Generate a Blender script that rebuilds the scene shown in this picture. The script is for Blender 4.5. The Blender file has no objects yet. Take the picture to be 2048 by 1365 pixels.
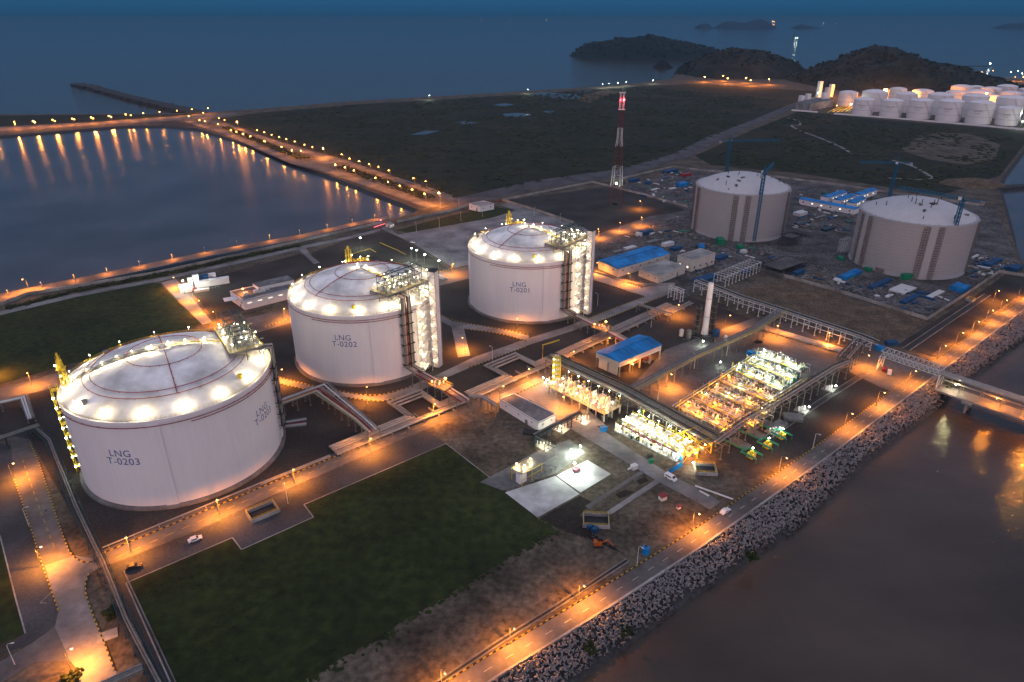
import bpy, bmesh, math, random
from mathutils import Vector, Matrix, noise
from mathutils.geometry import tessellate_polygon
S = bpy.context.scene
col = S.collection
random.seed(7)
R = math.radians
# ------------------------------------------------------------------ camera
H, FOC, CX, CY, HY = 182.0, 1365.0, 1024.0, 682.5, 36.0
TH = math.atan((CY - HY) / FOC)
cam = bpy.data.cameras.new('camera'); cam.sensor_width = 36; cam.lens = 36 * FOC / 2048
cam.clip_start = 1; cam.clip_end = 120000
co = bpy.data.objects.new('camera', cam); col.objects.link(co)
co.location = (0, 0, H); co.rotation_euler = (math.pi / 2 - TH, 0, 0)
S.camera = co
# ------------------------------------------------------------------ render settings
S.render.engine = 'CYCLES'
c = S.cycles
c.use_denoising = True
c.denoiser = 'OPENIMAGEDENOISE'
c.use_light_tree = True
c.max_bounces = 4; c.diffuse_bounces = 2; c.glossy_bounces = 2; c.transmission_bounces = 2; c.volume_bounces = 0
c.sample_clamp_indirect = 1.5; c.sample_clamp_direct = 0
c.caustics_reflective = False; c.caustics_refractive = False
c.blur_glossy = 0.5
S.view_settings.view_transform = 'Standard'; S.view_settings.look = 'None'
S.view_settings.exposure = 0.14; S.view_settings.gamma = 1; S.view_settings.use_curve_mapping = False
# ------------------------------------------------------------------ dusk sky: dark blue ahead, afterglow behind the camera
W = bpy.data.worlds.new('World'); S.world = W; W.use_nodes = True
nt = W.node_tree; N = nt.nodes; L = nt.links
bg = N['Background']; bg.inputs['Strength'].default_value = 1.0
tc = N.new('ShaderNodeTexCoord'); sx = N.new('ShaderNodeSeparateXYZ'); L.new(tc.outputs['Generated'], sx.inputs[0])
r1 = N.new('ShaderNodeValToRGB'); L.new(sx.outputs['Z'], r1.inputs[0])
cr = r1.color_ramp; cr.elements[0].position = 0; cr.elements[0].color = (.014, .060, .130, 1)
cr.elements[1].position = 1; cr.elements[1].color = (.40, .42, .56, 1)
for p, cc in ((.10, (.048, .115, .21, 1)), (.03, (.021, .095, .205, 1)), (.22, (.075, .14, .26, 1)), (.55, (.30, .33, .47, 1))):
    e = cr.elements.new(p); e.color = cc
mr = N.new('ShaderNodeMapRange'); L.new(sx.outputs['Y'], mr.inputs[0])
mr.inputs[1].default_value = 0.15; mr.inputs[2].default_value = -0.9; mr.interpolation_type = 'SMOOTHSTEP'
mz = N.new('ShaderNodeMapRange'); L.new(sx.outputs['Z'], mz.inputs[0]); mz.inputs[1].default_value = 0.9; mz.inputs[2].default_value = 0.0
mm = N.new('ShaderNodeMath'); mm.operation = 'MULTIPLY'; L.new(mr.outputs[0], mm.inputs[0]); L.new(mz.outputs[0], mm.inputs[1])
mx = N.new('ShaderNodeMix'); mx.data_type = 'RGBA'; L.new(mm.outputs[0], mx.inputs['Factor'])
L.new(r1.outputs[0], mx.inputs['A']); mx.inputs['B'].default_value = (1.20, .96, 1.02, 1)
L.new(mx.outputs['Result'], bg.inputs['Color'])

# ------------------------------------------------------------------ helpers
def ray(px, py):
    x, y = (px - CX) / FOC, -(py - CY) / FOC
    c_, s_ = math.cos(TH), math.sin(TH)
    return Vector((x, c_ + y * s_, -s_ + y * c_))
def G(px, py, z=0.0):
    d = ray(px, py); t = (z - H) / d.z
    return Vector((d.x * t, d.y * t, z))
def atY(px, py, Y):
    d = ray(px, py); t = Y / d.y
    return Vector((d.x * t, Y, H + d.z * t))
def GP(pts, z=0.0): return [G(x, y, z) for x, y in pts]

def z_at(p, py):      # height at which a point above ground position p meets image row py
    lo, hi = 0.0, 400.0
    for _ in range(40):
        m_ = (lo + hi) / 2; v = Vector((p.x, p.y, m_ - H)); c_, s2 = math.cos(TH), math.sin(TH)
        y = CY - FOC * (v.y * s2 + v.z * c_) / (v.y * c_ - v.z * s2)
        if y > py: lo = m_
        else: hi = m_
    return (lo + hi) / 2
class MB:
    def __init__(s): s.v = []; s.f = []
    def add(s, vs, fs):
        n = len(s.v); s.v += [Vector(q) for q in vs]; s.f += [tuple(i + n for i in f) for f in fs]; return s
    def box(s, c, size, rz=0.0, bottom=False):
        c = Vector(c); x, y, z = size[0] / 2, size[1] / 2, size[2] / 2
        if bottom: c = c + Vector((0, 0, z))
        ca, sa = math.cos(rz), math.sin(rz)
        vs = [Vector((a * x * ca - b * y * sa, a * x * sa + b * y * ca, k * z)) + c for k in (-1, 1) for a, b in ((-1, -1), (1, -1), (1, 1), (-1, 1))]
        return s.add(vs, [(3, 2, 1, 0), (4, 5, 6, 7), (0, 1, 5, 4), (1, 2, 6, 5), (2, 3, 7, 6), (3, 0, 4, 7)])
    def bar(s, p, q, r, n=4, r2=None):
        p, q = Vector(p), Vector(q); d = q - p
        if d.length < 1e-6: return s
        d.normalize(); u = d.orthogonal() if abs(d.z) > .99 else d.cross(Vector((0, 0, 1)))
        u.normalize(); w = d.cross(u); r2 = r if r2 is None else r2
        k = math.pi / n if n == 4 else 0
        a = [p + (u * math.cos(k + 2 * math.pi * i / n) + w * math.sin(k + 2 * math.pi * i / n)) * r for i in range(n)]
        b = [q + (u * math.cos(k + 2 * math.pi * i / n) + w * math.sin(k + 2 * math.pi * i / n)) * r2 for i in range(n)]
        return s.add(a + b, [(i, (i + 1) % n, n + (i + 1) % n, n + i) for i in range(n)] + [tuple(range(n - 1, -1, -1)), tuple(range(n, 2 * n))])
    def tube(s, pts, r, n=6, closed=False):
        pts = [Vector(p) for p in pts]; m = len(pts); rings = []
        for i, p in enumerate(pts):
            a = pts[(i - 1) % m] if (closed or i > 0) else p
            b = pts[(i + 1) % m] if (closed or i < m - 1) else p
            d = (b - a).normalized()
            u = d.cross(Vector((0, 0, 1)))
            if u.length < .05: u = d.cross(Vector((0, 1, 0)))
            u.normalize(); w = u.cross(d)
            k = 1.0
            if 0 < i < m - 1:
                d0 = (p - a).normalized(); d1 = (b - p).normalized(); cs = max(.5, math.sqrt(max(0, (1 + d0.dot(d1)) / 2))); k = 1 / cs
            rings.append([p + (u * math.cos(2 * math.pi * j / n) * k + w * math.sin(2 * math.pi * j / n)) * r for j in range(n)])
        vs = [q for g in rings for q in g]; fs = []
        for i in range(m if closed else m - 1):
            i2 = (i + 1) % m
            for j in range(n):
                fs.append((i * n + j, i * n + (j + 1) % n, i2 * n + (j + 1) % n, i2 * n + j))
        if not closed: fs += [tuple(range(n - 1, -1, -1)), tuple(range((m - 1) * n, m * n))]
        return s.add(vs, fs)
    def lathe(s, c, prof, n=48, cap=True):
        c = Vector(c); vs = []; fs = []
        for r_, z in prof:
            vs += [c + Vector((r_ * math.cos(2 * math.pi * i / n), r_ * math.sin(2 * math.pi * i / n), z)) for i in range(n)]
        for k in range(len(prof) - 1):
            for i in range(n):
                fs.append((k * n + i, k * n + (i + 1) % n, (k + 1) * n + (i + 1) % n, (k + 1) * n + i))
        if cap: fs += [tuple(range(n - 1, -1, -1)), tuple(range((len(prof) - 1) * n, len(prof) * n))]
        return s.add(vs, fs)
    def cyl(s, c, r, h, n=12): return s.lathe(c, [(r, 0), (r, h)], n)
    def ball(s, c, r, sz=1.0, n=8, m=5, jit=0.0):
        c = Vector(c); vs = [c + Vector((0, 0, -r * sz))]; fs = []
        for k in range(1, m):
            t = -math.pi / 2 + math.pi * k / m
            for i in range(n):
                q = 1 + random.uniform(-jit, jit)
                vs.append(c + Vector((r * math.cos(t) * math.cos(2 * math.pi * i / n) * q, r * math.cos(t) * math.sin(2 * math.pi * i / n) * q, r * math.sin(t) * sz * q)))
        vs.append(c + Vector((0, 0, r * sz)))
        for i in range(n): fs.append((0, 1 + (i + 1) % n, 1 + i))
        for k in range(m - 2):
            for i in range(n):
                a = 1 + k * n; fs.append((a + i, a + (i + 1) % n, a + n + (i + 1) % n, a + n + i))
        t = len(vs) - 1; a = 1 + (m - 2) * n
        for i in range(n): fs.append((a + i, a + (i + 1) % n, t))
        return s.add(vs, fs)
    def prism(s, pts, z0, z1):
        pts = [Vector((p[0], p[1], 0)) for p in pts]; n = len(pts)
        ar = sum(pts[i].x * pts[(i + 1) % n].y - pts[(i + 1) % n].x * pts[i].y for i in range(n))
        if ar < 0: pts.reverse()
        vs = [Vector((p.x, p.y, z0)) for p in pts] + [Vector((p.x, p.y, z1)) for p in pts]
        fs = [(i, (i + 1) % n, n + (i + 1) % n, n + i) for i in range(n)]
        for t in tessellate_polygon([pts]):
            a, b, c_ = t
            if (pts[b] - pts[a]).cross(pts[c_] - pts[a]).z < 0: b, c_ = c_, b
            fs += [(n + a, n + b, n + c_), (c_, b, a)]
        return s.add(vs, fs)
    def sheet(s, loops, z):
        loops = [[Vector((p[0], p[1], 0)) for p in l] for l in loops]
        flat = [p for l in loops for p in l]; fs = []
        for a, b, c_ in tessellate_polygon(loops):
            if (flat[b] - flat[a]).cross(flat[c_] - flat[a]).z < 0: b, c_ = c_, b
            fs.append((a, b, c_))
        return s.add([Vector((p.x, p.y, z)) for p in flat], fs)
    def strip(s, pts, w, z=None, h=0.0):
        pts = [Vector(p) for p in pts]; n = len(pts); l = []; r_ = []
        for i, p in enumerate(pts):
            d = (pts[min(i + 1, n - 1)] - pts[max(i - 1, 0)]); d.z = 0; d.normalize(); u = Vector((-d.y, d.x, 0)) * w / 2
            q = Vector((p.x, p.y, p.z if z is None else z)); l.append(q + u); r_.append(q - u)
        if h:
            up = Vector((0, 0, h)); vs = l + r_ + [q + up for q in l] + [q + up for q in r_]
            fs = []
            for i in range(n - 1):
                fs += [(2 * n + i, 3 * n + i, 3 * n + i + 1, 2 * n + i + 1), (n + i, n + i + 1, 3 * n + i + 1, 3 * n + i), (i + 1, i, 2 * n + i, 2 * n + i + 1)]
            fs += [(0, n, 3 * n, 2 * n), (2 * n - 1, n - 1, 3 * n - 1, 4 * n - 1)]
            return s.add(vs, fs)
        return s.add(l + r_, [(n + i, n + i + 1, i + 1, i) for i in range(n - 1)])
    def build(s, name, m, parent=None, smooth=False, local=False):
        me = bpy.data.meshes.new(name)
        off = parent_world(parent) if (parent is not None and not local) else Vector((0, 0, 0))
        me.from_pydata([tuple(q - off) for q in s.v], [], s.f)
        if smooth:
            me.shade_smooth()
            me.set_sharp_from_angle(angle=R(35))
        me.materials.append(m); me.update()
        o = bpy.data.objects.new(name, me); col.objects.link(o)
        if parent is not None: o.parent = parent
        return o
def parent_world(o):
    v = Vector((0, 0, 0))
    while o is not None: v = v + Vector(o.location); o = o.parent
    return v
def tag(o, label, cat, group=None):
    o['label'] = label; o['category'] = cat
    if group: o['group'] = group
    return o
def thing(name, label, cat, loc=(0, 0, 0), group=None):
    o = bpy.data.objects.new(name, None); o.empty_display_size = .5; col.objects.link(o); o.location = loc
    return tag(o, label, cat, group)
def struct(o): o['kind'] = 'structure'; return o
def stuff(o): o['kind'] = 'stuff'; return o
KIDS = {}
def copy_tree(o, parent=None):
    c_ = o.copy(); col.objects.link(c_)
    if parent is not None: c_.parent = parent
    for ch in [k for k in o.children]: copy_tree(ch, c_)
    return c_
def place(proto, used, loc, rz, label, scale=1.0):
    o = proto if not used[0] else copy_tree(proto)
    used[0] = True
    o.location = loc; o.rotation_euler = (0, 0, rz); o.scale = (scale,) * 3; o['label'] = label
    return o
ORD = 'first second third fourth fifth sixth seventh eighth ninth tenth eleventh twelfth thirteenth fourteenth fifteenth sixteenth seventeenth eighteenth nineteenth twentieth twenty-first twenty-second twenty-third twenty-fourth twenty-fifth twenty-sixth twenty-seventh twenty-eighth twenty-ninth thirtieth'.split()
def lerp(a, b, t): return a + (b - a) * t
def along(pts, step, start=0.0):
    pts = [Vector(p) for p in pts]; out = []; d = start
    for a, b in zip(pts, pts[1:]):
        l = (b - a).length
        while d <= l: out.append((a + (b - a) * (d / l), (b - a).normalized())); d += step
        d -= l
    return out
def smooth_line(pts, it=2):
    pts = [Vector(p) for p in pts]
    for _ in range(it):
        q = [pts[0]]
        for a, b in zip(pts, pts[1:]): q += [a * .75 + b * .25, a * .25 + b * .75]
        q.append(pts[-1]); pts = q
    return pts
# ------------------------------------------------------------------ materials
def mat(name, color, rough=.8, var=.25, scale=.5, metal=0.0, col2=None, bump=0.0, bscale=None, scale2=None, spec=.3, stretch=None):
    m = bpy.data.materials.new(name); m.use_nodes = True; nt = m.node_tree; N = nt.nodes; L = nt.links
    b = N['Principled BSDF']; b.inputs['Roughness'].default_value = rough; b.inputs['Metallic'].default_value = metal
    b.inputs['Specular IOR Level'].default_value = spec
    t = N.new('ShaderNodeTexCoord'); src = t.outputs['Object']
    if stretch:
        mp = N.new('ShaderNodeMapping'); mp.inputs['Scale'].default_value = stretch; L.new(src, mp.inputs[0]); src = mp.outputs[0]
    n1 = N.new('ShaderNodeTexNoise'); n1.inputs['Scale'].default_value = scale; n1.inputs['Detail'].default_value = 8; n1.inputs['Roughness'].default_value = .65
    L.new(src, n1.inputs['Vector'])
    rp = N.new('ShaderNodeValToRGB'); rp.color_ramp.elements[0].position = .36; rp.color_ramp.elements[1].position = .66
    c2 = col2 or tuple(min(1, k * (1 + var)) for k in color); c1 = color if col2 else tuple(k * (1 - var) for k in color)
    rp.color_ramp.elements[0].color = (*c1, 1); rp.color_ramp.elements[1].color = (*c2, 1)
    L.new(n1.outputs['Fac'], rp.inputs[0]); out = rp.outputs[0]
    if scale2:
        n2 = N.new('ShaderNodeTexNoise'); n2.inputs['Scale'].default_value = scale2; n2.inputs['Detail'].default_value = 4; L.new(src, n2.inputs['Vector'])
        r2 = N.new('ShaderNodeMapRange'); r2.inputs[1].default_value = .3; r2.inputs[2].default_value = .7; r2.inputs[3].default_value = .55; r2.inputs[4].default_value = 1.4
        L.new(n2.outputs['Fac'], r2.inputs[0])
        mu = N.new('ShaderNodeMix'); mu.data_type = 'RGBA'; mu.blend_type = 'MULTIPLY'; mu.inputs['Factor'].default_value = 1
        L.new(out, mu.inputs['A']); L.new(r2.outputs[0], mu.inputs['B']); out = mu.outputs['Result']
    L.new(out, b.inputs['Base Color'])
    if bump:
        n3 = N.new('ShaderNodeTexNoise'); n3.inputs['Scale'].default_value = bscale or scale * 4; n3.inputs['Detail'].default_value = 5; L.new(src, n3.inputs['Vector'])
        bp = N.new('ShaderNodeBump'); bp.inputs['Strength'].default_value = bump; bp.inputs['Distance'].default_value = .3
        L.new(n3.outputs['Fac'], bp.inputs['Height']); L.new(bp.outputs[0], b.inputs['Normal'])
    return m
def emis(name, color, strength):
    m = bpy.data.materials.new(name); m.use_nodes = True
    b = m.node_tree.nodes['Principled BSDF']; b.inputs['Base Color'].default_value = (.8, .8, .8, 1)
    b.inputs['Emission Color'].default_value = (*color, 1); b.inputs['Emission Strength'].default_value = strength
    try: m.cycles.emission_sampling = 'NONE'
    except Exception: pass
    return m
def stripes(name, ca, cb, scale, axis='GEN', rough=.7):
    m = mat(name, ca, rough); return m
SOD = (1.0, .295, .03); WARM = (1.0, .78, .43); COOL = (.86, 1.0, .80); REDL = (1, .05, .06)
M = dict(
 white=mat('white_tank_paint', (.80, .765, .785), .55, .03, .10, stretch=(1, 1, .12)),
 dome=mat('dome_concrete_paint', (.80, .79, .77), .7, .07, .35, scale2=.06),
 white_steel=mat('white_painted_steel', (.62, .62, .62), .5, .08, .6),
 grey_steel=mat('galvanised_steel', (.20, .20, .19), .5, .2, .7, metal=.3),
 rack=mat('dull_rack_steel', (.16, .15, .13), .55, .25, .5, metal=.2),
 pipe=mat('insulated_pipe_cladding', (.34, .32, .30), .38, .15, .4, metal=.45),
 dark_steel=mat('dark_teal_steel', (.025, .055, .07), .55, .2, .6),
 dark=mat('dark_machinery', (.03, .03, .032), .6, .3, .6),
 yellow=mat('yellow_safety_paint', (.62, .44, .03), .5, .15, .8),
 red=mat('red_fire_pipe_paint', (.26, .03, .035), .5, .12, .8),
 tower_red=mat('faded_red_tower_paint', (.17, .03, .03), .6, .15, .8),
 green=mat('green_pipe_paint', (.012, .20, .10), .45, .2, .6),
 blue=mat('blue_steel_roof', (.008, .20, .52), .5, .12, .25, scale2=.08),
 blue_tarp=mat('blue_tarpaulin', (.012, .07, .17), .7, .3, .5),
 crane=mat('blue_crane_paint', (.010, .11, .21), .55, .2, .4),
 concrete=mat('weathered_concrete', (.30, .29, .28), .85, .16, .5, scale2=.07),
 concrete_dark=mat('damp_concrete', (.17, .165, .165), .85, .2, .4, scale2=.06),
 raw=mat('raw_tank_concrete', (.38, .375, .395), .9, .07, .8, stretch=(1, 1, 3)),
 raw_roof=mat('fresh_roof_concrete', (.52, .52, .54), .85, .05, .2),
 plaster=mat('cream_wall_plaster', (.56, .52, .47), .8, .08, .3),
 flat_roof=mat('grey_roof_felt', (.16, .155, .16), .85, .2, .3, scale2=.08),
 lettering=mat('blue_lettering_paint', (.07, .12, .32), .6, .08, .6),
 glass=mat('dark_window_glass', (.02, .025, .03), .15, .1, .5, spec=.6),
 pad=mat('clean_pale_concrete', (.46, .455, .46), .85, .10, .3, scale2=.08),
 asphalt=mat('worn_asphalt', (.085, .08, .085), .85, .2, .3, scale2=.05),
 road=mat('concrete_road', (.125, .115, .112), .85, .16, .35, scale2=.05, bump=.1, bscale=3),
 pale_road=mat('pale_concrete_road', (.22, .21, .21), .85, .14, .35, scale2=.05),
 gravel=mat('dark_gravel', (.044, .039, .036), .95, .3, .8, scale2=.03, bump=.5, bscale=4),
 gravel_grey=mat('grey_gravel', (.066, .065, .070), .95, .22, .9, scale2=.04, bump=.5, bscale=4),
 soil=mat('brown_trampled_soil', (.048, .038, .028), .95, .4, .045, col2=(.150, .122, .090), scale2=.45, bump=.6, bscale=1.2),
 dark_soil=mat('dark_wet_soil', (.022, .015, .013), .95, .35, .25, scale2=.9, bump=.6, bscale=1.5),
 red_soil=mat('ochre_dug_soil', (.12, .085, .055), .95, .35, .12, scale2=.6, bump=.6, bscale=1.2),
 lawn=mat('mown_lawn', (.0135, .0215, .004), .95, .3, .03, col2=(.030, .043, .008), scale2=.25, bump=.4, bscale=6),
 marsh=mat('marsh_soil', (.012, .017, .005), .95, .4, .012, col2=(.032, .029, .012), scale2=.045),
 reed=mat('marsh_reeds', (.014, .024, .007), .95, .4, .01, col2=(.040, .038, .014), scale2=.08),
 forest=mat('hill_foliage', (.007, .011, .006), .95, .4, .02, col2=(.018, .020, .012)),
 rock=mat('bare_hill_rock', (.03, .027, .024), .95, .4, .02, col2=(.085, .072, .06), scale2=.08),
 armour=mat('grey_armour_concrete', (.23, .215, .22), .9, .3, .5),
 rubble=mat('dark_slope_rubble', (.05, .05, .052), .95, .35, .5),
 kerb_yellow=mat('kerb_yellow_paint', (.42, .28, .03), .7, .25, 1.0),
 kerb_dark=mat('kerb_black_paint', (.03, .03, .03), .7, .25, 1.0),
 site=mat('trodden_site_ground', (.045, .040, .036), .95, .3, .05, col2=(.15, .14, .14), scale2=.4, bump=.5, bscale=1.0),
 mark=mat('road_marking_paint', (.42, .40, .34), .7, .2, .8),
 mark_yellow=mat('yellow_road_marking', (.36, .24, .04), .7, .3, .8),
 orange=mat('orange_machine_paint', (.45, .10, .015), .5, .2, .6),
 rust=mat('brown_scaffold_steel', (.16, .135, .125), .8, .3, .6),
 lamp_sodium=emis('sodium_lamp_glow', (1.0, .42, .08), 22),
 lamp_sodium_far=emis('distant_sodium_lamp_glow', (1.0, .40, .07), 50),
 lamp_warm=emis('warm_white_lamp_glow', (1.0, .86, .52), 40),
 lamp_cool=emis('cool_white_lamp_glow', (.85, 1.0, .80), 40),
 lamp_red=emis('red_beacon_glow', (1, .03, .05), 60),
 window_lit=emis('lit_window_glow', (1.0, .93, .70), 1.6),
)
def wet_band(m):      # concrete stays dark and wet below the tide mark
    nt = m.node_tree; N = nt.nodes; L = nt.links; b = N['Principled BSDF']; src = b.inputs['Base Color'].links[0].from_socket
    g = N.new('ShaderNodeNewGeometry'); sx = N.new('ShaderNodeSeparateXYZ'); L.new(g.outputs['Position'], sx.inputs[0])
    mr = N.new('ShaderNodeMapRange'); mr.inputs[1].default_value = -5.2; mr.inputs[2].default_value = -2.6; mr.inputs[3].default_value = .16; mr.inputs[4].default_value = 1; L.new(sx.outputs['Z'], mr.inputs[0])
    mu = N.new('ShaderNodeMix'); mu.data_type = 'RGBA'; mu.blend_type = 'MULTIPLY'; mu.inputs['Factor'].default_value = 1; L.new(src, mu.inputs['A']); L.new(mr.outputs[0], mu.inputs['B']); L.new(mu.outputs['Result'], b.inputs['Base Color'])
wet_band(M['armour'])
def wall_joints(m):   # faint formwork joints and rain streaks round a tank
    nt = m.node_tree; N = nt.nodes; L = nt.links; b = N['Principled BSDF']; src = b.inputs['Base Color'].links[0].from_socket
    t = N.new('ShaderNodeTexCoord'); sx = N.new('ShaderNodeSeparateXYZ'); L.new(t.outputs['Object'], sx.inputs[0])
    an = N.new('ShaderNodeMath'); an.operation = 'ARCTAN2'; L.new(sx.outputs['Y'], an.inputs[0]); L.new(sx.outputs['X'], an.inputs[1])
    k = N.new('ShaderNodeMath'); k.operation = 'MULTIPLY'; k.inputs[1].default_value = 14.0; L.new(an.outputs[0], k.inputs[0])
    fr = N.new('ShaderNodeMath'); fr.operation = 'PINGPONG'; fr.inputs[1].default_value = .5; L.new(k.outputs[0], fr.inputs[0])
    mr = N.new('ShaderNodeMapRange'); mr.inputs[1].default_value = 0; mr.inputs[2].default_value = .035; mr.inputs[3].default_value = .955; mr.inputs[4].default_value = 1; L.new(fr.outputs[0], mr.inputs[0])
    cx = N.new('ShaderNodeCombineXYZ'); L.new(k.outputs[0], cx.inputs[0]); zz = N.new('ShaderNodeMath'); zz.operation = 'MULTIPLY'; zz.inputs[1].default_value = .03; L.new(sx.outputs['Z'], zz.inputs[0]); L.new(zz.outputs[0], cx.inputs[1])
    n = N.new('ShaderNodeTexNoise'); n.inputs['Scale'].default_value = 2.2; n.inputs['Detail'].default_value = 6; L.new(cx.outputs[0], n.inputs['Vector'])
    m2 = N.new('ShaderNodeMapRange'); m2.inputs[1].default_value = .35; m2.inputs[2].default_value = .65; m2.inputs[3].default_value = .96; m2.inputs[4].default_value = 1.0; L.new(n.outputs['Fac'], m2.inputs[0])
    p = N.new('ShaderNodeMath'); p.operation = 'MULTIPLY'; L.new(mr.outputs[0], p.inputs[0]); L.new(m2.outputs[0], p.inputs[1])
    mu = N.new('ShaderNodeMix'); mu.data_type = 'RGBA'; mu.blend_type = 'MULTIPLY'; mu.inputs['Factor'].default_value = 1; L.new(src, mu.inputs['A']); L.new(p.outputs[0], mu.inputs['B']); L.new(mu.outputs['Result'], b.inputs['Base Color'])
M['tank_wall'] = mat('white_tank_wall_paint', (.80, .775, .80), .55, .03, .10, stretch=(1, 1, .12)); wall_joints(M['tank_wall']); wall_joints(M['raw'])
LIGHTS = {}
SODK = 2.4
def light(parent, loc, kind, power, radius=.25, local=False, spread=0):
    key = (kind, power, radius, spread)
    if key not in LIGHTS:
        d = bpy.data.lights.new('lamp_light', 'SPOT' if spread else 'POINT'); d.energy = power * (SODK if kind == 'sod' else 1); d.color = dict(sod=SOD, warm=WARM, cool=COOL, red=REDL)[kind]; d.shadow_soft_size = radius
        if spread: d.spot_size = R(spread); d.spot_blend = 1.0 if spread > 175 else .8
        LIGHTS[key] = d
    o = bpy.data.objects.new('lamp_light', LIGHTS[key]); col.objects.link(o)
    o.parent = parent; o.location = Vector(loc) - (Vector((0, 0, 0)) if local else parent_world(parent))
    return o
# ================================================================== SETTING
def water_mat(name, color, rough, wave, bump, stretch=(1, 1, 1)):
    m = bpy.data.materials.new(name); m.use_nodes = True; nt = m.node_tree; N = nt.nodes; L = nt.links
    b = N['Principled BSDF']; b.inputs['Base Color'].default_value = (*color, 1); b.inputs['Roughness'].default_value = rough
    b.inputs['IOR'].default_value = 1.33
    t = N.new('ShaderNodeTexCoord'); mp = N.new('ShaderNodeMapping'); mp.inputs['Scale'].default_value = stretch
    L.new(t.outputs['Object'], mp.inputs[0])
    n = N.new('ShaderNodeTexNoise'); n.inputs['Scale'].default_value = wave; n.inputs['Detail'].default_value = 5; n.inputs['Roughness'].default_value = .6
    L.new(mp.outputs[0], n.inputs['Vector'])
    bp = N.new('ShaderNodeBump'); bp.inputs['Strength'].default_value = bump; bp.inputs['Distance'].default_value = .4
    L.new(n.outputs['Fac'], bp.inputs['Height']); L.new(bp.outputs[0], b.inputs['Normal'])
    n2 = N.new('ShaderNodeTexNoise'); n2.inputs['Scale'].default_value = .012; n2.inputs['Detail'].default_value = 6; L.new(mp.outputs[0], n2.inputs['Vector'])
    rr = N.new('ShaderNodeValToRGB'); rr.color_ramp.elements[0].position = .35; rr.color_ramp.elements[1].position = .7
    rr.color_ramp.elements[0].color = (*[k * .62 for k in color], 1); rr.color_ramp.elements[1].color = (*[k * 1.3 for k in color], 1)
    L.new(n2.outputs['Fac'], rr.inputs[0]); L.new(rr.outputs[0], b.inputs['Base Color'])
    return m
M['sea'] = water_mat('turbid_sea_water', (.068, .049, .036), .06, .30, .9, (1, 1.6, 1))
M['lagoon'] = water_mat('still_lagoon_water', (.060, .061, .072), .17, .35, .10)
SEA, LAG = -6.0, -3.0
mb = MB(); e = 90000
mb.add([(-e, -2000, SEA), (e, -2000, SEA), (e, e, SEA), (-e, e, SEA)], [(0, 1, 2, 3)])
struct(mb.build('sea', M['sea']))

# seaward road: its outer edge is the sea wall line
wa, wb = G(986, 1365), G(2048, 623)
wd = (wb - wa).normalized(); wn = Vector((wd.y, -wd.x, 0))          # wn points to the sea
def bend(s):
    k = [(-400, -2), (-60, -1.5), (0, 0), (45, 2.6), (95, 4.3), (188, 4.5), (324, 1.8), (460, 0), (1200, -4)]
    for (s0, o0), (s1, o1) in zip(k, k[1:]):
        if s <= s1: t = max(0, (s - s0) / (s1 - s0)); return o0 + (o1 - o0) * t
    return k[-1][1]
def wall_pt(s, off=0.0, z=0.0): off += bend(s); p = wa + wd * s + wn * off; return Vector((p.x, p.y, z))
WL = (wb - wa).length
shore_far = [(-900, 245), (-300, 238), (0, 229), (200, 228), (330, 228), (400, 226), (520, 218), (700, 203), (860, 194), (1000, 186), (1200, 173),
             (1290, 165), (1345, 158), (1352, 148), (1400, 128), (1500, 118), (1580, 128), (1612, 147), (1680, 138), (1800, 138), (1900, 148), (1960, 155), (2048, 157), (2350, 153)]
outer = GP(shore_far)
right = [wall_pt(s_) for s_ in range(int(WL) + 500, -161, -20)]
left = [Vector((-700, -100, 0))]
land = outer + right + left
lagoon_px = [(-900, 330), (-300, 288), (0, 272), (150, 260), (250, 252), (330, 251), (395, 257), (430, 268), (480, 284), (560, 312), (660, 352), (800, 405), (836, 419),
             (826, 427), (790, 437), (700, 460), (640, 475), (500, 508), (211, 561), (60, 588), (0, 600), (-300, 665), (-900, 800)]
lagoon = GP(lagoon_px)
basin = GP([(2048, 299), (2006, 352), (2000, 366), (1998, 377), (2010, 420), (2020, 460), (2042, 524), (2100, 505), (2200, 400), (2200, 305)])
mb = MB(); mb.sheet([land, lagoon, basin], 0)
struct(mb.build('ground', M['soil']))
def skirt(loop, w, z1, inward, m, name):
    n = len(loop); mbx = MB(); ar = sum(loop[i].x * loop[(i + 1) % n].y - loop[(i + 1) % n].x * loop[i].y for i in range(n))
    sg = (1 if ar > 0 else -1) * (-1 if inward else 1); A = []; B = []
    for i, p in enumerate(loop):
        d0 = (p - loop[i - 1]).normalized(); d1 = (loop[(i + 1) % n] - p).normalized(); d = (d0 + d1).normalized()
        u = Vector((d.y, -d.x, 0)) * sg * w / max(.5, d.dot(d1))
        A.append(Vector((p.x, p.y, 0))); B.append(Vector((p.x + u.x, p.y + u.y, z1)))
    mbx.add(A + B, [(i, n + i, n + (i + 1) % n, (i + 1) % n) for i in range(n)])
    return struct(mbx.build(name, m))
skirt(land, 12, -8, False, M['rubble'], 'shore_slope')
skirt(lagoon, 7, -5, True, M['rubble'], 'lagoon_slope')
skirt(basin, 7, -5, True, M['rubble'], 'basin_slope')
mb = MB(); mb.sheet([GP([(-1200, 250), (340, 235), (480, 260), (900, 412), (600, 520), (-1200, 980)])], LAG); struct(mb.build('lagoon_water', M['lagoon']))
mb = MB(); mb.sheet([GP([(2040, 285), (1985, 370), (2030, 536), (2110, 512), (2210, 405), (2215, 290)])], LAG); struct(mb.build('basin_water', M['lagoon']))
mb = MB(); mb.prism([G(1992, 372), G(2048, 369), G(2200, 361), G(2200, 366), G(2048, 374), G(1994, 379)], -4, .6); struct(mb.build('basin_dam', M['rubble']))
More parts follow.
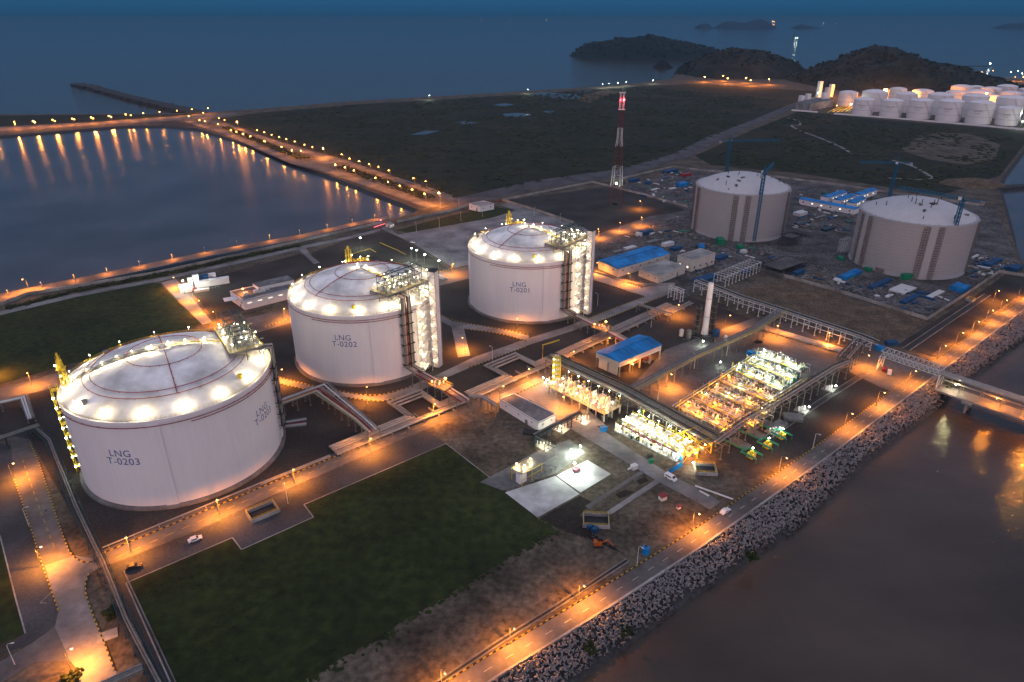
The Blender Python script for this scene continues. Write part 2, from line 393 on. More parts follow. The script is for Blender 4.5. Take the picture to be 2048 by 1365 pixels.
# breakwater running out to sea
bw = [(400, 226), (340, 213), (250, 192), (185, 174), (152, 168)]
pts = GP(bw); mb = MB(); mb.strip(pts, 30, -8, 9.5)
for i in range(260):
    t = random.random() * (len(pts) - 1); k = int(t); p = pts[k].lerp(pts[k + 1], t - k)
    u = (pts[k + 1] - pts[k]).normalized(); u = Vector((-u.y, u.x, 0))
    mb.ball(p + u * random.uniform(-19, 19) + Vector((0, 0, random.uniform(-3, 1))), random.uniform(2.5, 5), .6, 6, 4, .3)
struct(mb.build('breakwater', M['rubble']))

def patch(name, px, z, m): mbx = MB(); mbx.sheet([GP(px)], z); return struct(mbx.build(name, m))
# --- marsh beyond the plant
patch('marsh', [(430, 238), (520, 226), (700, 210), (1000, 192), (1290, 172), (1400, 168), (1660, 185), (1575, 215), (1480, 252), (1370, 312), (1240, 348), (1060, 374), (905, 402), (700, 322), (560, 284)], .02, M['marsh'])
patch('scrubland', [(1600, 222), (1720, 236), (2048, 262), (2048, 290), (2000, 352), (1880, 392), (1620, 350), (1420, 330), (1390, 312), (1500, 262)], .02, M['marsh'])
for i, pp in enumerate([[(1055, 190), (1090, 185), (1150, 188), (1165, 196), (1140, 199), (1100, 195)], [(1005, 228), (1035, 226), (1070, 230), (1040, 234), (1010, 233)], [(985, 210), (1010, 207), (1030, 210), (1005, 213)],
        [(905, 245), (930, 243), (955, 246), (930, 249)], [(1150, 183), (1185, 181), (1170, 187)], [(820, 270), (850, 262), (880, 262), (850, 270)], [(1085, 223), (1110, 222), (1100, 228)]]):
    patch('marsh_pool', pp, .05, M['lagoon'])
patch('sand_flat', [(1150, 200), (1170, 190), (1215, 178), (1240, 184), (1200, 196), (1180, 206)], .06, M['red_soil'])
patch('bare_ground', [(1850, 265), (1940, 268), (2000, 290), (1990, 320), (1930, 330), (1860, 320), (1800, 300)], .05, M['soil'])
mb = MB(); mb.strip(smooth_line(GP([(1572, 235), (1600, 243), (1602, 252), (1578, 250), (1600, 262), (1650, 280), (1690, 298), (1705, 310)])), 5, .08); struct(mb.build('dirt_track', M['pale_road']))
mb = MB(); mb.strip(smooth_line(GP([(1780, 320), (1820, 330), (1850, 345), (1870, 360), (1800, 358), (1770, 356)])), 5, .08); struct(mb.build('dirt_track', M['pale_road']))
patch('shore_verge', [(-900, 250), (-300, 242), (0, 232), (200, 230), (330, 229), (400, 227), (430, 225), (340, 234), (180, 245), (0, 254), (-300, 264), (-900, 292)], .03, M['marsh'])
patch('lagoon_verge', [(250, 249), (340, 243), (366, 243), (450, 271), (580, 328), (700, 362), (855, 416), (836, 418), (800, 404), (660, 351), (560, 311), (480, 283), (430, 267), (395, 256), (330, 250)], .03, M['gravel'])
# --- gravel yards under the plant
patch('gravel_yard', [(-200, 830), (130, 775), (430, 665), (600, 625), (935, 540), (1180, 545), (1330, 575), (1560, 660), (1710, 735), (1420, 905), (1000, 790), (620, 950), (190, 1110), (60, 880)], .02, M['gravel'])
patch('construction_yard', [(1185, 490), (1375, 425), (1240, 372), (1400, 335), (1640, 362), (1990, 415), (2040, 530), (1980, 548), (1860, 640), (1500, 540), (1360, 600), (1190, 545)], .026, M['site'])
patch('work_ground', [(1640, 545), (1700, 600), (1855, 640), (1770, 700), (1600, 640), (1500, 605), (1480, 580)], .04, M['red_soil'])
patch('field', [(1010, 402), (1225, 372), (1372, 420), (1300, 436), (1190, 470), (1120, 445)], .03, M['gravel'])
patch('field', [(1795, 690), (1960, 585), (2010, 550), (2070, 545), (2048, 585), (1860, 712)], .03, M['gravel'])
patch('field', [(370, 570), (600, 508), (640, 520), (590, 590), (430, 640)], .03, M['gravel'])
patch('yard', [(625, 505), (700, 478), (780, 462), (900, 540), (600, 600)], .037, M['gravel'])
patch('lawn', [(-300, 680), (0, 628), (150, 592), (302, 566), (320, 568), (402, 648), (300, 690), (116, 735), (0, 770), (-300, 850)], .05, M['lawn'])
lawn_edge = [(1112, 1062), (1085, 1080), (1050, 1097), (1000, 1125), (950, 1158), (900, 1188), (850, 1218), (800, 1245), (760, 1280), (700, 1305), (640, 1345), (560, 1385), (345, 1385)]
patch('lawn', [(252, 1167), (465, 1076), (483, 1100), (627, 1035), (608, 1010), (892, 888), (985, 960), (1075, 1037)] + lawn_edge, .05, M['lawn'])
patch('lawn', [(-60, 1040), (0, 1072), (32, 1200), (51, 1268), (0, 1289), (-120, 1330)], .05, M['lawn'])
patch('lawn', [(792, 461), (900, 432), (985, 414), (1030, 420), (985, 436), (828, 469)], .05, M['lawn'])
patch('gravel_strip', [(-60, 880), (25, 890), (29, 960), (84, 1130), (117, 1224), (112, 1250), (60, 1290), (0, 1310), (51, 1268), (32, 1200), (0, 1072), (-60, 1000)], .04, M['gravel_grey'])
patch('gravel_strip', [(215, 1132), (400, 1060), (560, 987), (720, 917), (850, 862), (892, 888), (608, 1010), (627, 1035), (483, 1100), (465, 1076), (252, 1167), (345, 1375), (300, 1375)], .04, M['gravel_grey'])
patch('dark_soil_patch', [(1080, 1037), (1160, 992), (1185, 1005), (1160, 1030), (1180, 1062), (1250, 1110), (1195, 1085), (1120, 1060)], .05, M['dark_soil'])
for pp in ([(1230, 990), (1250, 980), (1268, 985), (1240, 998)], [(1272, 962), (1290, 955), (1298, 962), (1280, 970)]): patch('dark_soil_patch', pp, .06, M['dark_soil'])
patch('gravel_strip', [(1430, 905), (1560, 820), (1700, 740), (1790, 770), (1640, 890), (1500, 960)], .04, M['gravel'])
# --- roads
def road(name, px, z=.10, m=None): return patch(name, px, z, m or M['road'])
road('causeway_road', [(-900, 292), (-300, 264), (0, 254), (180, 245), (340, 234), (400, 229), (470, 225), (475, 231), (400, 238), (340, 242), (180, 251), (0, 263), (-300, 276), (-900, 310)])
road('lagoon_promenade', [(366, 238), (450, 262), (580, 317), (640, 331), (700, 350), (780, 378), (855, 405), (885, 405), (880, 412), (855, 417), (780, 389), (700, 362), (640, 341), (580, 327), (450, 270), (366, 243)])
road('boulevard', [(405, 237), (457, 250), (562, 285), (640, 309), (680, 317), (778, 350), (880, 382), (935, 402), (920, 408), (870, 391), (778, 359), (680, 325), (640, 317), (562, 292), (457, 256), (405, 242)], .11)
road('road_link', [(600, 326), (650, 316), (690, 322), (640, 334)], .12)
road('far_road', [(860, 406), (905, 398), (1067, 362), (1242, 338), (1348, 308), (1420, 272), (1500, 243), (1575, 211), (1640, 190), (1660, 193), (1592, 214), (1520, 246), (1440, 281), (1370, 318), (1250, 353), (1070, 379), (925, 412), (880, 417)], .125, M['asphalt'])
road('embankment_road', [(-300, 632), (0, 588), (211, 545), (422, 502), (600, 470), (700, 447), (775, 432), (778, 438), (700, 455), (600, 479), (422, 512), (211, 557), (60, 592), (0, 608), (-300, 668)])
road('perimeter_path', [(-200, 668), (0, 623), (150, 588), (320, 557), (480, 521), (600, 493), (700, 473), (760, 458), (762, 462), (700, 478), (600, 499), (480, 527), (350, 556), (320, 563), (150, 595), (0, 631), (-200, 680)], .08, M['pale_road'])
road('plant_road', [(322, 566), (352, 558), (425, 645), (405, 650)], .085, M['pale_road'])
road('plant_road', [(598, 500), (612, 497), (622, 512), (640, 526), (628, 529)], .085, M['pale_road'])
road('plant_road', [(-300, 850), (0, 778), (130, 742), (430, 652), (600, 612), (935, 530), (945, 556), (600, 640), (530, 662), (430, 690), (130, 770), (0, 803), (-300, 880)], .09)
road('plant_road', [(1180, 474), (1300, 433), (1378, 422), (1380, 432), (1310, 448), (1180, 492)], .10)
road('plant_road', [(1180, 538), (1230, 555), (1285, 576), (1330, 567), (1360, 575), (1330, 592), (1225, 634), (1140, 664), (1060, 690), (960, 728), (895, 755), (835, 785), (775, 803), (740, 803), (655, 791), (546, 764), (546, 753), (655, 780), (745, 794), (790, 785), (875, 750), (945, 716), (1060, 676), (1130, 655), (1215, 622), (1290, 593), (1225, 573), (1180, 559)], .10, M['pale_road'])
road('plant_road', [(876, 628), (905, 643), (1000, 658), (1058, 672), (1056, 684), (1000, 668), (928, 658), (940, 712), (916, 716), (903, 654), (876, 640)], .12, M['pale_road'])
road('plant_road', [(190, 1108), (330, 1047), (560, 951), (700, 894), (830, 839), (930, 793), (985, 772), (1060, 742), (1100, 730), (1110, 745), (1070, 772), (1010, 800), (960, 815), (850, 860), (720, 915), (560, 985), (400, 1058), (215, 1130)], .10)
road('plant_road', [(20, 872), (62, 880), (80, 930), (135, 1098), (150, 1118), (190, 1108), (215, 1130), (180, 1148), (168, 1178), (185, 1229), (232, 1345), (240, 1385), (155, 1385), (155, 1340), (140, 1322), (70, 1325), (0, 1370), (-80, 1400), (-80, 1360), (0, 1325), (60, 1290), (110, 1255), (117, 1224), (84, 1130), (29, 960)], .11)
road('concrete_apron', [(90, 1132), (150, 1112), (185, 1118), (200, 1135), (178, 1150), (168, 1178), (190, 1240), (232, 1345), (240, 1385), (155, 1385), (155, 1340), (140, 1322), (110, 1255), (117, 1224)], .14, M['pale_road'])
road('concrete_yard', [(795, 470), (985, 436), (1032, 422), (1000, 410), (1020, 406), (1060, 418), (1148, 447), (1180, 462), (1160, 500), (940, 555), (905, 535), (824, 486), (762, 458), (775, 452)], .07, M['pale_road'])
road('concrete_yard', [(1075, 775), (1100, 752), (1240, 800), (1330, 700), (1520, 632), (1600, 655), (1700, 712), (1690, 735), (1560, 800), (1430, 892), (1330, 830)], .07, M['road'])
road('plant_road', [(1000, 790), (1075, 755), (1100, 768), (1165, 835), (1340, 950), (1420, 990), (1440, 1005), (1420, 1020), (1310, 960), (1128, 850), (1060, 800), (1020, 805)], .115, M['pale_road'])
road('concrete_apron', [(1082, 790), (1095, 768), (1120, 770), (1210, 850), (1180, 855), (1100, 815)], .13, M['pale_road'])
road('plant_road', [(1690, 720), (1760, 690), (1880, 752), (1840, 800), (1760, 775), (1700, 745)], .09)
patch('concrete_pad', [(1010, 986), (1075, 1036), (1159, 989), (1111, 953)], .16, M['pad'])
patch('concrete_pad', [(1113, 952), (1161, 986), (1222, 949), (1175, 921)], .16, M['pad'])
patch('concrete_pad', [(960, 965), (1095, 893), (1140, 880), (1170, 905), (1111, 948), (1006, 982)], .13, M['concrete_dark'])
patch('footpath', [(1212, 1025), (1222, 1030), (1325, 962), (1315, 957)], .12, M['pale_road'])
patch('footpath', [(1170, 1013), (1178, 1018), (1290, 945), (1283, 941)], .12, M['road'])
# seaward road with its markings
mb = MB(); mb.strip([wall_pt(s_, -4.6) for s_ in range(-160, int(WL) + 420, 15)], 7.6, .12)
struct(mb.build('sea_road', M['road']))
mb = MB()
s = -40
while s < WL + 60:
    mb.strip([wall_pt(s, -4.6, .15), wall_pt(s + 3, -4.6, .15)], .22); s += 8
struct(mb.build('lane_marking', M['mark']))
mb = MB(); mb.strip([wall_pt(s_, -.35, 0) for s_ in range(-160, int(WL) + 420, 15)], .8, h=1.2); tag(mb.build('sea_wall', M['concrete']), 'long low concrete parapet wall between the seaward road and the armour blocks', 'wall')
# --- painted kerbs
KY = []
def kerb(pts, step=1.25, w=.42, h=.32):
    mbx = MB(); mats = []; k = 0; pts = smooth_line(pts, 1)
    smp = along(pts, step)
    for (p, d), (q, _) in zip(smp, smp[1:]):
        n0 = len(mbx.f); mbx.box(((p + q) / 2) + Vector((0, 0, h / 2 + .1)), ((q - p).length, w, h), math.atan2(q.y - p.y, q.x - p.x))
        mats += [k % 2] * (len(mbx.f) - n0); k += 1
    if not mbx.f: return
    o = mbx.build('kerb', M['kerb_yellow']); o.data.materials.append(M['kerb_dark'])
    o.data.polygons.foreach_set('material_index', mats); struct(o)
for kp in ([(61, 889), (80, 930), (105, 1010), (135, 1098), (150, 1118), (170, 1127), (192, 1124)], [(29, 960), (60, 1050), (84, 1130), (109, 1200), (117, 1224)],
           [(178, 1148), (168, 1178), (185, 1229), (210, 1290), (230, 1345)], [(205, 1108), (330, 1056), (560, 960), (700, 902), (830, 847), (930, 800), (985, 780)],
           [(155, 1345), (158, 1372)], [(546, 752), (598, 766), (657, 780), (745, 794), (790, 784), (830, 772)], [(560, 768), (655, 791), (745, 803), (775, 803), (835, 785)],
           [(876, 627), (905, 643), (1000, 658), (1058, 671)], [(1056, 684), (1000, 668), (932, 659)], [(1050, 695), (960, 729), (930, 738)], [(1290, 594), (1215, 622), (1160, 645)], [(1322, 594), (1225, 634), (1180, 650)],
           [(1183, 540), (1230, 556), (1285, 577)], [(1183, 560), (1225, 573), (1280, 592)], [(530, 655), (592, 634)], [(1110, 752), (1070, 772), (1010, 800)], [(880, 545), (935, 531)]):
    kerb(GP(kp))
kerb([wall_pt(s_, -8.7) for s_ in range(-20, int(WL) + 40, 10) if not (WL * .7 < s_ < WL * .79)], 1.25, .36, .3)
kerb(GP([(680, 322), (780, 356), (870, 390)]), 2.5, .5, .3)
# centre lines
mb = MB()
for p, d in along(GP([(230, 1117), (400, 1043), (560, 972), (720, 904), (850, 850)]), 6): mb.strip([p, p + d * 3], .35, .14)
for p, d in along(GP([(45, 920), (80, 1020), (110, 1100)]), 6): mb.strip([p, p + d * 3], .3, .15)
struct(mb.build('lane_marking', M['mark_yellow']))
mb = MB()
for px in ([(109, 1180), (80, 1207), (94, 1207)],): mb.strip(GP(px[:2]), .3, .16); mb.strip(GP(px[1:]), .3, .16)
for a, b in (((252, 1167), (465, 1076)), ((465, 1076), (483, 1100)), ((483, 1100), (627, 1035)), ((627, 1035), (608, 1010)), ((608, 1010), (892, 888)), ((252, 1167), (345, 1375)), ((892, 888), (985, 960)), ((0, 1072), (32, 1200)), ((32, 1200), (51, 1268))):
    mb.strip(GP([a, b]), .45, .12)
struct(mb.build('lawn_edging', M['concrete']))
# --- hills and islands
def hill(name, sil, Y, wy, m, nx=90, ny=40, rough=.10, base=-7):
    sil = sorted(sil); xs = [atY(px, py, Y) for px, py in sil]
    x0, x1 = xs[0].x, xs[-1].x; vs = []; fs = []
    for j in range(ny + 1):
        v = -1 + 2 * j / ny
        for i in range(nx + 1):
            x = lerp(x0, x1, i / nx); k = 0
            while k < len(xs) - 2 and xs[k + 1].x < x: k += 1
            t = (x - xs[k].x) / max(1e-6, xs[k + 1].x - xs[k].x); z = lerp(xs[k].z, xs[k + 1].z, min(1, max(0, t)))
            edge = min(1, 6 * min(i, nx - i) / nx + .25)
            hw = wy * (.45 + .55 * edge); prof = max(0, 1 - abs(v) ** 1.7)
            nz = noise.fractal(Vector((x, v * hw + Y, 3)) * (3.0 / wy), 1.0, 2.0, 5)
            zz = base + (max(z, base) - base) * prof * (1 + rough * nz * (1 - (1 - abs(v)) ** 4) * 3)
            vs.append((x, Y + v * hw, zz))
    for j in range(ny):
        for i in range(nx):
            a = j * (nx + 1) + i; fs.append((a, a + 1, a + nx + 2, a + nx + 1))
    mb = MB(); mb.add(vs, fs); o = struct(mb.build(name, m, smooth=True)); return o, vs
hm = mat('hillside_scrub', (.005, .008, .006), .95, .4, .008, col2=(.011, .013, .009), scale2=.05, bump=1.0, bscale=.05)
hr = mat('hillside_scrub_and_rock', (.006, .009, .005), .95, .4, .010, col2=(.034, .028, .020), scale2=.03, bump=1.0, bscale=.04)
_, v1 = hill('island_hill', [(1132, 119), (1142, 112), (1150, 105), (1160, 95), (1172, 88), (1190, 84), (1215, 82), (1240, 77), (1270, 75), (1300, 71), (1320, 74), (1340, 79), (1365, 84), (1390, 88), (1415, 94), (1430, 97), (1440, 104), (1450, 116)], 3980, 230, hm)
_, v2 = hill('quarried_hill', [(1366, 152), (1376, 138), (1392, 122), (1410, 112), (1430, 106), (1455, 101), (1480, 98), (1505, 102), (1535, 106), (1560, 114), (1575, 119), (1590, 132), (1603, 143), (1616, 158)], 2620, 250, hr)
_, v3 = hill('conical_hill', [(1592, 178), (1612, 156), (1640, 143), (1670, 130), (1700, 116), (1728, 103), (1750, 96), (1770, 94), (1782, 96), (1800, 103), (1830, 117), (1860, 124), (1890, 129), (1915, 134), (1945, 145), (1970, 157), (2000, 170)], 2230, 330, hr)
hill('headland', [(1446, 108), (1456, 98), (1464, 94), (1472, 98), (1482, 110)], 3300, 60, hm, 20, 12)
hill('islet', [(1308, 134), (1316, 124), (1324, 119), (1334, 124), (1346, 135)], 3050, 40, hr, 20, 12)
hill('islet', [(1350, 150), (1358, 134), (1366, 128), (1376, 132), (1384, 146)], 2640, 50, hr, 20, 12)
for s_ in ([(1434, 54), (1445, 46), (1460, 42), (1470, 43), (1480, 46), (1495, 46), (1510, 40), (1520, 38), (1532, 43), (1546, 53)], [(1396, 52), (1404, 48), (1412, 47), (1418, 52)], [(1594, 54), (1603, 49), (1612, 51), (1628, 55)], [(2000, 54), (2020, 47), (2048, 46), (2090, 44), (2140, 55)]):
    hill('far_island', s_, 15000, 500, hm, 30, 12)
# wooded cover on the hills: a mass, one object
mb = MB(); rnd = random.Random(3)
for vs, n, sc in ((v1, 700, 1.6), (v2, 1300, 1.0), (v3, 2200, 1.0)):
    for i in range(n):
        p = Vector(rnd.choice(vs))
        if p.z < 6 or (vs is v2 and p.z < 40 and p.y < 2560): continue
        p += Vector((rnd.uniform(-14, 14), rnd.uniform(-12, 12), 0)); r_ = rnd.uniform(2.5, 6.0) * sc
        mb.ball(p + Vector((0, 0, -.4 * r_)), r_, rnd.uniform(.7, 1.2), 6, 4, .3)
stuff(mb.build('hill_woodland', M['forest']))
# reeds and scrub on the marsh: a mass
def inside(p, poly):
    r_ = False; n = len(poly)
    for i in range(n):
        a, b = poly[i], poly[(i + 1) % n]
        if (a.y > p.y) != (b.y > p.y) and p.x < (b.x - a.x) * (p.y - a.y) / (b.y - a.y) + a.x: r_ = not r_
    return r_
mb = MB()
for px, n in (([(450, 242), (700, 212), (1000, 194), (1290, 174), (1560, 200), (1480, 248), (1360, 306), (1240, 340), (1060, 368), (900, 398), (700, 320), (560, 282)], 7500), ([(1600, 224), (1720, 240), (2030, 266), (2000, 345), (1880, 385), (1620, 345), (1420, 326), (1500, 266)], 3200)):
    poly = GP(px); xs = [p.x for p in poly]; ys = [p.y for p in poly]; k = 0
    while k < n:
        p = Vector((rnd.uniform(min(xs), max(xs)), rnd.uniform(min(ys), max(ys)), 0))
        if not inside(p, poly): continue
        if noise.noise(p * .011) + .5 * noise.noise(p * .05) < -.12: k += 1; continue
        r_ = rnd.uniform(1.5, 4.5); mb.ball(p, r_, rnd.uniform(.2, .45), 6, 4, .35); k += 1
stuff(mb.build('marsh_reeds', M['reed']))
mb = MB()
for px, n in (([(258, 1170), (468, 1080), (486, 1104), (630, 1040), (612, 1012), (892, 892), (985, 964), (1075, 1041)] + lawn_edge, 5200), ([(0, 632), (150, 596), (302, 570), (320, 572), (398, 648), (300, 688), (116, 732), (0, 766)], 1500)):
    poly = GP(px); xs = [p.x for p in poly]; ys = [p.y for p in poly]; k = 0
    while k < n:
        p = Vector((rnd.uniform(min(xs), max(xs)), rnd.uniform(min(ys), max(ys)), .05))
        if not inside(p, poly): continue
        k += 1
        if noise.noise(p * .06) < -.05: continue
        r_ = rnd.uniform(.18, .5); mb.add([p + Vector((r_ * math.cos(q), r_ * math.sin(q), 0)) for q in (0, 1.57, 3.14, 4.71)] + [p + Vector((rnd.uniform(-.1, .1), rnd.uniform(-.1, .1), rnd.uniform(.12, .3)))], [(0, 1, 4), (1, 2, 4), (2, 3, 4), (3, 0, 4)])
    pe = [q for q in poly[7:]] if len(poly) > 12 else []
    for q, d_ in along(pe, .5):
        for _ in range(2):
            r_ = rnd.uniform(.3, 1.2); mb.ball(q + Vector((rnd.gauss(0, 1.3), rnd.gauss(0, 1.3), -.1)), r_, .22, 5, 3, .4)
stuff(mb.build('lawn_tufts', M['lawn']))
# hedges along the lagoon roads: a continuous mass
mb = MB()
for px, wdt in (([(450, 255), (560, 300), (610, 318)], 14), ([(680, 334), (780, 368), (860, 398)], 15), ([(20, 617), (150, 583), (320, 552), (480, 516), (600, 492)], 4)):
    for p, d in along(GP(px), 3.2):
        for _ in range(3):
            u = Vector((-d.y, d.x, 0)); r_ = rnd.uniform(1.2, 2.6); mb.ball(p + u * rnd.uniform(-wdt / 2, wdt / 2), r_, .9, 6, 4, .3)
stuff(mb.build('roadside_shrubbery', M['reed']))
# --- armour blocks on the sea slope
def armour(mbx, p, r_, rg):
    m_ = Matrix.Rotation(rg.uniform(0, 6.28), 3, 'Z') @ Matrix.Rotation(rg.uniform(0, 6.28), 3, 'X') @ Matrix.Rotation(rg.uniform(0, 6.28), 3, 'Y')
    for d in ((1, 1, 1), (1, -1, -1), (-1, 1, -1), (-1, -1, 1)):
        mbx.bar(p, p + (m_ @ Vector(d).normalized()) * r_, r_ * .42, 6, r_ * .27)
def toe(s):
    p = wall_pt(s); prs = [((1151, 1365), 0), ((1380, 1198), 0), ((1480, 1130), 0), ((1596, 1063), 0), ((1735, 920), 0), ((1870, 822), 0), ((1946, 756), 0), ((2048, 683), 0)]
    L_ = []
    for q, _ in prs: g = G(*q, SEA); dd = g - wa; sg_ = dd.x * wd.x + dd.y * wd.y; L_.append((sg_, dd.x * wn.x + dd.y * wn.y - bend(sg_)))
    L_.sort()
    if s <= L_[0][0]: return L_[0][1]
    for (s0, o0), (s1, o1) in zip(L_, L_[1:]):
        if s <= s1: return lerp(o0, o1, (s - s0) / max(1e-6, s1 - s0))
    return L_[-1][1]
mb = MB(); A = []; B = []
for s_ in range(-160, int(WL) + 420, 12): A.append(wall_pt(s_, .2, .4)); B.append(wall_pt(s_, toe(s_) + 3, SEA - 1.5))
n = len(A); mb.add(A + B, [(i, n + i, n + i + 1, i + 1) for i in range(n - 1)]); struct(mb.build('sea_slope', M['rubble']))
blocks = []; s_ = -60.0
while s_ < WL + 70:
    w = toe(s_); o_ = 1.2
    while o_ < w - .5:
        if rnd.random() < .93 * (1 if o_ < w - 2 else .6):
            q = o_ + rnd.uniform(-.6, .6); ss = s_ + rnd.uniform(-.6, .6); blocks.append(wall_pt(ss, q, lerp(.9, SEA - .5, min(1, q / (w + 2))) + rnd.uniform(.1, 1.0)))
        o_ += 1.2
    s_ += 1.15
blocks.sort(key=lambda p: (p - Vector((0, 0, H))).length)
def in_view(p):
    v = p - Vector((0, 0, H)); c_, s2 = math.cos(TH), math.sin(TH); w = v.y * c_ - v.z * s2
    if w <= 0: return False
    x, y = CX + FOC * v.x / w, CY - FOC * (v.y * s2 + v.z * c_) / w
    return 5 < x < 2043 and 5 < y < 1360
near = [p for p in blocks if in_view(p)][:300]; ns = set(id(p) for p in near)
protos = []
for k in range(6):
    mbx = MB(); armour(mbx, Vector((0, 0, 0)), 1.0, rnd); me_o = mbx.build('armour_block', M['armour']); protos.append(me_o)
for i, p in enumerate(near):
    o = protos[i] if i < 6 else protos[i % 6].copy()
    if i >= 6: col.objects.link(o)
    o.location = p; o.scale = (rnd.uniform(.6, 1.1),) * 3; o.rotation_euler = (0, 0, rnd.uniform(0, 6.28))
    tag(o, 'grey four-legged concrete armour block heaped on the sea slope nearest the camera', 'armour block', 'armour blocks on the sea slope')
mb = MB()
for p in blocks:
    if id(p) not in ns: armour(mb, p, rnd.uniform(.6, 1.1), rnd)
stuff(mb.build('armour_block_slope', M['armour']))
# ================================================================== STREET LAMPS
def lamp_proto(name, cat, kind, power, h=10.0, arm=2.2, bulb=.38, far=False, spread=0):
    t = thing(name, 'lamp', cat)
    mb = MB(); mb.bar((0, 0, 0), (0, 0, h * .93), .16, 6, .09); mb.tube([(0, 0, h * .93), (arm * .3, 0, h * .99), (arm, 0, h)], .07, 5); mb.box((0, 0, .15), (.6, .6, .3)); mb.build('pole', M['grey_steel'], t, local=True)
    mb = MB(); mb.box((arm, 0, h + .06), (1.1, .45, .14)); hd = mb.build('lamp_head', M['white_steel'], t, local=True)
    mb = MB(); mb.ball((arm, 0, h - .02 - bulb * .4), bulb, .45 if not far else .8, 10, 6); mb.build('lamp_bulb', M[('lamp_sodium_far' if far else 'lamp_sodium') if kind == 'sod' else 'lamp_cool' if kind == 'cool' else 'lamp_warm'], hd, local=True)
    if power: light(t, (arm, 0, h - .4 - bulb * 1.2), kind, power, .3, local=True, spread=spread)
    return t
def dead_proto(name, h=9.0, arm=1.8):
    t = thing(name, 'lamp', 'street lamp')
    mb = MB(); mb.bar((0, 0, 0), (0, 0, h * .93), .15, 6, .09); mb.tube([(0, 0, h * .93), (arm * .3, 0, h * .99), (arm, 0, h)], .07, 5); mb.build('pole', M['white_steel'], t, local=True)
    mb = MB(); mb.box((arm, 0, h + .05), (1.0, .4, .16)); mb.build('lamp_head', M['white_steel'], t, local=True)
    return t
PS = 14500
def lamp_row(proto, px, label, group, toward, heads=False, scale=1.0, h=10.0):
    used = [False]
    for i, q in enumerate(px):
        p = G(q[0], q[1], h * scale if heads else 0); p.z = 0
        tw = toward(p) if callable(toward) else toward
        o = place(proto, used, p, tw, label.replace('{n}', ORD[i] if i < len(ORD) else str(i)), scale)
        o['group'] = group
def c1(l): return [(x / 2.844, y / 2.844) for x, y in l]
def c2(l): return [(680 + x / 2.844, y / 2.844) for x, y in l]
rda = math.atan2(wd.y, wd.x)
lamp_row(lamp_proto('street_lamp', 'street lamp', 'sod', 8000, 11, 2, .75, True), c1([(-40, 700), (83, 693), (190, 688), (300, 681), (412, 674), (520, 667), (620, 659), (715, 650), (815, 643), (908, 636), (1007, 629)]),
         '{n} lit orange lamp along the sea side of the causeway, counting towards the breakwater', 'street lamps on the causeway', -1.3, True, 1.0, 11)
lamp_row(lamp_proto('street_lamp', 'street lamp', 'sod', 8000, 11, 2, .7, True), c1([(82, 706), (196, 697), (310, 690), (420, 680), (528, 674), (630, 665), (742, 657), (1090, 622), (1155, 643), (1180, 617)]),
         '{n} lit orange lamp along the lagoon side of the causeway, counting towards the breakwater', 'street lamps on the causeway', 1.8, True, 1.0, 11)
lamp_row(lamp_proto('street_lamp', 'street lamp', 'sod', 4200, 10, 2, .6, True), c1([(1078, 660), (1140, 682), (1170, 690), (1245, 706), (1318, 740), (1350, 748), (1388, 762), (1430, 775), (1510, 803), (1607, 834), (1665, 852), (1717, 857), (1913, 935), (1968, 950)]) + c2([(85, 968), (208, 1010), (280, 1033), (346, 1054), (416, 1076), (488, 1100)]),
         '{n} lit orange lamp beside the lagoon promenade, counting from the breakwater end', 'street lamps on the promenade', -2.2, True)
lamp_row(lamp_proto('street_lamp', 'street lamp', 'sod', 3600, 10, 2, .5, True), c1([(1250, 672), (1282, 682), (1467, 740), (1509, 752), (1551, 766), (1592, 778), (1634, 790), (1683, 804), (1738, 822), (1783, 835)]) + c2([(15, 877), (60, 900), (115, 916), (170, 932), (225, 948), (283, 968), (424, 1012), (493, 1030)]),
         '{n} lit orange lamp on the marsh side of the boulevard, counting from the breakwater', 'street lamps on the boulevard', -2.2, True)
used = [False]; pr = lamp_proto('street_lamp', 'street lamp', 'sod', 26000, 14, 1.6, .9, True)
for (q, l) in ((c1([(1352, 692)])[0], 'tall bright orange lamp near the far end of the boulevard by the breakwater'), (c1([(1842, 842)])[0], 'brightest orange lamp, tall, at the crossing link halfway down the boulevard'), (c2([(568, 1095)])[0], 'tall bright orange lamp at the near end of the boulevard above the gatehouse')):
    p = G(q[0], q[1], 14); p.z = 0; o = place(pr, used, p, -2.2, l); o['group'] = 'tall lamps on the boulevard'
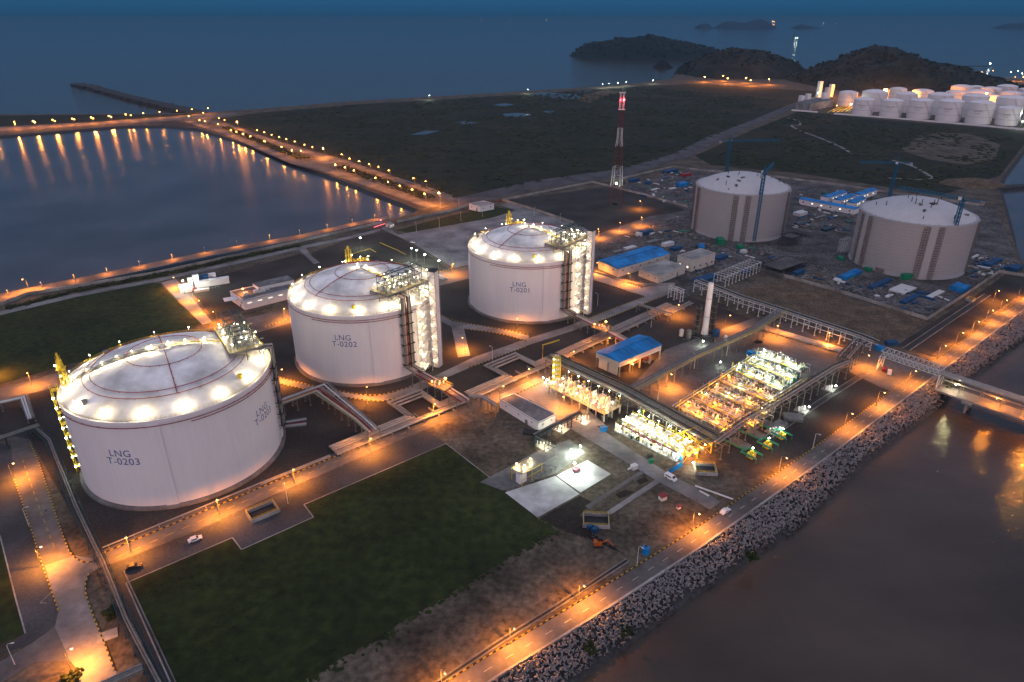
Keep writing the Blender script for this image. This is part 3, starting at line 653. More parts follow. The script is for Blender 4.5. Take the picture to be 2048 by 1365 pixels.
# lit lamps inside the plant, (base pixel, aim angle, label)
site = [((58, 580), -2, 'lit orange lamp standing alone on the orange embankment path by the lagoon'),
 ((356, 579), 2.6, 'lit orange lamp nearest the floodlit white equipment at the end of the lawn'), ((383, 604), 2.6, 'second lit orange lamp down the pale road beside the back lawn'),
 ((407, 627), 2.6, 'third lit orange lamp down the pale road beside the back lawn'), ((436, 650), 2.6, 'lit orange lamp at the foot of the pale road behind the near tank'),
 ((64, 772), -1, 'lit orange lamp on the dark road between back lawn and the near tank'), ((-14, 758), 1.5, 'lit orange lamp at the lower left corner of the back lawn'),
 ((1197, 476), -2, 'lit orange lamp nearest the white lift tower on the road past the far tank'), ((1240, 463), -2, 'middle lit orange lamp on the road north of the blue roofed warehouse'),
 ((1283, 452), -2, 'lit orange lamp on the warehouse road nearest the unfinished concrete tanks'), ((1283, 420), 2.5, 'lit orange lamp in the dark field beside the lattice tower'),
 ((1197, 546), -2.4, 'lit orange lamp at the corner of the blue roofed warehouse'), ((1259, 568), -2.4, 'lit orange lamp in front of the low pale grey building'),
 ((1361, 636), 2.5, 'lit orange lamp behind the slim white stack'), ((1034, 660), -1.5, 'lit orange lamp in front of the wall of tank T-0201'),
 ((1058, 763), -1.6, 'lit orange lamp by the pipe rack at the top of the turning circle'), ((930, 705), 2.2, 'lit orange lamp by the path crossing between tanks T-0201 and T-0202'),
 ((735, 808), 1.6, 'lit orange lamp at the bend of the path below tank T-0202'), ((560, 770), .6, 'lit orange lamp on the path between the near tank and T-0202'),
 ((262, 1106), -1.0, 'lit orange lamp at the pipe bridge end of the road under the near tank'), ((440, 1030), -1.0, 'second lit orange lamp from the pipe bridge under the near tank'),
 ((590, 968), -1.0, 'lit orange lamp beside the open sump on the near tank road'), ((742, 905), -1.0, 'lit orange lamp on the road above the tip of the big lawn'), ((868, 835), -1.0, 'lit orange lamp on the road where pipes cross towards the grey roofed building'),
 ((28, 962), .2, 'upper lit orange lamp on the left road of the near tank'), ((83, 1133), .2, 'lit orange lamp at the left road junction'), ((143, 1342), .3, 'lit orange lamp at the lowest bend of the left road'),
 ((1553, 675), -2.2, 'lit orange lamp at the top corner of the process yard'), ((1655, 690), -2.2, 'lit orange lamp under the crossing pipe racks near the jetty'), ((1730, 742), 1.0, 'lit orange lamp beneath the end of the long pipe rack'),
 ((1142, 728), -1.0, 'lit orange lamp at the end of the low pipes left of the blue roofed shed'), ((1213, 700), -1.0, 'lit orange lamp behind the blue roofed shed'),
 ((905, 548), -1.0, 'lit orange lamp on the road left of the far tank'), ((570, 640), -1.0, 'lit orange lamp on the road between the two nearer tanks'), ((1000, 800), -.5, 'lit orange lamp by the corner of the grey roofed building'), ((1118, 822), -.5, 'lit orange lamp on the turning circle below the orange lit heater bay'),
 ((600, 625), -.5, 'lit orange lamp behind the wall of tank T-0202'), ((1332, 776), -.5, 'lit orange lamp alone on the open floor of the process yard'), ((1450, 655), -.5, 'lit orange lamp between the slim stack and the pipe rack')]
used = [False]; pr = lamp_proto('street_lamp', 'street lamp', 'sod', PS, 9, spread=180)
for q, a, l in site: o = place(pr, used, G(*q), a, l); o['group'] = 'sodium street lamps inside the plant'
used = [False]; pr = lamp_proto('street_lamp', 'street lamp', 'sod', 11500, 9, 2.4, .35, spread=164)
for i, q in enumerate([(1020, 1289), (1157, 1203), (1384, 1058), (1557, 945), (1688, 855), (1752, 812), (1815, 768), (1875, 716), (1910, 690), (1942, 667), (1970, 644), (1998, 623), (2035, 597), (884, 1378)]):
    o = place(pr, used, G(*q), rda - math.pi / 2, (ORD[i] + ' lit orange lamp along the seaward road, counting up from the bottom of the photo') if i < 13 else 'lit orange lamp on the seaward road at the very bottom edge'); o['group'] = 'lit lamps on the seaward road'
o = place(pr, used, G(1986, 603), -1.5, 'lit orange lamp standing back in the dark field beside the seaward road'); o['group'] = 'lit lamps on the seaward road'
used = [False]; pr = dead_proto('street_lamp')
for q, a, l in [((1274, 1129), -.9, 'unlit white lamp post on the seaward road beside the round blue tank'), ((1625, 899), -.9, 'unlit white lamp post on the seaward road by the green loading pipes'), ((58, 1052), .2, 'unlit lamp post midway down the left road'),
  ((30, 1330), .2, 'unlit lamp post at the foot of the left road'), ((576, 1008), 2, 'unlit lamp post beside the open sump'), ((833, 465), 2, 'unlit lamp post nearest the small white cabin on the concrete yard'), ((879, 455), 2, 'second unlit lamp post from the cabin along the narrow lawn'),
  ((922, 443), 2, 'third unlit lamp post from the cabin along the narrow lawn'), ((965, 434), 2, 'unlit lamp post at the gatehouse end of the narrow lawn'), ((1388, 738), 2, 'unlit curved lamp post on the process yard near the middle pipe rack'), ((1453, 712), 2, 'unlit curved lamp post on the process yard by the bright drums'),
  ((1314, 815), 2, 'unlit curved lamp post on the process yard behind the heater rack'), ((985, 722), 2.4, 'unlit lamp post on the path by the pipe loop'), ((1302, 655), 2.4, 'unlit lamp post by the low pipes behind the blue roofed shed'), ((1195, 612), 2.4, 'unlit lamp post beside the road curve near the lift tower'),
  ((918, 416), 1, 'tall unlit lamp post by the road in front of the gatehouse'), ((1068, 433), 1, 'unlit lamp post inside the wall corner of the concrete yard'), ((1120, 446), 1, 'unlit lamp post along the yard wall above the far tank')]:
    o = place(pr, used, G(*q), a, l); o['group'] = 'unlit lamp posts'
used = [False]; pr = lamp_proto('added_path_lamp', 'added path lamp', 'sod', 2600, 5, .8, .14)  # low row added to light the embankment road; no lamp heads seen there
for i, q in enumerate([(18, 593), (85, 577), (150, 562), (215, 548), (280, 534), (345, 520), (410, 506), (475, 493), (540, 481), (600, 471), (655, 460), (705, 449), (750, 440)]): o = place(pr, used, G(*q), -1.2, ORD[i] + ' added low orange path lamp on the lagoon embankment, counting from the left'); o['group'] = 'added low lamps on the lagoon embankment'
# cool white floodlight masts
used = [False]; pr = lamp_proto('floodlight_mast', 'floodlight', 'cool', 6500, 11, .6, .7)
for q, l in [((370, 590), 'first white floodlight mast over the small white equipment'), ((392, 583), 'second white floodlight mast over the small white equipment'), ((722, 500), 'white floodlight mast alone in the dark yard behind tank T-0202'), ((824, 522), 'first white floodlight mast in the row of valves behind T-0202'),
   ((834, 526), 'second white floodlight mast in the row of valves behind T-0202'), ((850, 535), 'third white floodlight mast in the row of valves behind T-0202'), ((878, 548), 'fourth white floodlight mast in the row of valves behind T-0202')]:
    o = place(pr, used, G(*q), 1.0, l); o['group'] = 'white floodlight masts'
# far lamps round the hills and the port
used = [False]; pr = lamp_proto('flood_lamp', 'floodlight', 'sod', 60000, 16, 1, 1.3, True)
for i, q in enumerate([(1409, 155), (1446, 153), (1455, 158), (1492, 157), (1501, 162), (1538, 160)]):
    p = G(*q, 14); p.z = 0; o = place(pr, used, p, -1.5, ORD[i] + ' lit orange lamp at the foot of the quarried hill, counting from the left'); o['group'] = 'lamps below the quarried hill'
p = G(1767, 198); pr = lamp_proto('flood_lamp', 'floodlight', 'sod', 1300000, z_at(p, 181) + 2, 1, 5.0, True); pr.location = p; pr.rotation_euler = (0, 0, -1.5); pr['label'] = 'very bright orange flood lamp at the foot of the conical hill'
p = G(1972, 190, 24); p.z = 0; pr = lamp_proto('flood_lamp', 'floodlight', 'sod', 160000, 28, 1, 2.2, True); pr.location = p; pr.rotation_euler = (0, 0, -1.5); pr['label'] = 'bright orange flood lamp among the rear storage tanks'
used = [False]; pr = lamp_proto('flood_lamp', 'floodlight', 'cool', 15000, 14, 1, 1.0)
for i, (q, l) in enumerate([((1702, 210), 'small white lamp at the left end tank of the tank farm'), ((1823, 207), 'small white lamp between the second and third front row storage tanks'), ((1847, 201), 'small white lamp behind the front row of storage tanks near the middle'), ((1875, 215), 'small white lamp between the third and fourth front row storage tanks'),
     ((1915, 205), 'small white lamp by the large second row storage tank'), ((1937, 216), 'small white lamp between the fourth and fifth front row storage tanks'), ((1996, 222), 'small white lamp between the last front row storage tanks'), ((1636, 187), 'white lamp on the works building beside the tank farm'), ((2043, 228), 'brighter white lamp at the right edge of the tank farm'), ((2044, 245), 'lower white lamp at the right edge of the tank farm')]):
    p = G(*q, 12); p.z = 0; o = place(pr, used, p, -1.5, l); o['group'] = 'white lamps in the tank farm'
for i, (q, l) in enumerate([((859, 192), 'white shore lamp on the marsh coast nearest the breakwater'), ((1055, 180), 'small white shore lamp midway along the marsh coast'), ((1205, 169), 'first of the close shore lamps near the island'), ((1218, 168), 'second of the close shore lamps near the island'), ((1236, 167), 'third of the close shore lamps near the island'), ((1252, 165), 'fourth of the close shore lamps near the island'), ((1306, 161), 'shore lamp nearest the little islet')]):
    p = G(*q, 10); p.z = 0; o = place(pr, used, p, -1.5, l, .8); o['group'] = 'white lamps along the marsh coast'
# ================================================================== LNG TANKS
TR, TH_ = 42.0, 41.0
DOME_Z, DOME_H = 41.3, 11.5
def dome_z(r):
    rr = TR - 1.2; Rs = (rr * rr + DOME_H ** 2) / (2 * DOME_H)
    return DOME_Z + math.sqrt(max(0, Rs * Rs - r * r)) - (Rs - DOME_H)
FONTCURVE = {}
def wall_text(lines, cx, cy, phi, z, parent, size=4.4):
    mb = MB()
    for k, tx in enumerate(lines):
        cu = bpy.data.curves.new('lettering', 'FONT'); cu.body = tx; cu.size = size; cu.align_x = 'CENTER'; cu.space_character = 1.08
        o = bpy.data.objects.new('lettering_source', cu); col.objects.link(o)
        dg = bpy.context.evaluated_depsgraph_get(); me = o.evaluated_get(dg).to_mesh()
        bmx = bmesh.new(); bmx.from_mesh(me); bmesh.ops.triangulate(bmx, faces=bmx.faces)
        bmesh.ops.subdivide_edges(bmx, edges=[e for e in bmx.edges if e.calc_length() > 1.2], cuts=2)
        bmesh.ops.triangulate(bmx, faces=bmx.faces); bmx.verts.index_update()
        vs = []
        for v in bmx.verts:
            a = phi + (v.co.x - (0.5 if k == 0 else 0)) / TR
            vs.append((cx + math.cos(a) * (TR + .07), cy + math.sin(a) * (TR + .07), z - k * size * .86 + v.co.y))
        mb.add(vs, [tuple(v.index for v in f.verts) for f in bmx.faces]); bmx.free()
        o.evaluated_get(dg).to_mesh_clear(); bpy.data.objects.remove(o); bpy.data.curves.remove(cu)
    return mb.build('lettering', M['lettering'], parent)
RIM_P, PLAT_P = 2300, 1100
def bulb_lamp(parent, name, base, h, kind, power, br=.42, m='grey_steel'):
    mb = MB(); base = Vector(base); mb.bar(base, base + Vector((0, 0, h)), .07, 5); o = mb.build(name, M[m], parent)
    mb = MB(); mb.ball(base + Vector((0, 0, h + br * .6)), br, .7, 8, 5); mb.build('lamp_bulb', M['lamp_' + {'sod': 'sodium'}.get(kind, kind)], o)
    if power: light(o, base + Vector((0, 0, h - .35)), kind, power, .25)
    return o
def lng_tank(X, Y, label, texts, ph_plat, ph_riser, ph_stair, ph_lift, ph_mast, mast_h, seed, ph_but):
    rg = random.Random(seed); C = Vector((X, Y, 0)); t = thing('storage_tank', label, 'storage tank', C, 'white gas storage tanks')
    def P(ph, r, z): return Vector((X + r * math.cos(ph), Y + r * math.sin(ph), z))
    mb = MB(); mb.lathe(C, [(TR + 1.6, 0), (TR + 1.6, 1.0), (TR + .9, 1.3), (TR - .5, 1.3)], 128); mb.build('base_ring', M['concrete_dark'], t, smooth=True)
    mb = MB(); mb.lathe(C, [(TR, 1.2), (TR, TH_ - 1.2), (TR + .35, TH_ - .9), (TR + .35, TH_ + .5), (TR - .5, TH_ + .5), (TR - .5, TH_)], 160); mb.build('wall', M['tank_wall'], t, smooth=True)
    for k in range(4):
        a0 = ph_but + k * math.pi / 2; mb = MB(); n = 6
        A = [P(a0 + i * .11 / n, TR + .55, z) for z in (1.25, TH_ - 1.0) for i in range(n + 1)]; Bq = [P(a0 + i * .11 / n, TR - .05, z) for z in (1.25, TH_ - 1.0) for i in range(n + 1)]
        m_ = n + 1; fs = [(i, i + 1, m_ + i + 1, m_ + i) for i in range(n)] + [(0, m_, 3 * m_, 2 * m_), (n, 2 * m_ + n, 3 * m_ + n, m_ + n)] + [(m_ + i, m_ + i + 1, 3 * m_ + i + 1, 3 * m_ + i) for i in range(n)]
        mb.add(A + Bq, fs); mb.build('buttress', M['tank_wall'], t, smooth=True)
    mb = MB(); mb.lathe(C, [(r_, dome_z(r_)) for r_ in [TR - 1.2 - i * (TR - 1.3) / 20 for i in range(21)]], 128, cap=False); mb.build('dome_roof', M['dome'], t, smooth=True)
    for z in (39.1, 37.9):
        a0, a1 = ((0, 2 * math.pi) if z > 38.5 else (ph_riser - 1.25, ph_riser - .06)); n = 140 if z > 38.5 else 40
        mb = MB(); mb.tube([P(lerp(a0, a1, i / n), TR + .75, z) for i in range(n + (0 if z > 38.5 else 1))], .17, 5, closed=z > 38.5)
        for i in range(0, n, 4): mb.bar(P(lerp(a0, a1, i / n), TR, z), P(lerp(a0, a1, i / n), TR + .9, z), .1)
        mb.build('fire_water_ring', M['red'], t)
    for r_ in (.77 * TR, .70 * TR, .36 * TR):
        mb = MB(); mb.tube([P(2 * math.pi * i / 100, r_, dome_z(r_) + .55) for i in range(100)], .15, 5, closed=True)
        for i in range(0, 100, 4): mb.bar(P(2 * math.pi * i / 100, r_, dome_z(r_) - .1), P(2 * math.pi * i / 100, r_, dome_z(r_) + .7), .1)
        mb.build('roof_ring_pipe', M['red'], t)
    for a in (ph_plat - 1.6, ph_plat + 1.55):
        mb = MB(); mb.tube([P(a, r_, dome_z(r_) + .6) for r_ in (1, 8, 15, 22, 28, .77 * TR)], .19, 5)
        for r_ in range(4, 32, 4): mb.bar(P(a + .012, r_, dome_z(r_) - .1), P(a + .012, r_, dome_z(r_) + .7), .1)
        mb.build('roof_pipe', M['red'], t)
    mb = MB(); n = 150
    for z in (42.2, 42.8): mb.tube([P(2 * math.pi * i / n, TR - .1, z) for i in range(n)], .055, 4, closed=True)
    for i in range(n): mb.bar(P(2 * math.pi * i / n, TR - .1, 41.4), P(2 * math.pi * i / n, TR - .1, 42.8), .05)
    mb.build('handrail', M['yellow'], t)
    for i in range(16):
        a = ph_plat + .2 + (i + .5) * 2 * math.pi / 16; bulb_lamp(t, 'rim_lamp', P(a, TR - 2.6, 42.0), 3.3, 'warm', RIM_P * rg.uniform(.75, 1.25) // 100 * 100, rg.choice((.18, .22, .26)))
    for k, a in enumerate((ph_plat - .85, ph_plat + 2.2, ph_plat + 3.6)):
        q = P(a, TR * .87, dome_z(TR * .87)); mb = MB(); mb.cyl(q + Vector((0, 0, -.3)), .9, 1.5, 14); mb.cyl(q + Vector((0, 0, 1.2)), 1.15, .3, 14); mb.build('manway', M['yellow' if k == 0 else 'grey_steel'], t)
    # crown walkway
    mb = MB(); pl = [P(ph_plat, r_, dome_z(r_) + .9) for r_ in (30, 22, 14, 7, 0)]; mb.strip(pl, 1.3, h=.12)
    for s in (-1, 1):
        sd = Vector((-math.sin(ph_plat), math.cos(ph_plat), 0)) * .65 * s
        mb.tube([p + sd + Vector((0, 0, 1.1)) for p in pl], .05, 4)
        for p, d in along(pl, 2.2): mb.bar(p + sd - Vector((0, 0, 1)), p + sd + Vector((0, 0, 1.1)), .05)
    mb.build('crown_walkway', M['yellow'], t)
    mb = MB(); mb.cyl(C + Vector((0, 0, dome_z(0) - .2)), 3.2, .8, 28); mb.cyl(C + Vector((0, 0, dome_z(0) + .5)), 1.1, 1.4, 16); mb.build('crown_manhole', M['white_steel'], t)
    for r_ in (2.5, 9, 17, 25): bulb_lamp(t, 'crown_lamp', P(ph_plat + (.5 if r_ < 5 else .09), r_, dome_z(r_)), 2.0, 'warm', 3000 if r_ < 5 else 1500, .24)
    bulb_lamp(t, 'crown_lamp', P(ph_plat + 3, 4.5, dome_z(4.5)), 2.0, 'warm', 3000, .24)
    # pump platform and its cage
    ca, sa = math.cos(ph_plat), math.sin(ph_plat)
    def Q(u, v, z): return Vector((X + ca * (30.5 + u) - sa * v, Y + sa * (30.5 + u) + ca * v, z))    # u outwards, v along the rim
    ZD = 50.0; Lh, Wh = 15.0, 7.0
    mb = MB(); mb.prism([Q(-Wh, -Lh, 0), Q(Wh, -Lh, 0), Q(Wh, Lh, 0), Q(-Wh, Lh, 0)], ZD - .35, ZD)
    for v in (-Lh, -5, 5, Lh): mb.bar(Q(-Wh, v, ZD - .7), Q(Wh + 3, v, ZD - .7), .3)
    for u in (-Wh, 0, Wh): mb.bar(Q(u, -Lh, ZD - .8), Q(u, Lh, ZD - .8), .32)
    pf = mb.build('pump_platform', M['grey_steel'], t)
    for u in (-Wh, 0, Wh):
        for v in (-Lh, -7.5, 0, 7.5, Lh):
            mb = MB(); q = Q(u, v, 0); r_ = (q - C).length; mb.bar((q.x, q.y, dome_z(min(r_, TR - 1.2)) - .3), (q.x, q.y, ZD - .3), .22); mb.build('platform_leg', M['grey_steel'], pf)
    mb = MB()
    for v in (-Lh, -7.5, 0, 7.5):
        for u in (-Wh, Wh):
            a, b = Q(u, v, 0), Q(u, v + 7.5, 0)
            mb.bar((a.x, a.y, dome_z(min((a - C).length, TR - 1.2))), (b.x, b.y, ZD - .5), .12); mb.bar((b.x, b.y, dome_z(min((b - C).length, TR - 1.2))), (a.x, a.y, ZD - .5), .12)
    mb.build('platform_bracing', M['grey_steel'], pf)
    mb = MB(); ZT = ZD + 8.5
    vv = [-Lh + 2 + i * (2 * Lh - 4) / 5 for i in range(6)]
    for u in (-3.2, 4.2):
        for v in vv: mb.bar(Q(u, v, ZD), Q(u, v, ZT), .17)
        for z in (ZD + 4.4, ZT): mb.bar(Q(u, vv[0], z), Q(u, vv[-1], z), .2)
        for a, b in zip(vv, vv[1:]): mb.bar(Q(u, a, ZD + 4.4), Q(u, b, ZT), .1); mb.bar(Q(u, b, ZD), Q(u, a, ZD + 4.4), .08)
    for v in vv:
        for z in (ZD + 4.4, ZT): mb.bar(Q(-3.2, v, z), Q(4.2, v, z), .17)
    for a, b in zip(vv, vv[1:]): mb.bar(Q(-3.2, a, ZT), Q(4.2, b, ZT), .1); mb.bar(Q(4.2, a, ZT), Q(-3.2, b, ZT), .1)
    mb.bar(Q(.5, vv[0] - 1, ZT + .3), Q(.5, vv[-1] + 1, ZT + .3), .28)
    mb.build('hoist_frame', M['dark_steel'], t)
    for i in range(5):
        v = -11 + i * 5.0; mb = MB(); mb.cyl(Q(-.5, v, ZD), .55, 2.6, 12); mb.cyl(Q(-.5, v, ZD + 2.6), .8, .35, 12); mb.tube([Q(-.5, v, ZD + 2.0), Q(2.6, v + .6, ZD + 2.0), Q(5.0, v + .6, ZD + 1.2), Q(Wh, v + .6, ZD - .5)], .26, 8)
        mb.box(Q(1.4, v - 1.4, ZD + .8), (1.0, 1.0, 1.6), ph_plat); mb.build('pump_head', M['pipe'], pf, smooth=True)
    mb = MB()
    for k in range(60):
        mb = MB(); u, v, z = rg.uniform(-6, 6), rg.uniform(-13, 13), rg.uniform(.3, 2.6); q = Q(u, v, ZD + z)
        if rg.random() < .5: mb.bar(q, q + (Q(rg.uniform(-3, 3), 0, 0) - Q(0, 0, 0)), .11, 6)
        elif rg.random() < .6: mb.bar(q, q + (Q(0, rg.uniform(-4, 4), 0) - Q(0, 0, 0)), .11, 6)
        else: mb.bar(Q(u, v, ZD), Q(u, v, ZD + rg.uniform(1, 3.4)), .13, 6); mb.box(Q(u, v, ZD + 1.2), (.7, .7, .6), ph_plat)
        mb.build('platform_pipe', M['white_steel' if k % 4 else 'pipe'], pf)
    mb = MB()
    cor = [Q(-Wh, -Lh, ZD), Q(Wh, -Lh, ZD), Q(Wh, Lh, ZD), Q(-Wh, Lh, ZD)]
    for k in range(4):
        a, b = cor[k], cor[(k + 1) % 4]
        for z in (.6, 1.15): mb.bar(a + Vector((0, 0, z)), b + Vector((0, 0, z)), .06)
        for p, d in along([a, b], 1.6): mb.bar(p, p + Vector((0, 0, 1.15)), .05)
    mb.build('platform_handrail', M['yellow'], pf)
    for u, v in ((-5, -13), (-5, -4), (-5, 5), (-5, 13), (5.5, -9), (5.5, 0), (5.5, 9)): bulb_lamp(t, 'platform_lamp', Q(u, v, ZD), 2.9, 'warm', PLAT_P, .24)
    for v in (-10, 0, 10): bulb_lamp(t, 'platform_lamp', Q(8, v, 44.0), 1.6, 'warm', PLAT_P, .3)
    for k in range(12): bulb_lamp(t, 'platform_lamp', Q(rg.uniform(-6, 7), rg.uniform(-14, 14), ZD), rg.uniform(1.6, 5), rg.choice(('warm', 'warm', 'cool')), 0, .22)
    # riser pipes down the wall
    for i, (da, m_, r_) in enumerate(((-.085, 'grey_steel', .42), (-.060, 'pipe', .5), (-.032, 'red', .26), (-.008, 'dark', .3), (.014, 'pipe', .5), (.040, 'grey_steel', .3))):
        a = ph_riser + da; mb = MB(); mb.tube([P(a, TR - 8, ZD - 1.4), P(a, TR + 1.9, ZD - 1.4), P(a, TR + 1.9, 7.2), P(a, TR + 12, 7.2)], r_, 8); mb.build('riser_pipe', M[m_], t, smooth=True)
    for z in (9, 15, 21, 27, 33, 39):
        mb = MB()
        mb.bar(P(ph_riser - .11, TR + 2.5, z), P(ph_riser + .06, TR + 2.5, z), .3); mb.bar(P(ph_riser - .11, TR + 1.2, z - .1), P(ph_riser + .06, TR + 1.2, z - .1), .3)
        for da in (-.11, -.05, 0, .06): mb.bar(P(ph_riser + da, TR - .1, z), P(ph_riser + da, TR + 2.7, z), .2); mb.bar(P(ph_riser + da, TR, z - 2.0), P(ph_riser + da, TR + 2.5, z), .12)
        mb.build('riser_bracket', M['dark'], t)
    # stair tower
    if ph_stair is not None:
        sd = Vector((-math.sin(ph_stair), math.cos(ph_stair), 0)); o_ = Vector((math.cos(ph_stair), math.sin(ph_stair), 0)); B0 = P(ph_stair, TR + 3.2, 0); mb = MB(); ml = MB()
        def Sx(u, v, z): return B0 + o_ * u + sd * v + Vector((0, 0, z))
        for u in (-1.7, 1.7):
            for v in (-3.4, 3.4): mb.bar(Sx(u, v, 0), Sx(u, v, 47), .16)
        nz = 11; hz = 44 / nz
        for k in range(nz):
            z = k * hz; s = 1 if k % 2 else -1
            mb.strip([Sx(.8 * s, -2.6, z), Sx(.8 * s, 2.6, z + hz)] if k % 2 == 0 else [Sx(.8 * s, 2.6, z), Sx(.8 * s, -2.6, z + hz)], 1.3, h=.14)
            for u in (-1.7, 1.7): mb.bar(Sx(u, -3.4, z + hz), Sx(u, 3.4, z + hz), .09); mb.bar(Sx(u, -3.4, z + hz + 1.1), Sx(u, 3.4, z + hz + 1.1), .05)
            e = 3.0 if k % 2 == 0 else -3.0
            mb.box(Sx(0, e, z + hz), (3.4, .9, .12) , ph_stair)
            for v in (-3.4, 3.4): mb.bar(Sx(-1.7, v, z + hz), Sx(1.7, v, z + hz), .09)
        st = mb.build('stair_tower', M['white_steel'], t)
        for k in range(7): bulb_lamp(st, 'stair_lamp', Sx(-1.2, 0, 3 + k * 6.2), 1.8, 'warm', 520, .2)
        for k in range(6): bulb_lamp(st, 'stair_lamp', Sx(2.2, -3.9, 4 + k * 6.6), 1.6, 'warm', 240, .18)
    if ph_lift is not None:
        o_ = P(ph_lift, TR + 4.4, 0); mb = MB(); mb.box(o_, (3.6, 4.4, 58), ph_lift, bottom=True); sh = mb.build('lift_shaft', M['white'], t)
        mb = MB(); mb.box(o_ + Vector((0, 0, 58.0)), (4.3, 5.2, .5), ph_lift, bottom=True); mb.build('shaft_roof', M['dark'], sh)
        mb = MB()
        for k in range(1, 14): mb.lathe(o_ + Vector((0, 0, k * 4.2)), [(2.95, 0), (2.95, .14)], 4)
        mb = MB()
        for k in range(1, 14):
            for s in (-1, 1):
                q = o_ + Vector((-math.sin(ph_lift), math.cos(ph_lift), 0)) * 2.24 * s; mb.box(q + Vector((0, 0, k * 4.2)), (3.6, .08, .16), ph_lift)
            q = o_ + Vector((math.cos(ph_lift), math.sin(ph_lift), 0)) * -1.84; mb.box(q + Vector((0, 0, k * 4.2)), (.08, 4.4, .16), ph_lift)
        ox = Vector((math.cos(ph_lift), math.sin(ph_lift), 0)); oy = Vector((-ox.y, ox.x, 0))
        for k in range(14):
            z = k * 4.14; s_ = 1 if k % 2 else -1
            mb.bar(o_ - ox * 2.1 - oy * 2.5 * s_ + Vector((0, 0, z)), o_ - ox * 2.1 + oy * 2.5 * s_ + Vector((0, 0, z + 4.14)), .11); mb.bar(o_ - oy * 2.5 - ox * 2.1 * s_ + Vector((0, 0, z)), o_ - oy * 2.5 + ox * 2.1 * s_ + Vector((0, 0, z + 4.14)), .11)
        for a1 in (-2.1, 2.1):
            for b1 in (-2.5, 2.5): mb.bar(o_ + ox * a1 + oy * b1, o_ + ox * a1 + oy * b1 + Vector((0, 0, 58)), .14)
        mb.build('shaft_girts', M['grey_steel'], sh)
        for k in range(7): bulb_lamp(sh, 'shaft_lamp', o_ - oy * 3.6 - ox * .5 + Vector((0, 0, 4 + k * 7.4)), .8, 'warm', 230, .17)
        mb = MB()
        for z in (42, 47, 50): mb.bar(P(ph_lift, TR - 2, z), o_ + Vector((0, 0, z)), .35); mb.bar(P(ph_lift - .1, TR - 6, z), o_ + Vector((0, 0, z)), .2)
        mb.build('shaft_bridge', M['grey_steel'], sh)
    # vent mast in its yellow frame
    for ph, z in texts[1]: wall_text(texts[0], X, Y, ph, z, t)
    if ph_mast is None: return t
    a = ph_mast; mb = MB(); q = P(a, TR - 4, 0); zb = dome_z(TR - 4)
    ex = Vector((math.cos(a), math.sin(a), 0)); ey = Vector((-ex.y, ex.x, 0))
    for s1 in (-1, 1):
        for s2 in (-1, 1): mb.bar(q + ex * 1.6 * s1 + ey * 1.6 * s2 + Vector((0, 0, zb - .5)), q + ex * 1.4 * s1 + ey * 1.4 * s2 + Vector((0, 0, zb + mast_h)), .17)
    nz = max(2, int(mast_h / 3))
    for k in range(nz + 1):
        z = zb + k * mast_h / nz
        cs = [q + ex * 1.5 * s1 + ey * 1.5 * s2 + Vector((0, 0, z)) for s1, s2 in ((-1, -1), (1, -1), (1, 1), (-1, 1))]
        for i in range(4):
            mb.bar(cs[i], cs[(i + 1) % 4], .1)
            if k < nz: mb.bar(cs[i], cs[(i + 1) % 4] + Vector((0, 0, mast_h / nz)), .08)
    mf = mb.build('vent_frame', M['yellow'], t)
    mb = MB(); mb.bar(q + Vector((0, 0, zb)), q + Vector((0, 0, zb + mast_h + 2.5)), .45, 10); mb.cyl(q + Vector((0, 0, zb + mast_h + .4)), .8, 1.6, 12); mb.build('vent_pipe', M['yellow'], mf)
    mb = MB(); mb.box(q - ey * 7 + Vector((0, 0, zb + 1.9)), (4.0, 11, .25), a)
    for v in (-12, -9, -6, -3): mb.bar(q + ey * v + ex * 1.9 + Vector((0, 0, zb - 1.2)), q + ey * v + ex * 1.9 + Vector((0, 0, zb + 3.1)), .1); mb.bar(q + ey * v - ex * 1.9 + Vector((0, 0, zb - .5)), q + ey * v - ex * 1.9 + Vector((0, 0, zb + 3.1)), .1)
    for s1 in (-1.9, 1.9):
        for z in (2.5, 3.1): mb.bar(q - ey * 12.3 + ex * s1 + Vector((0, 0, zb + z)), q - ey * 1.7 + ex * s1 + Vector((0, 0, zb + z)), .07)
    for k in range(5): mb.cyl(q - ey * (3 + 2 * k) + Vector((0, 0, zb + 2.0)), .4, 1.3, 8)
    mb.build('valve_platform', M['yellow'], mf)
    for v, z in ((-12, 2.1), (-7, 2.1), (2.4, .5), (-2, 4)): bulb_lamp(t, 'vent_lamp', q + ey * v + Vector((0, 0, zb + z)), 2.2, 'warm', 520, .32)
    return t
T3 = lng_tank(-150.7, 265.5, 'nearest white domed gas tank lettered T-0203', (('LNG', 'T-0203'), ((R(265.6), 25.6), (R(349.6), 25.6))), R(33), R(16), None, None, None, 3, 1, R(282.5))
T2 = lng_tank(-85.5, 368.9, 'middle white domed gas tank lettered T-0202', (('LNG', 'T-0202'), ((R(265), 27.5),)), R(322), R(313), R(325), R(337), R(114), 10, 2, R(284.5))
T1 = lng_tank(12.07, 453.5, 'farthest white domed gas tank lettered T-0201', (('LNG', 'T-0201'), ((R(260.5), 25.5),)), R(322), R(304), R(316), R(328), R(112), 10, 3, R(281))
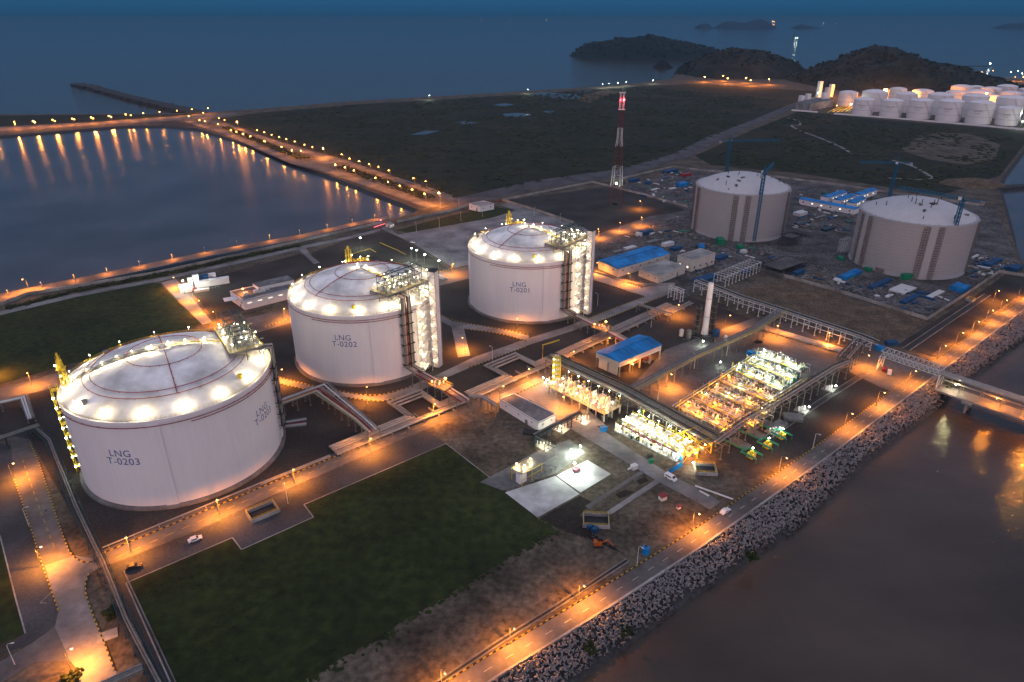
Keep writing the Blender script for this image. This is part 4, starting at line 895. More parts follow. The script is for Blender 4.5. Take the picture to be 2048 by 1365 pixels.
# stair and vent mast on the left of the near tank
def near_walkway():
    X, Y = -150.7, 265.5; a = R(203); mb = MB(); fn = lambda r_: Vector((X + r_ * math.cos(a), Y + r_ * math.sin(a), dome_z(r_) + .9)); pl = [fn(r_) for r_ in (38, 31, 22, 14, 7, 0)]; mb.strip(pl, 2.2, h=.14)
    for s in (-1, 1):
        sd = Vector((-math.sin(a), math.cos(a), 0)) * 1.1 * s
        mb.tube([p + sd + Vector((0, 0, 1.1)) for p in pl], .06, 4)
        for p, d in along(pl, 2.2): mb.bar(p + sd - Vector((0, 0, 1)), p + sd + Vector((0, 0, 1.1)), .06)
    w = mb.build('crown_walkway', M['grey_steel'], T3)
    for r_ in (6, 12, 18, 24, 30, 36): p = fn(r_) + Vector((-math.sin(a), math.cos(a), 0)) * 1.6; bulb_lamp(w, 'walkway_lamp', p - Vector((0, 0, .9)), 2.4, 'warm', 1300, .22)
near_walkway()
def near_tank_stair():
    X, Y = -150.7, 265.5; ph = R(203); o_ = Vector((math.cos(ph), math.sin(ph), 0)); sd = Vector((-o_.y, o_.x, 0)); B0 = Vector((X, Y, 0)) + o_ * (TR + 1.6); mb = MB()
    def Sx(u, v, z): return B0 + o_ * u + sd * v + Vector((0, 0, z))
    for u in (-1.0, 1.2):
        for v in (-1.4, 1.4): mb.bar(Sx(u, v, 0), Sx(u, v, 44), .14)
    for k in range(8):
        z = 4 + k * 5.4; mb.box(Sx(.1, 0, z), (2.4, 3.0, .2), ph); mb.bar(Sx(1.2, -1.4, z + 1.1), Sx(1.2, 1.4, z + 1.1), .07); mb.bar(Sx(1.2, -1.4, z - 5), Sx(1.2, 1.4, z), .1); mb.bar(Sx(-1, -1.4, z - 5), Sx(-1, 1.4, z), .1)
        for v in (-1.4, 1.4): mb.bar(Sx(-1, v, z + 1.1), Sx(1.2, v, z + 1.1), .07)
    st = mb.build('escape_ladder', M['yellow'], T3)
    for k in range(8): bulb_lamp(st, 'ladder_lamp', Sx(.9, 1.9, 3.2 + k * 4.9), 1.2, 'cool', 240, .42)
    for k in range(7): bulb_lamp(st, 'ladder_lamp', Sx(-.7, 1.9, 3.6 + k * 4.9), 1.2, 'warm', 120, .3)
    mb = MB(); q = Vector((X, Y, 0)) + o_ * (TR - 3.0); zb = 42
    for s1 in (-1, 1):
        for s2 in (-1, 1): mb.bar(q + o_ * 1.5 * s1 + sd * 1.5 * s2 + Vector((0, 0, zb)), q + o_ * .7 * s1 + sd * .7 * s2 + Vector((0, 0, zb + 13)), .16)
    for k in range(6):
        z = zb + 1 + k * 2.3; w = lerp(1.5, .75, k / 5); cs = [q + o_ * w * s1 + sd * w * s2 + Vector((0, 0, z)) for s1, s2 in ((-1, -1), (1, -1), (1, 1), (-1, 1))]
        for i in range(4): mb.bar(cs[i], cs[(i + 1) % 4], .09); mb.bar(cs[i], cs[(i + 1) % 4] + Vector((0, 0, 2.2)), .08)
    mb.box(q + Vector((0, 0, zb + 9)), (3.4, 3.4, .2), ph); mb.bar(q + Vector((0, 0, zb)), q + Vector((0, 0, zb + 16)), .4, 10)
    mf = mb.build('relief_vent_mast', M['yellow'], T3)
    for k, (u, v, z) in enumerate(((1.5, 1, 11), (-2, 3, 2.2), (-3, -3, 2.2), (-5, 1, 2.2), (1.2, -1.2, 5))): bulb_lamp(mf, 'mast_lamp', q + o_ * u + sd * v + Vector((0, 0, zb + z - 2.2)), 2.0, 'warm', 620, .36)
    mb = MB()
    for k in range(9):
        p = q + o_ * random.uniform(-7, 0) + sd * random.uniform(-7, 7); mb.bar((p.x, p.y, zb - .5), (p.x, p.y, zb + random.uniform(1.5, 3.5)), .22, 8); mb.box((p.x, p.y, zb + 1.2), (1, .8, .7), random.random())
    for k in range(5): mb.bar(q + o_ * (-6 + k * 1.4) + sd * -7 + Vector((0, 0, zb + 1.2)), q + o_ * (-6 + k * 1.4) + sd * 7 + Vector((0, 0, zb + 1.2)), .16, 6)
    mb.build('vent_pipework', M['white_steel'], mf)
near_tank_stair()
# ------------------------------------------------------------------ unfinished concrete tanks
def raw_tank(X, Y, label, pil, seed):
    rg = random.Random(seed); C = Vector((X, Y, 0)); t = thing('concrete_tank', label, 'storage tank', C, 'unfinished concrete tanks')
    def P(ph, r, z): return Vector((X + r * math.cos(ph), Y + r * math.sin(ph), z))
    mb = MB(); prof = []
    for k in range(16): z = 1 + k * 2.5; prof += [(TR, z + .12), (TR, z + 2.38), (TR - .08, z + 2.40), (TR - .08, z + 2.5)]
    mb.lathe(C, [(TR + .8, 0), (TR + .8, 1)] + prof + [(TR + .3, 41.2), (TR + .3, 42.2), (TR - .8, 42.2)], 128); mb.build('wall', M['raw'], t, smooth=True)
    mb = MB(); mb.lathe(C, [(r_, dome_z(r_) * 1 + .4 - (0 if r_ > 30 else 0)) for r_ in [TR - .9 - i * (TR - 1) / 16 for i in range(17)]], 96, cap=False); mb.build('dome_roof', M['raw_roof'], t, smooth=True)
    for a in pil:
        mb = MB(); n = 5; A = []
        for z in (0.5, 41.3):
            A += [P(a + (i / n - .5) * .12, TR + 1.0, z) for i in range(n + 1)] + [P(a + (i / n - .5) * .12, TR - .2, z) for i in range(n + 1)]
        m_ = n + 1; fs = [(i, i + 1, 2 * m_ + i + 1, 2 * m_ + i) for i in range(n)] + [(0, 2 * m_, 3 * m_, m_), (n, m_ + n, 3 * m_ + n, 2 * m_ + n)] + [(2 * m_ + i, 2 * m_ + i + 1, 3 * m_ + i + 1, 3 * m_ + i) for i in range(n)]
        mb.add(A, fs); mb.build('pilaster', M['raw'], t, smooth=True)
        for s in (-1, 1):       # scaffold screens either side of the pilaster
            mb = MB()
            for k in range(3):
                aa = a + s * (.085 + k * .04)
                for dr in (.5, 1.7): mb.bar(P(aa, TR + dr, 0), P(aa, TR + dr, 41), .09)
            for k in range(21):
                z = 1 + k * 2
                for dr in (.5, 1.7): mb.bar(P(a + s * .085, TR + dr, z), P(a + s * .165, TR + dr, z), .08)
                mb.strip([P(a + s * .085, TR + 1.1, z), P(a + s * .165, TR + 1.1, z)], 1.0, h=.06)
            mb.build('scaffold', M['rust'], t)
    mb = MB()
    for i in range(14):
        a, r_ = rg.uniform(0, 6.28), rg.uniform(6, 40); mb.bar(P(a, r_, dome_z(min(r_, 40.5))), P(a, r_, dome_z(min(r_, 40.5)) + rg.uniform(1.5, 5)), .3, 6)
    for i in range(40): a = i * 6.283 / 40; mb.bar(P(a, TR - .2, 42), P(a, TR - .2, 43.3), .09)
    mb.build('roof_nozzles', M['dark'], t)
    for i in range(5):
        a, r_ = rg.uniform(3.4, 6), rg.uniform(12, 34); mb = MB(); mb.box(P(a, r_, dome_z(r_) + .7), (3.6, 1.6, 1.2), rg.uniform(0, 3)); mb.build('roof_crate', M['dark_steel' if i % 2 else 'rust'], t)
    return t
raw_tank(214, 634, 'left unfinished bare concrete tank under the blue tower crane', (R(253), R(183), R(330), R(75)), 5)
raw_tank(323.6, 536.2, 'right unfinished bare concrete tank nearest the seaward road', (R(258), R(187), R(330), R(75)), 6)
# ================================================================== PIPE RACKS
def off_line(pts, o):
    out = []; n = len(pts)
    for i, p in enumerate(pts):
        d = (pts[min(i + 1, n - 1)] - pts[max(i - 1, 0)]); d.z = 0; d.normalize()
        k = 1.0
        if 0 < i < n - 1:
            d0 = (p - pts[i - 1]); d0.z = 0; d0.normalize(); k = 1 / max(.4, d0.dot(d))
        out.append(p + Vector((-d.y, d.x, 0)) * o * k)
    return out
def rack(label, px, z, w, step, pipes, levels=(0,), frame='grey_steel', walk=None, cat='pipe rack', zs=None, rails='yellow', zb=0.0, brace=True, thingname='pipe_rack'):
    pts = [G(x, y, z) for x, y in px]; t = thing(thingname, label, cat, (pts[0].x, pts[0].y, zb))
    n = 0
    for p, d in along(pts, step, .5):
        mb = MB(); u = Vector((-d.y, d.x, 0)) * w / 2
        for s in (-1, 1): mb.bar(Vector((p.x, p.y, zb)) + u * s, p + u * s + Vector((0, 0, .2)), .24); mb.box(Vector((p.x, p.y, zb + .2)) + u * s, (.9, .9, .5), math.atan2(d.y, d.x))
        for lz in levels: mb.bar(p - u * 1.05 + Vector((0, 0, lz - .2)), p + u * 1.05 + Vector((0, 0, lz - .2)), .22)
        if brace: mb.bar(Vector((p.x, p.y, zb + z * .45)) - u, Vector((p.x, p.y, z * .45 + zb)) + u, .12)
        mb.build('portal_frame', M[frame], t); n += 1
    for lz in levels:
        mb = MB()
        for s in (-1, 1):
            q = off_line([p + Vector((0, 0, lz - .1)) for p in pts], s * w / 2); 
            for a, b in zip(q, q[1:]): mb.bar(a, b, .2)
        mb.build('rack_beam', M[frame], t)
    for (o, r_, m_, lz) in pipes:
        mb = MB(); mb.tube([p + Vector((0, 0, lz + r_)) for p in off_line(pts, o)], r_, 8); mb.build('pipe', M[m_], t, smooth=True)
    if walk is not None:
        q = off_line([p + Vector((0, 0, .25)) for p in pts], walk); mb = MB(); mb.strip(q, 1.1, h=.08); wk = mb.build('walkway', M['grey_steel'], t)
        mb = MB()
        for s in (-.55, .55):
            e = off_line(q, s)
            for zz in (.65, 1.2): mb.tube([p + Vector((0, 0, zz)) for p in e], .05, 4)
            for p, d in along(e, 2.0): mb.bar(p, p + Vector((0, 0, 1.2)), .045)
        mb.build('walkway_rail', M[rails], wk)
    return t
def pipeset(w, n, seed, lz=0.0, mats=('pipe', 'grey_steel', 'pipe', 'rack')):
    rg = random.Random(seed); return [(-w / 2 + (i + .5) * w / n, rg.choice((.18, .26, .34, .42)), rg.choice(mats), lz) for i in range(n)]
rack('long pipe rack along the floodlit heater and vaporiser bays', [(1100, 716), (1254, 787), (1428, 884)], 8, 8, 8.5, pipeset(7, 7, 1) + pipeset(6, 4, 2, 2.2, ('dark', 'grey_steel')), (0, 2.2), 'rack', 4.5)
rack('middle pipe rack running from the heater bay towards the slim white stack side', [(1256, 782), (1385, 713), (1505, 660), (1562, 622)], 8, 5.5, 7.5, pipeset(5, 6, 3, 0, ('dark', 'pipe', 'grey_steel')), (0,), 'rack', -3.4)
rack('near pipe rack on the seaward edge of the drum yard', [(1430, 885), (1488, 842), (1568, 797), (1667, 735), (1700, 722)], 8, 7, 7.5, pipeset(4, 5, 4, 0, ('dark', 'pipe', 'rust')), (0,), 'rack')
rack('short dark pipe rack joining the drum yard to the long jetty rack', [(1688, 716), (1722, 678)], 9, 7, 7, pipeset(6, 5, 5, 0, ('dark_steel', 'pipe')), (0,), 'dark_steel')
rack('long pale pipe rack leading to the jetty behind the process yard', [(1395, 560), (1482, 594), (1562, 619), (1720, 671), (1752, 684)], 8.5, 7, 8, pipeset(6.4, 6, 6, 0, ('pipe', 'grey_steel', 'dark')), (0, -3), 'white_steel')
rack('pale empty steel rack frame beside the scaffolded foundation', [(1440, 551), (1512, 521)], 8, 10, 5, pipeset(8, 2, 7), (0,), 'white_steel')
rack('small pale steel portal frames at the road end of the pipes', [(1340, 571), (1367, 581)], 9, 3, 5.5, [], (0, -2), 'white_steel')
rack('low pipe bridge over the road by the road curve', [(1276, 609), (1345, 629)], 5, 4, 8, pipeset(3, 3, 8), (0,), 'grey_steel')
rack('pipe bridge beside the grey roofed building over the lit pits', [(1160, 825), (1070, 872)], 5, 3, 7, pipeset(2.6, 3, 9, 0, ('dark', 'grey_steel')), (0,), 'dark_steel')
rack('second pipe bridge dropping towards the concrete pad', [(1072, 872), (1112, 893)], 5, 2.6, 6, pipeset(2.2, 2, 10, 0, ('dark', 'grey_steel')), (0,), 'dark_steel')
rack('pipe bridge carrying pipes from the near tank to the ground pipes', [(560, 805), (643, 775), (722, 838), (748, 862)], 6.5, 6, 7, pipeset(5.6, 5, 11, 0, ('pipe', 'red', 'white_steel')), (0,), 'grey_steel', -3)
rack('pipe bridge from the risers of tank T-0202 with a lit orange deck', [(832, 744), (880, 770), (930, 803)], 6.5, 6, 6.5, pipeset(5.6, 5, 12, 0, ('pipe', 'red', 'white_steel')), (0,), 'grey_steel')
rack('pipe bridge from the risers of tank T-0201 with a lit orange deck', [(1142, 626), (1200, 654), (1262, 686)], 6.5, 6, 6.5, pipeset(5.6, 5, 13, 0, ('pipe', 'red', 'white_steel')), (0,), 'grey_steel')
rack('raised pipe elbow crossing to the grey roofed building', [(938, 792), (968, 796), (994, 812)], 6.5, 2.2, 6, [(-.6, .5, 'pipe', 0), (.6, .5, 'pipe', 0)], (0,), 'grey_steel')
rack('low dark pipe bridge along the left road beside the near tank', [(68, 853), (98, 880), (150, 1010), (205, 1125), (252, 1240), (330, 1390)], 3.0, 3.4, 9, pipeset(3, 4, 14, 0, ('dark_steel', 'grey_steel', 'dark')), (0,), 'dark_steel')
rack('grey pipe bridge crossing the left road', [(-40, 890), (78, 850)], 5.5, 4, 9, pipeset(3.6, 4, 15, 0, ('grey_steel', 'dark_steel')), (0,), 'dark_steel')
rack('low pipes at the left edge behind the near tank road', [(-40, 815), (48, 795), (62, 838)], 4.5, 3, 8, pipeset(2.6, 3, 16, 0, ('grey_steel', 'white_steel')), (0,), 'grey_steel')
rack('pipe bridge at the lower left corner of the photo', [(190, 1378), (285, 1335)], 5, 3.4, 7, pipeset(3, 3, 17, 0, ('dark_steel', 'grey_steel')), (0,), 'grey_steel')
# lit decks of the riser bridges
for q, l in (((882, 770), 'T-0202'), ((1203, 655), 'T-0201')):
    p = G(*q, 8.2); t = thing('service_deck', 'orange lit service deck on the pipe bridge of tank ' + l, 'platform', (p.x, p.y, 6.6))
    mb = MB(); mb.box(p + Vector((0, 0, -.4)), (11, 7, .3), R(-38)); mb.build('deck', M['rack'], t)
    mb = MB()
    for s in (-1, 1):
        for k in range(6): b = p + Matrix.Rotation(R(-38), 3, 'Z') @ Vector((-5.4 + k * 2.16, 3.4 * s, -.3)); mb.bar(b, b + Vector((0, 0, 1.3)), .06)
        a, b = [p + Matrix.Rotation(R(-38), 3, 'Z') @ Vector((x, 3.4 * s, 1.0)) for x in (-5.4, 5.4)]; mb.bar(a, b, .07)
    mb.build('handrail', M['yellow'], t)
    mb = MB()
    for k in range(6): b = p + Vector((random.uniform(-4, 4), random.uniform(-2.5, 2.5), -.2)); mb.cyl(b, .4, random.uniform(.8, 1.8), 8)
    mb.build('valve', M['white_steel'], t)
    bulb_lamp(t, 'deck_lamp', p + Vector((2.5, -.5, -.3)), 4.0, 'sod', 2600, .6); bulb_lamp(t, 'deck_lamp', p + Vector((-4.5, -1, -.3)), 2.6, 'sod', 900, .35)
# ground pipe runs with expansion loops
def pipe_run(label, px, offs, loop, z=1.1, rung=True):
    a, b = G(*px[0], z), G(*px[-1], z); d = (b - a).normalized(); u = Vector((-d.y, d.x, 0)); Ln = (b - a).length
    t = thing('pipe_run', label, 'pipeline', (a.x, a.y, 0))
    for k, (o, r_) in enumerate(offs):
        pts = [a + u * o]
        if loop and k < loop[3]:
            s, lw, dp, nn = loop; i = k * 1.3
            pts += [a + u * o + d * (s + i), a + u * (o + dp + k * -1.2 + 2.4) + d * (s + i), a + u * (o + dp - k * 1.2 + 2.4) + d * (s + lw - i), a + u * o + d * (s + lw - i)]
        pts.append(b + u * o); mb = MB(); mb.tube([p + Vector((0, 0, r_)) for p in pts], r_, 8); mb.build('pipe', M['pipe'], t, smooth=True)
    mb = MB(); lo, hi = offs[-1][0] - 1.2, offs[0][0] + 1.2; s = 2.0
    while s < Ln: p = a + d * s; mb.box(p + u * (lo + hi) / 2 + Vector((0, 0, -.6)), (.35, abs(hi - lo), 1.0), math.atan2(d.y, d.x)); s += 9
    stuff(mb.build('pipe_sleepers', M['concrete'], t))
PO = [(4.6, .62), (2.9, .6), (1.2, .56), (-.4, .36), (-1.7, .36), (-3.1, .52)]
pipe_run('bundle of ground pipes with a square loop below tank T-0202', [(668, 905), (934, 797)], PO, (42, 20, 15, 3))
pipe_run('bundle of ground pipes with a square loop beside the path crossing', [(940, 794), (1105, 722)], PO, (28, 24, 14, 3))
pipe_run('bundle of ground pipes running behind the blue roofed shed', [(1112, 719), (1345, 612)], PO, None)
pipe_run('low pipes along the path behind the near tank', [(205, 1097), (520, 968)], [(0, .3)], None, .5)
pipe_run('low pale pipe along the front of the near tank road', [(520, 968), (660, 912)], [(0, .35), (-1, .25)], None, .5)
pipe_run('pipes in the trench along the long jetty rack', [(1510, 655), (1680, 705)], PO[:4], None, .6)
pipe_run('ground pipes between the path and the slim stack', [(1330, 632), (1382, 606)], PO[2:5], None, .6)
# yellow-topped valve yard behind T-0202
t = thing('valve_yard', 'row of small pipes and valves behind tank T-0202 in white floodlight', 'pipework', G(850, 545)); mb = MB()
for p, d in along(GP([(815, 530), (890, 560)]), 3.0): mb.cyl(p, .4, random.uniform(1, 2.4), 8); mb.box(p + Vector((1.5, 0, .6)), (1.2, .9, 1.2))
for o in (-2, 0, 2): mb.tube([p + Vector((0, 0, 1)) for p in off_line(GP([(812, 528), (892, 561)]), o)], .3, 6)
mb.build('valve_row', M['white_steel'], t)
mb = MB()
for a, b in (((760, 488), (795, 503)), ((795, 503), (812, 512)), ((690, 515), (740, 500)), ((740, 500), (752, 507))):
    mb.bar(G(*a) + Vector((0, 0, 1)), G(*b) + Vector((0, 0, 1)), .3, 6)
mb.build('yellow_pipe', M['yellow'], t)
# ================================================================== BUILDINGS
def quad(px, h): return [G(x, y, h) for x, y in px]
def building(name, label, px, h, wall, roof, gable=0.0, over=.4, parapet=0.0, cat='building', base=0.0, win=None, door=True, cols=0):
    q = quad(px, h); c_ = sum(q, Vector()) / 4; t = thing(name, label, cat, (c_.x, c_.y, 0))
    A = q[:]; ar = sum(A[i].x * A[(i + 1) % 4].y - A[(i + 1) % 4].x * A[i].y for i in range(4))
    if ar < 0: A.reverse()
    lv = h - .25
    mb = MB(); mb.prism(A, base, lv); w = mb.build('wall', M[wall], t)
    B = [p + (p - c_).normalized() * over for p in A]
    if gable:
        e = [(A[(i + 1) % 4] - A[i]).length for i in range(4)]; k = 0 if e[0] < e[1] else 1
        m0 = (B[k] + B[(k + 1) % 4]) / 2; m1 = (B[(k + 2) % 4] + B[(k + 3) % 4]) / 2; up = Vector((0, 0, gable))
        a, b, c2_, d2 = B[k], B[(k + 1) % 4], B[(k + 2) % 4], B[(k + 3) % 4]; dn = Vector((0, 0, .25))
        vs = [a, b, m0 + up, d2, c2_, m1 + up, a - dn, b - dn, c2_ - dn, d2 - dn]
        mb = MB(); mb.add(vs, [(1, 4, 5, 2), (3, 0, 2, 5), (0, 1, 2), (4, 3, 5), (0, 3, 9, 6), (4, 1, 7, 8), (1, 0, 6, 7), (3, 4, 8, 9), (6, 9, 8, 7)])
        rf = mb.build('roof', M[roof], t)
        mb = MB(); mb.bar(m0 + up + Vector((0, 0, .1)), m1 + up + Vector((0, 0, .1)), .35)
        for k2 in range(1, 9):
            tt = k2 / 9
            mb.bar(a.lerp(d2, tt) + Vector((0, 0, .06)), m0.lerp(m1, tt) + up + Vector((0, 0, .06)), .07); mb.bar(b.lerp(c2_, tt) + Vector((0, 0, .06)), m0.lerp(m1, tt) + up + Vector((0, 0, .06)), .07)
        mb.build('roof_ridge', M[roof], rf)
    else:
        mb = MB(); mb.prism(B, lv, h); rf = mb.build('roof', M[roof], t)
        if parapet:
            for i in range(4):
                a, b = A[i], A[(i + 1) % 4]; mb = MB(); d = (b - a).normalized(); mb.box((a + b) / 2 + Vector((0, 0, parapet / 2 + .02)) - (a + b - 2 * c_).normalized() * .02, ((b - a).length, .3, parapet), math.atan2(d.y, d.x)); mb.build('parapet', M[wall], t)
    # openings on the two faces nearest the camera
    fl = sorted(range(4), key=lambda i: ((A[i] + A[(i + 1) % 4]) / 2 - Vector((0, 0, 0))).length)[:2]
    for j, i in enumerate(fl):
        a, b = A[i], A[(i + 1) % 4]; d = (b - a); ln = d.length; d.normalize(); out = Vector((d.y, -d.x, 0)); rz = math.atan2(d.y, d.x)
        if win:
            n = max(2, int(ln / win[0]))
            for k in range(n):
                for zz in win[1]:
                    p = a + d * ln * (k + .5) / n; p = Vector((p.x, p.y, zz)) + out * .04
                    mb = MB(); mb.box(p, (win[2], .16, win[3]), rz); fr = mb.build('window', M['white_steel'], t)
                    mb = MB(); mb.box(p + out * .07, (win[2] - .25, .06, win[3] - .25), rz); mb.build('pane', M['window_lit' if (win[4] == 'lit' and j == 0) else 'glass'], fr)
        if door and j == (1 if win else 0):
            p = a + d * ln * .7; p = Vector((p.x, p.y, base + 1.3)) + out * .06; mb = MB(); mb.box(p, (1.8, .16, 2.4), rz); mb.build('door', M['grey_steel'], t)
    return t, A, c_
building('warehouse', 'long warehouse with a bright blue gabled roof', [(1197, 521), (1237, 538), (1340, 507), (1300, 491)], 7, 'plaster', 'blue', 1.8, win=(9, (4.6,), 2, 1, 'dark'))
building('low_building', 'low pale grey building with a flat roof before the warehouse', [(1278, 538), (1318, 553), (1371, 533), (1332, 521)], 6, 'plaster', 'concrete', 0, .3, .4, win=(6, (3.4,), 1.2, 1, 'dark'))
building('substation', 'two storey cream building with lit windows', [(1355, 513), (1384, 523), (1431, 508), (1401, 498)], 9, 'plaster', 'concrete', 0, .2, .6, win=(6.2, (3.2,), 1.8, 1.8, 'lit'))
t, A, c_ = building('compressor_shed', 'open sided shed with a bright blue gabled roof', [(1193, 704), (1240, 724), (1323, 690), (1276, 670)], 9.5, 'plaster', 'blue', 1.8, .6, 0, base=6.0, door=False)
for k in range(4):
    a, b = A[k], A[(k + 1) % 4]; n = max(2, int((b - a).length / 7))
    for i in range(n):
        p = a.lerp(b, i / n); p = p + (c_ - p).normalized() * .5; mb = MB(); mb.box(Vector((p.x, p.y, 3.0)), (.8, .8, 6.0)); mb.build('column', M['concrete'], t)
mb = MB(); k = min(range(4), key=lambda i: (A[i] + A[(i + 1) % 4]).length + 30 * ((A[(i + 1) % 4] - A[i]).length > 25)); a, b = A[k], A[(k + 1) % 4]
mb.box((a + b) / 2 * 1.0 + Vector((0, 0, -6.6)) + (c_ - (a + b) / 2).normalized() * .6, ((b - a).length * .8, .3, 5.8), math.atan2((b - a).y, (b - a).x)); mb.build('end_wall', M['plaster'], t)
for k in range(4):
    p = A[0].lerp(A[2], .2 + k * .2); p = Vector((p.x, p.y, 0)); m_ = thing('compressor', ORD[k] + ' compressor on its plinth under the blue roofed shed, from the left', 'machine', p, 'compressors under the shed')
    mb = MB(); mb.box(p, (6, 3, .6), R(39), bottom=True); mb.build('plinth', M['concrete'], m_)
    mb = MB(); mb.bar(p + Vector((-2, -1, 1.6)), p + Vector((1.4, 1.7, 1.6)), 1.0, 12); mb.bar(p + Vector((1.4, 1.7, 1.6)), p + Vector((2.6, 2.7, 1.6)), .6, 10); mb.cyl(p + Vector((-.6, .4, 2.4)), .5, 1.4, 10); mb.build('casing', M['orange' if k % 2 else 'white_steel'], m_, smooth=True)
    mb = MB(); mb.tube([p + Vector((-.6, .4, 3)), p + Vector((1.5, -2, 3)), p + Vector((1.5, -2, .4))], .25, 6); mb.build('pipe', M['yellow'], m_)
sh = thing('shed_lamp', 'orange lamp glowing under the open side of the blue roofed shed', 'lamp', G(1264, 745)); bulb_lamp(sh, 'lamp_post', G(1264, 745), 5.0, 'sod', 5200, .4)
sh = thing('shed_lamp', 'orange lamp inside the back of the blue roofed shed', 'lamp', G(1295, 715)); bulb_lamp(sh, 'lamp_post', G(1295, 715), 4.4, 'sod', 3500, .3)
building('pump_house', 'white building with a flat grey roof beside the turning circle', [(1000, 799), (1028, 788), (1111, 829), (1077, 846)], 5, 'white', 'flat_roof', 0, .25, .35, win=(8, (3.0,), 1.2, .7, 'dark'))
t, A, c_ = building('control_building', 'long white control building with lit strip windows behind the tanks', [(460, 584), (487, 602), (590, 577), (566, 560)], 7, 'white', 'flat_roof', 0, .2, .5, win=(7, (4.6,), 3.2, .8, 'lit'))
mb = MB(); q = [G(x, y, 9.5) for x, y in ((505, 567), (517, 575), (588, 560), (574, 552))]; mb.prism(q, 7.02, 9.5); up = mb.build('upper_storey', M['white'], t)
mb = MB(); mb.prism([p + (p - sum(q, Vector()) / 4) * .02 for p in q], 9.52, 9.7); mb.build('upper_roof', M['flat_roof'], up)
for x, y, s in ((515, 585, 5), (525, 583, 4), (535, 579, 2.5), (492, 590, 3)):
    mb = MB(); p = G(x, y, 7.3); mb.box(p, (s, 3, 1.8), R(30), bottom=True); mb.cyl(p + Vector((0, 0, 1.8)), .8, .3, 12); mb.build('roof_unit', M['white_steel'], t)
mb = MB(); p = G(461, 598, 5); mb.box(p, (9, 7, .3), R(30)); mb.build('canopy', M['white'], t)
lm = thing('roof_lamp', 'orange lamp on the roof edge of the control building', 'lamp', G(487, 588, 7)); bulb_lamp(lm, 'lamp_post', G(487, 588, 7), 3.5, 'sod', 2600, .45)
building('gatehouse', 'small white flat roofed gatehouse at the end of the boulevard', [(938, 408), (960, 413), (988, 408), (967, 402)], 6, 'white', 'concrete', 0, .5, .2, win=(6, (3.4,), 1.4, 1.2, 'dark'))
building('guard_cabin', 'tiny white guard cabin at the gate by the red barrier', [(771, 447), (780, 450), (788, 447), (779, 444)], 3.2, 'white', 'concrete', 0, .3, 0, win=(2.2, (1.9,), 1.2, 1, 'lit'))
t, A, c_ = building('works_building', 'pale works building with stair towers left of the tank farm', [(1592, 205), (1620, 209), (1668, 200), (1640, 196)], 14, 'concrete', 'flat_roof', 0, .5, 1, win=(8, (3, 6.5, 10), 2.5, 1.6, 'dark'))
for i, (x, y, h) in enumerate(((1600, 214, 24), (1613, 212, 26), (1645, 211, 28), (1652, 202, 30), (1636, 195, 38), (1660, 194, 30))):
    p = G(x, y); mb = MB(); mb.box(p, (9, 9, h), R(20), bottom=True)
    for k in range(4): mb.box(p + Vector((0, 0, 5 + k * 5.5)), (9.3, 9.3, .5), R(20))
    mb.build('stair_tower', M['white'], t)
mb = MB(); mb.box((G(1583, 222) + G(1635, 226)) / 2 + Vector((0, 0, 1.5)), ((G(1583, 222) - G(1635, 226)).length, 1, 3), math.atan2((G(1635, 226) - G(1583, 222)).y, (G(1635, 226) - G(1583, 222)).x)); tag(mb.build('boundary_wall', M['white']), 'short white wall in front of the works building', 'wall')
# white floodlit unit at the end of the lawn
t = thing('odoriser_unit', 'group of small white cabins and tanks under two white floodlights', 'equipment', G(400, 580))
for q, s, h, m_ in (((372, 583), (8, 6), 5, 'white'), ((384, 580), (3, 3), 9, 'white'), ((395, 576), (3.5, 3.5), 10, 'white'), ((428, 570), (22, 4), 4.5, 'white'), ((404, 583), (10, 3), 1.6, 'white_steel'), ((410, 566), (6, 5), 6, 'blue_tarp')):
    mb = MB(); mb.box(G(*q), (s[0], s[1], h), R(28), bottom=True); mb.box(G(*q) + Vector((0, 0, h)), (s[0] + .5, s[1] + .5, .25), R(28)); mb.build('cabin', M[m_], t)
mb = MB(); p = G(420, 562); mb.bar(p + Vector((-5, -2.5, 4)), p + Vector((4, 2.5, 4)), 2.0, 14); mb.box(p, (8, 2, 2.2), R(28), bottom=True); mb.build('drum', M['white'], t, smooth=True)
mb = MB(); p = G(391, 583); mb.ball(p + Vector((0, 0, 1.6)), 1.6, 1, 14, 8); mb.build('red_sphere', M['red'], t, smooth=True)
mb = MB()
for p, d in along(GP([(385, 590), (440, 575)]), 2.5): mb.bar(p, p + Vector((0, 0, 1.3)), .06)
mb.bar(G(385, 590) + Vector((0, 0, 1.3)), G(440, 575) + Vector((0, 0, 1.3)), .07); mb.build('railing', M['white_steel'], t)
# ================================================================== PERIMETER WALLS
def wall_line(label, px, h=2.4, w=.35, m='concrete'):
    pts = GP(px); mb = MB(); mb.strip(pts, w, 0, h)
    for p, d in along(pts, 6): mb.box(p + Vector((0, 0, h / 2)), (.5, w + .25, h + .15), math.atan2(d.y, d.x))
    tag(mb.build('perimeter_wall', M[m]), label, 'wall')
wall_line('pale perimeter wall between the back lawn and the lagoon path', [(-100, 640), (0, 613), (53, 592), (306, 550), (480, 512), (700, 462), (765, 447)])
wall_line('pale perimeter wall between the gate cabin and the gatehouse', [(795, 446), (850, 434), (900, 424), (940, 412)])
wall_line('pale wall on the right of the concrete yard behind the far tank', [(1005, 402), (1080, 425), (1148, 448), (1142, 456)])
wall_line('pale wall along the far road round the lattice tower field', [(1005, 402), (1160, 371), (1185, 366), (1290, 392), (1375, 416)])
wall_line('pale wall around the back of the building site', [(1230, 362), (1347, 335), (1407, 343), (1560, 357), (1680, 372), (1765, 385), (1960, 412)])
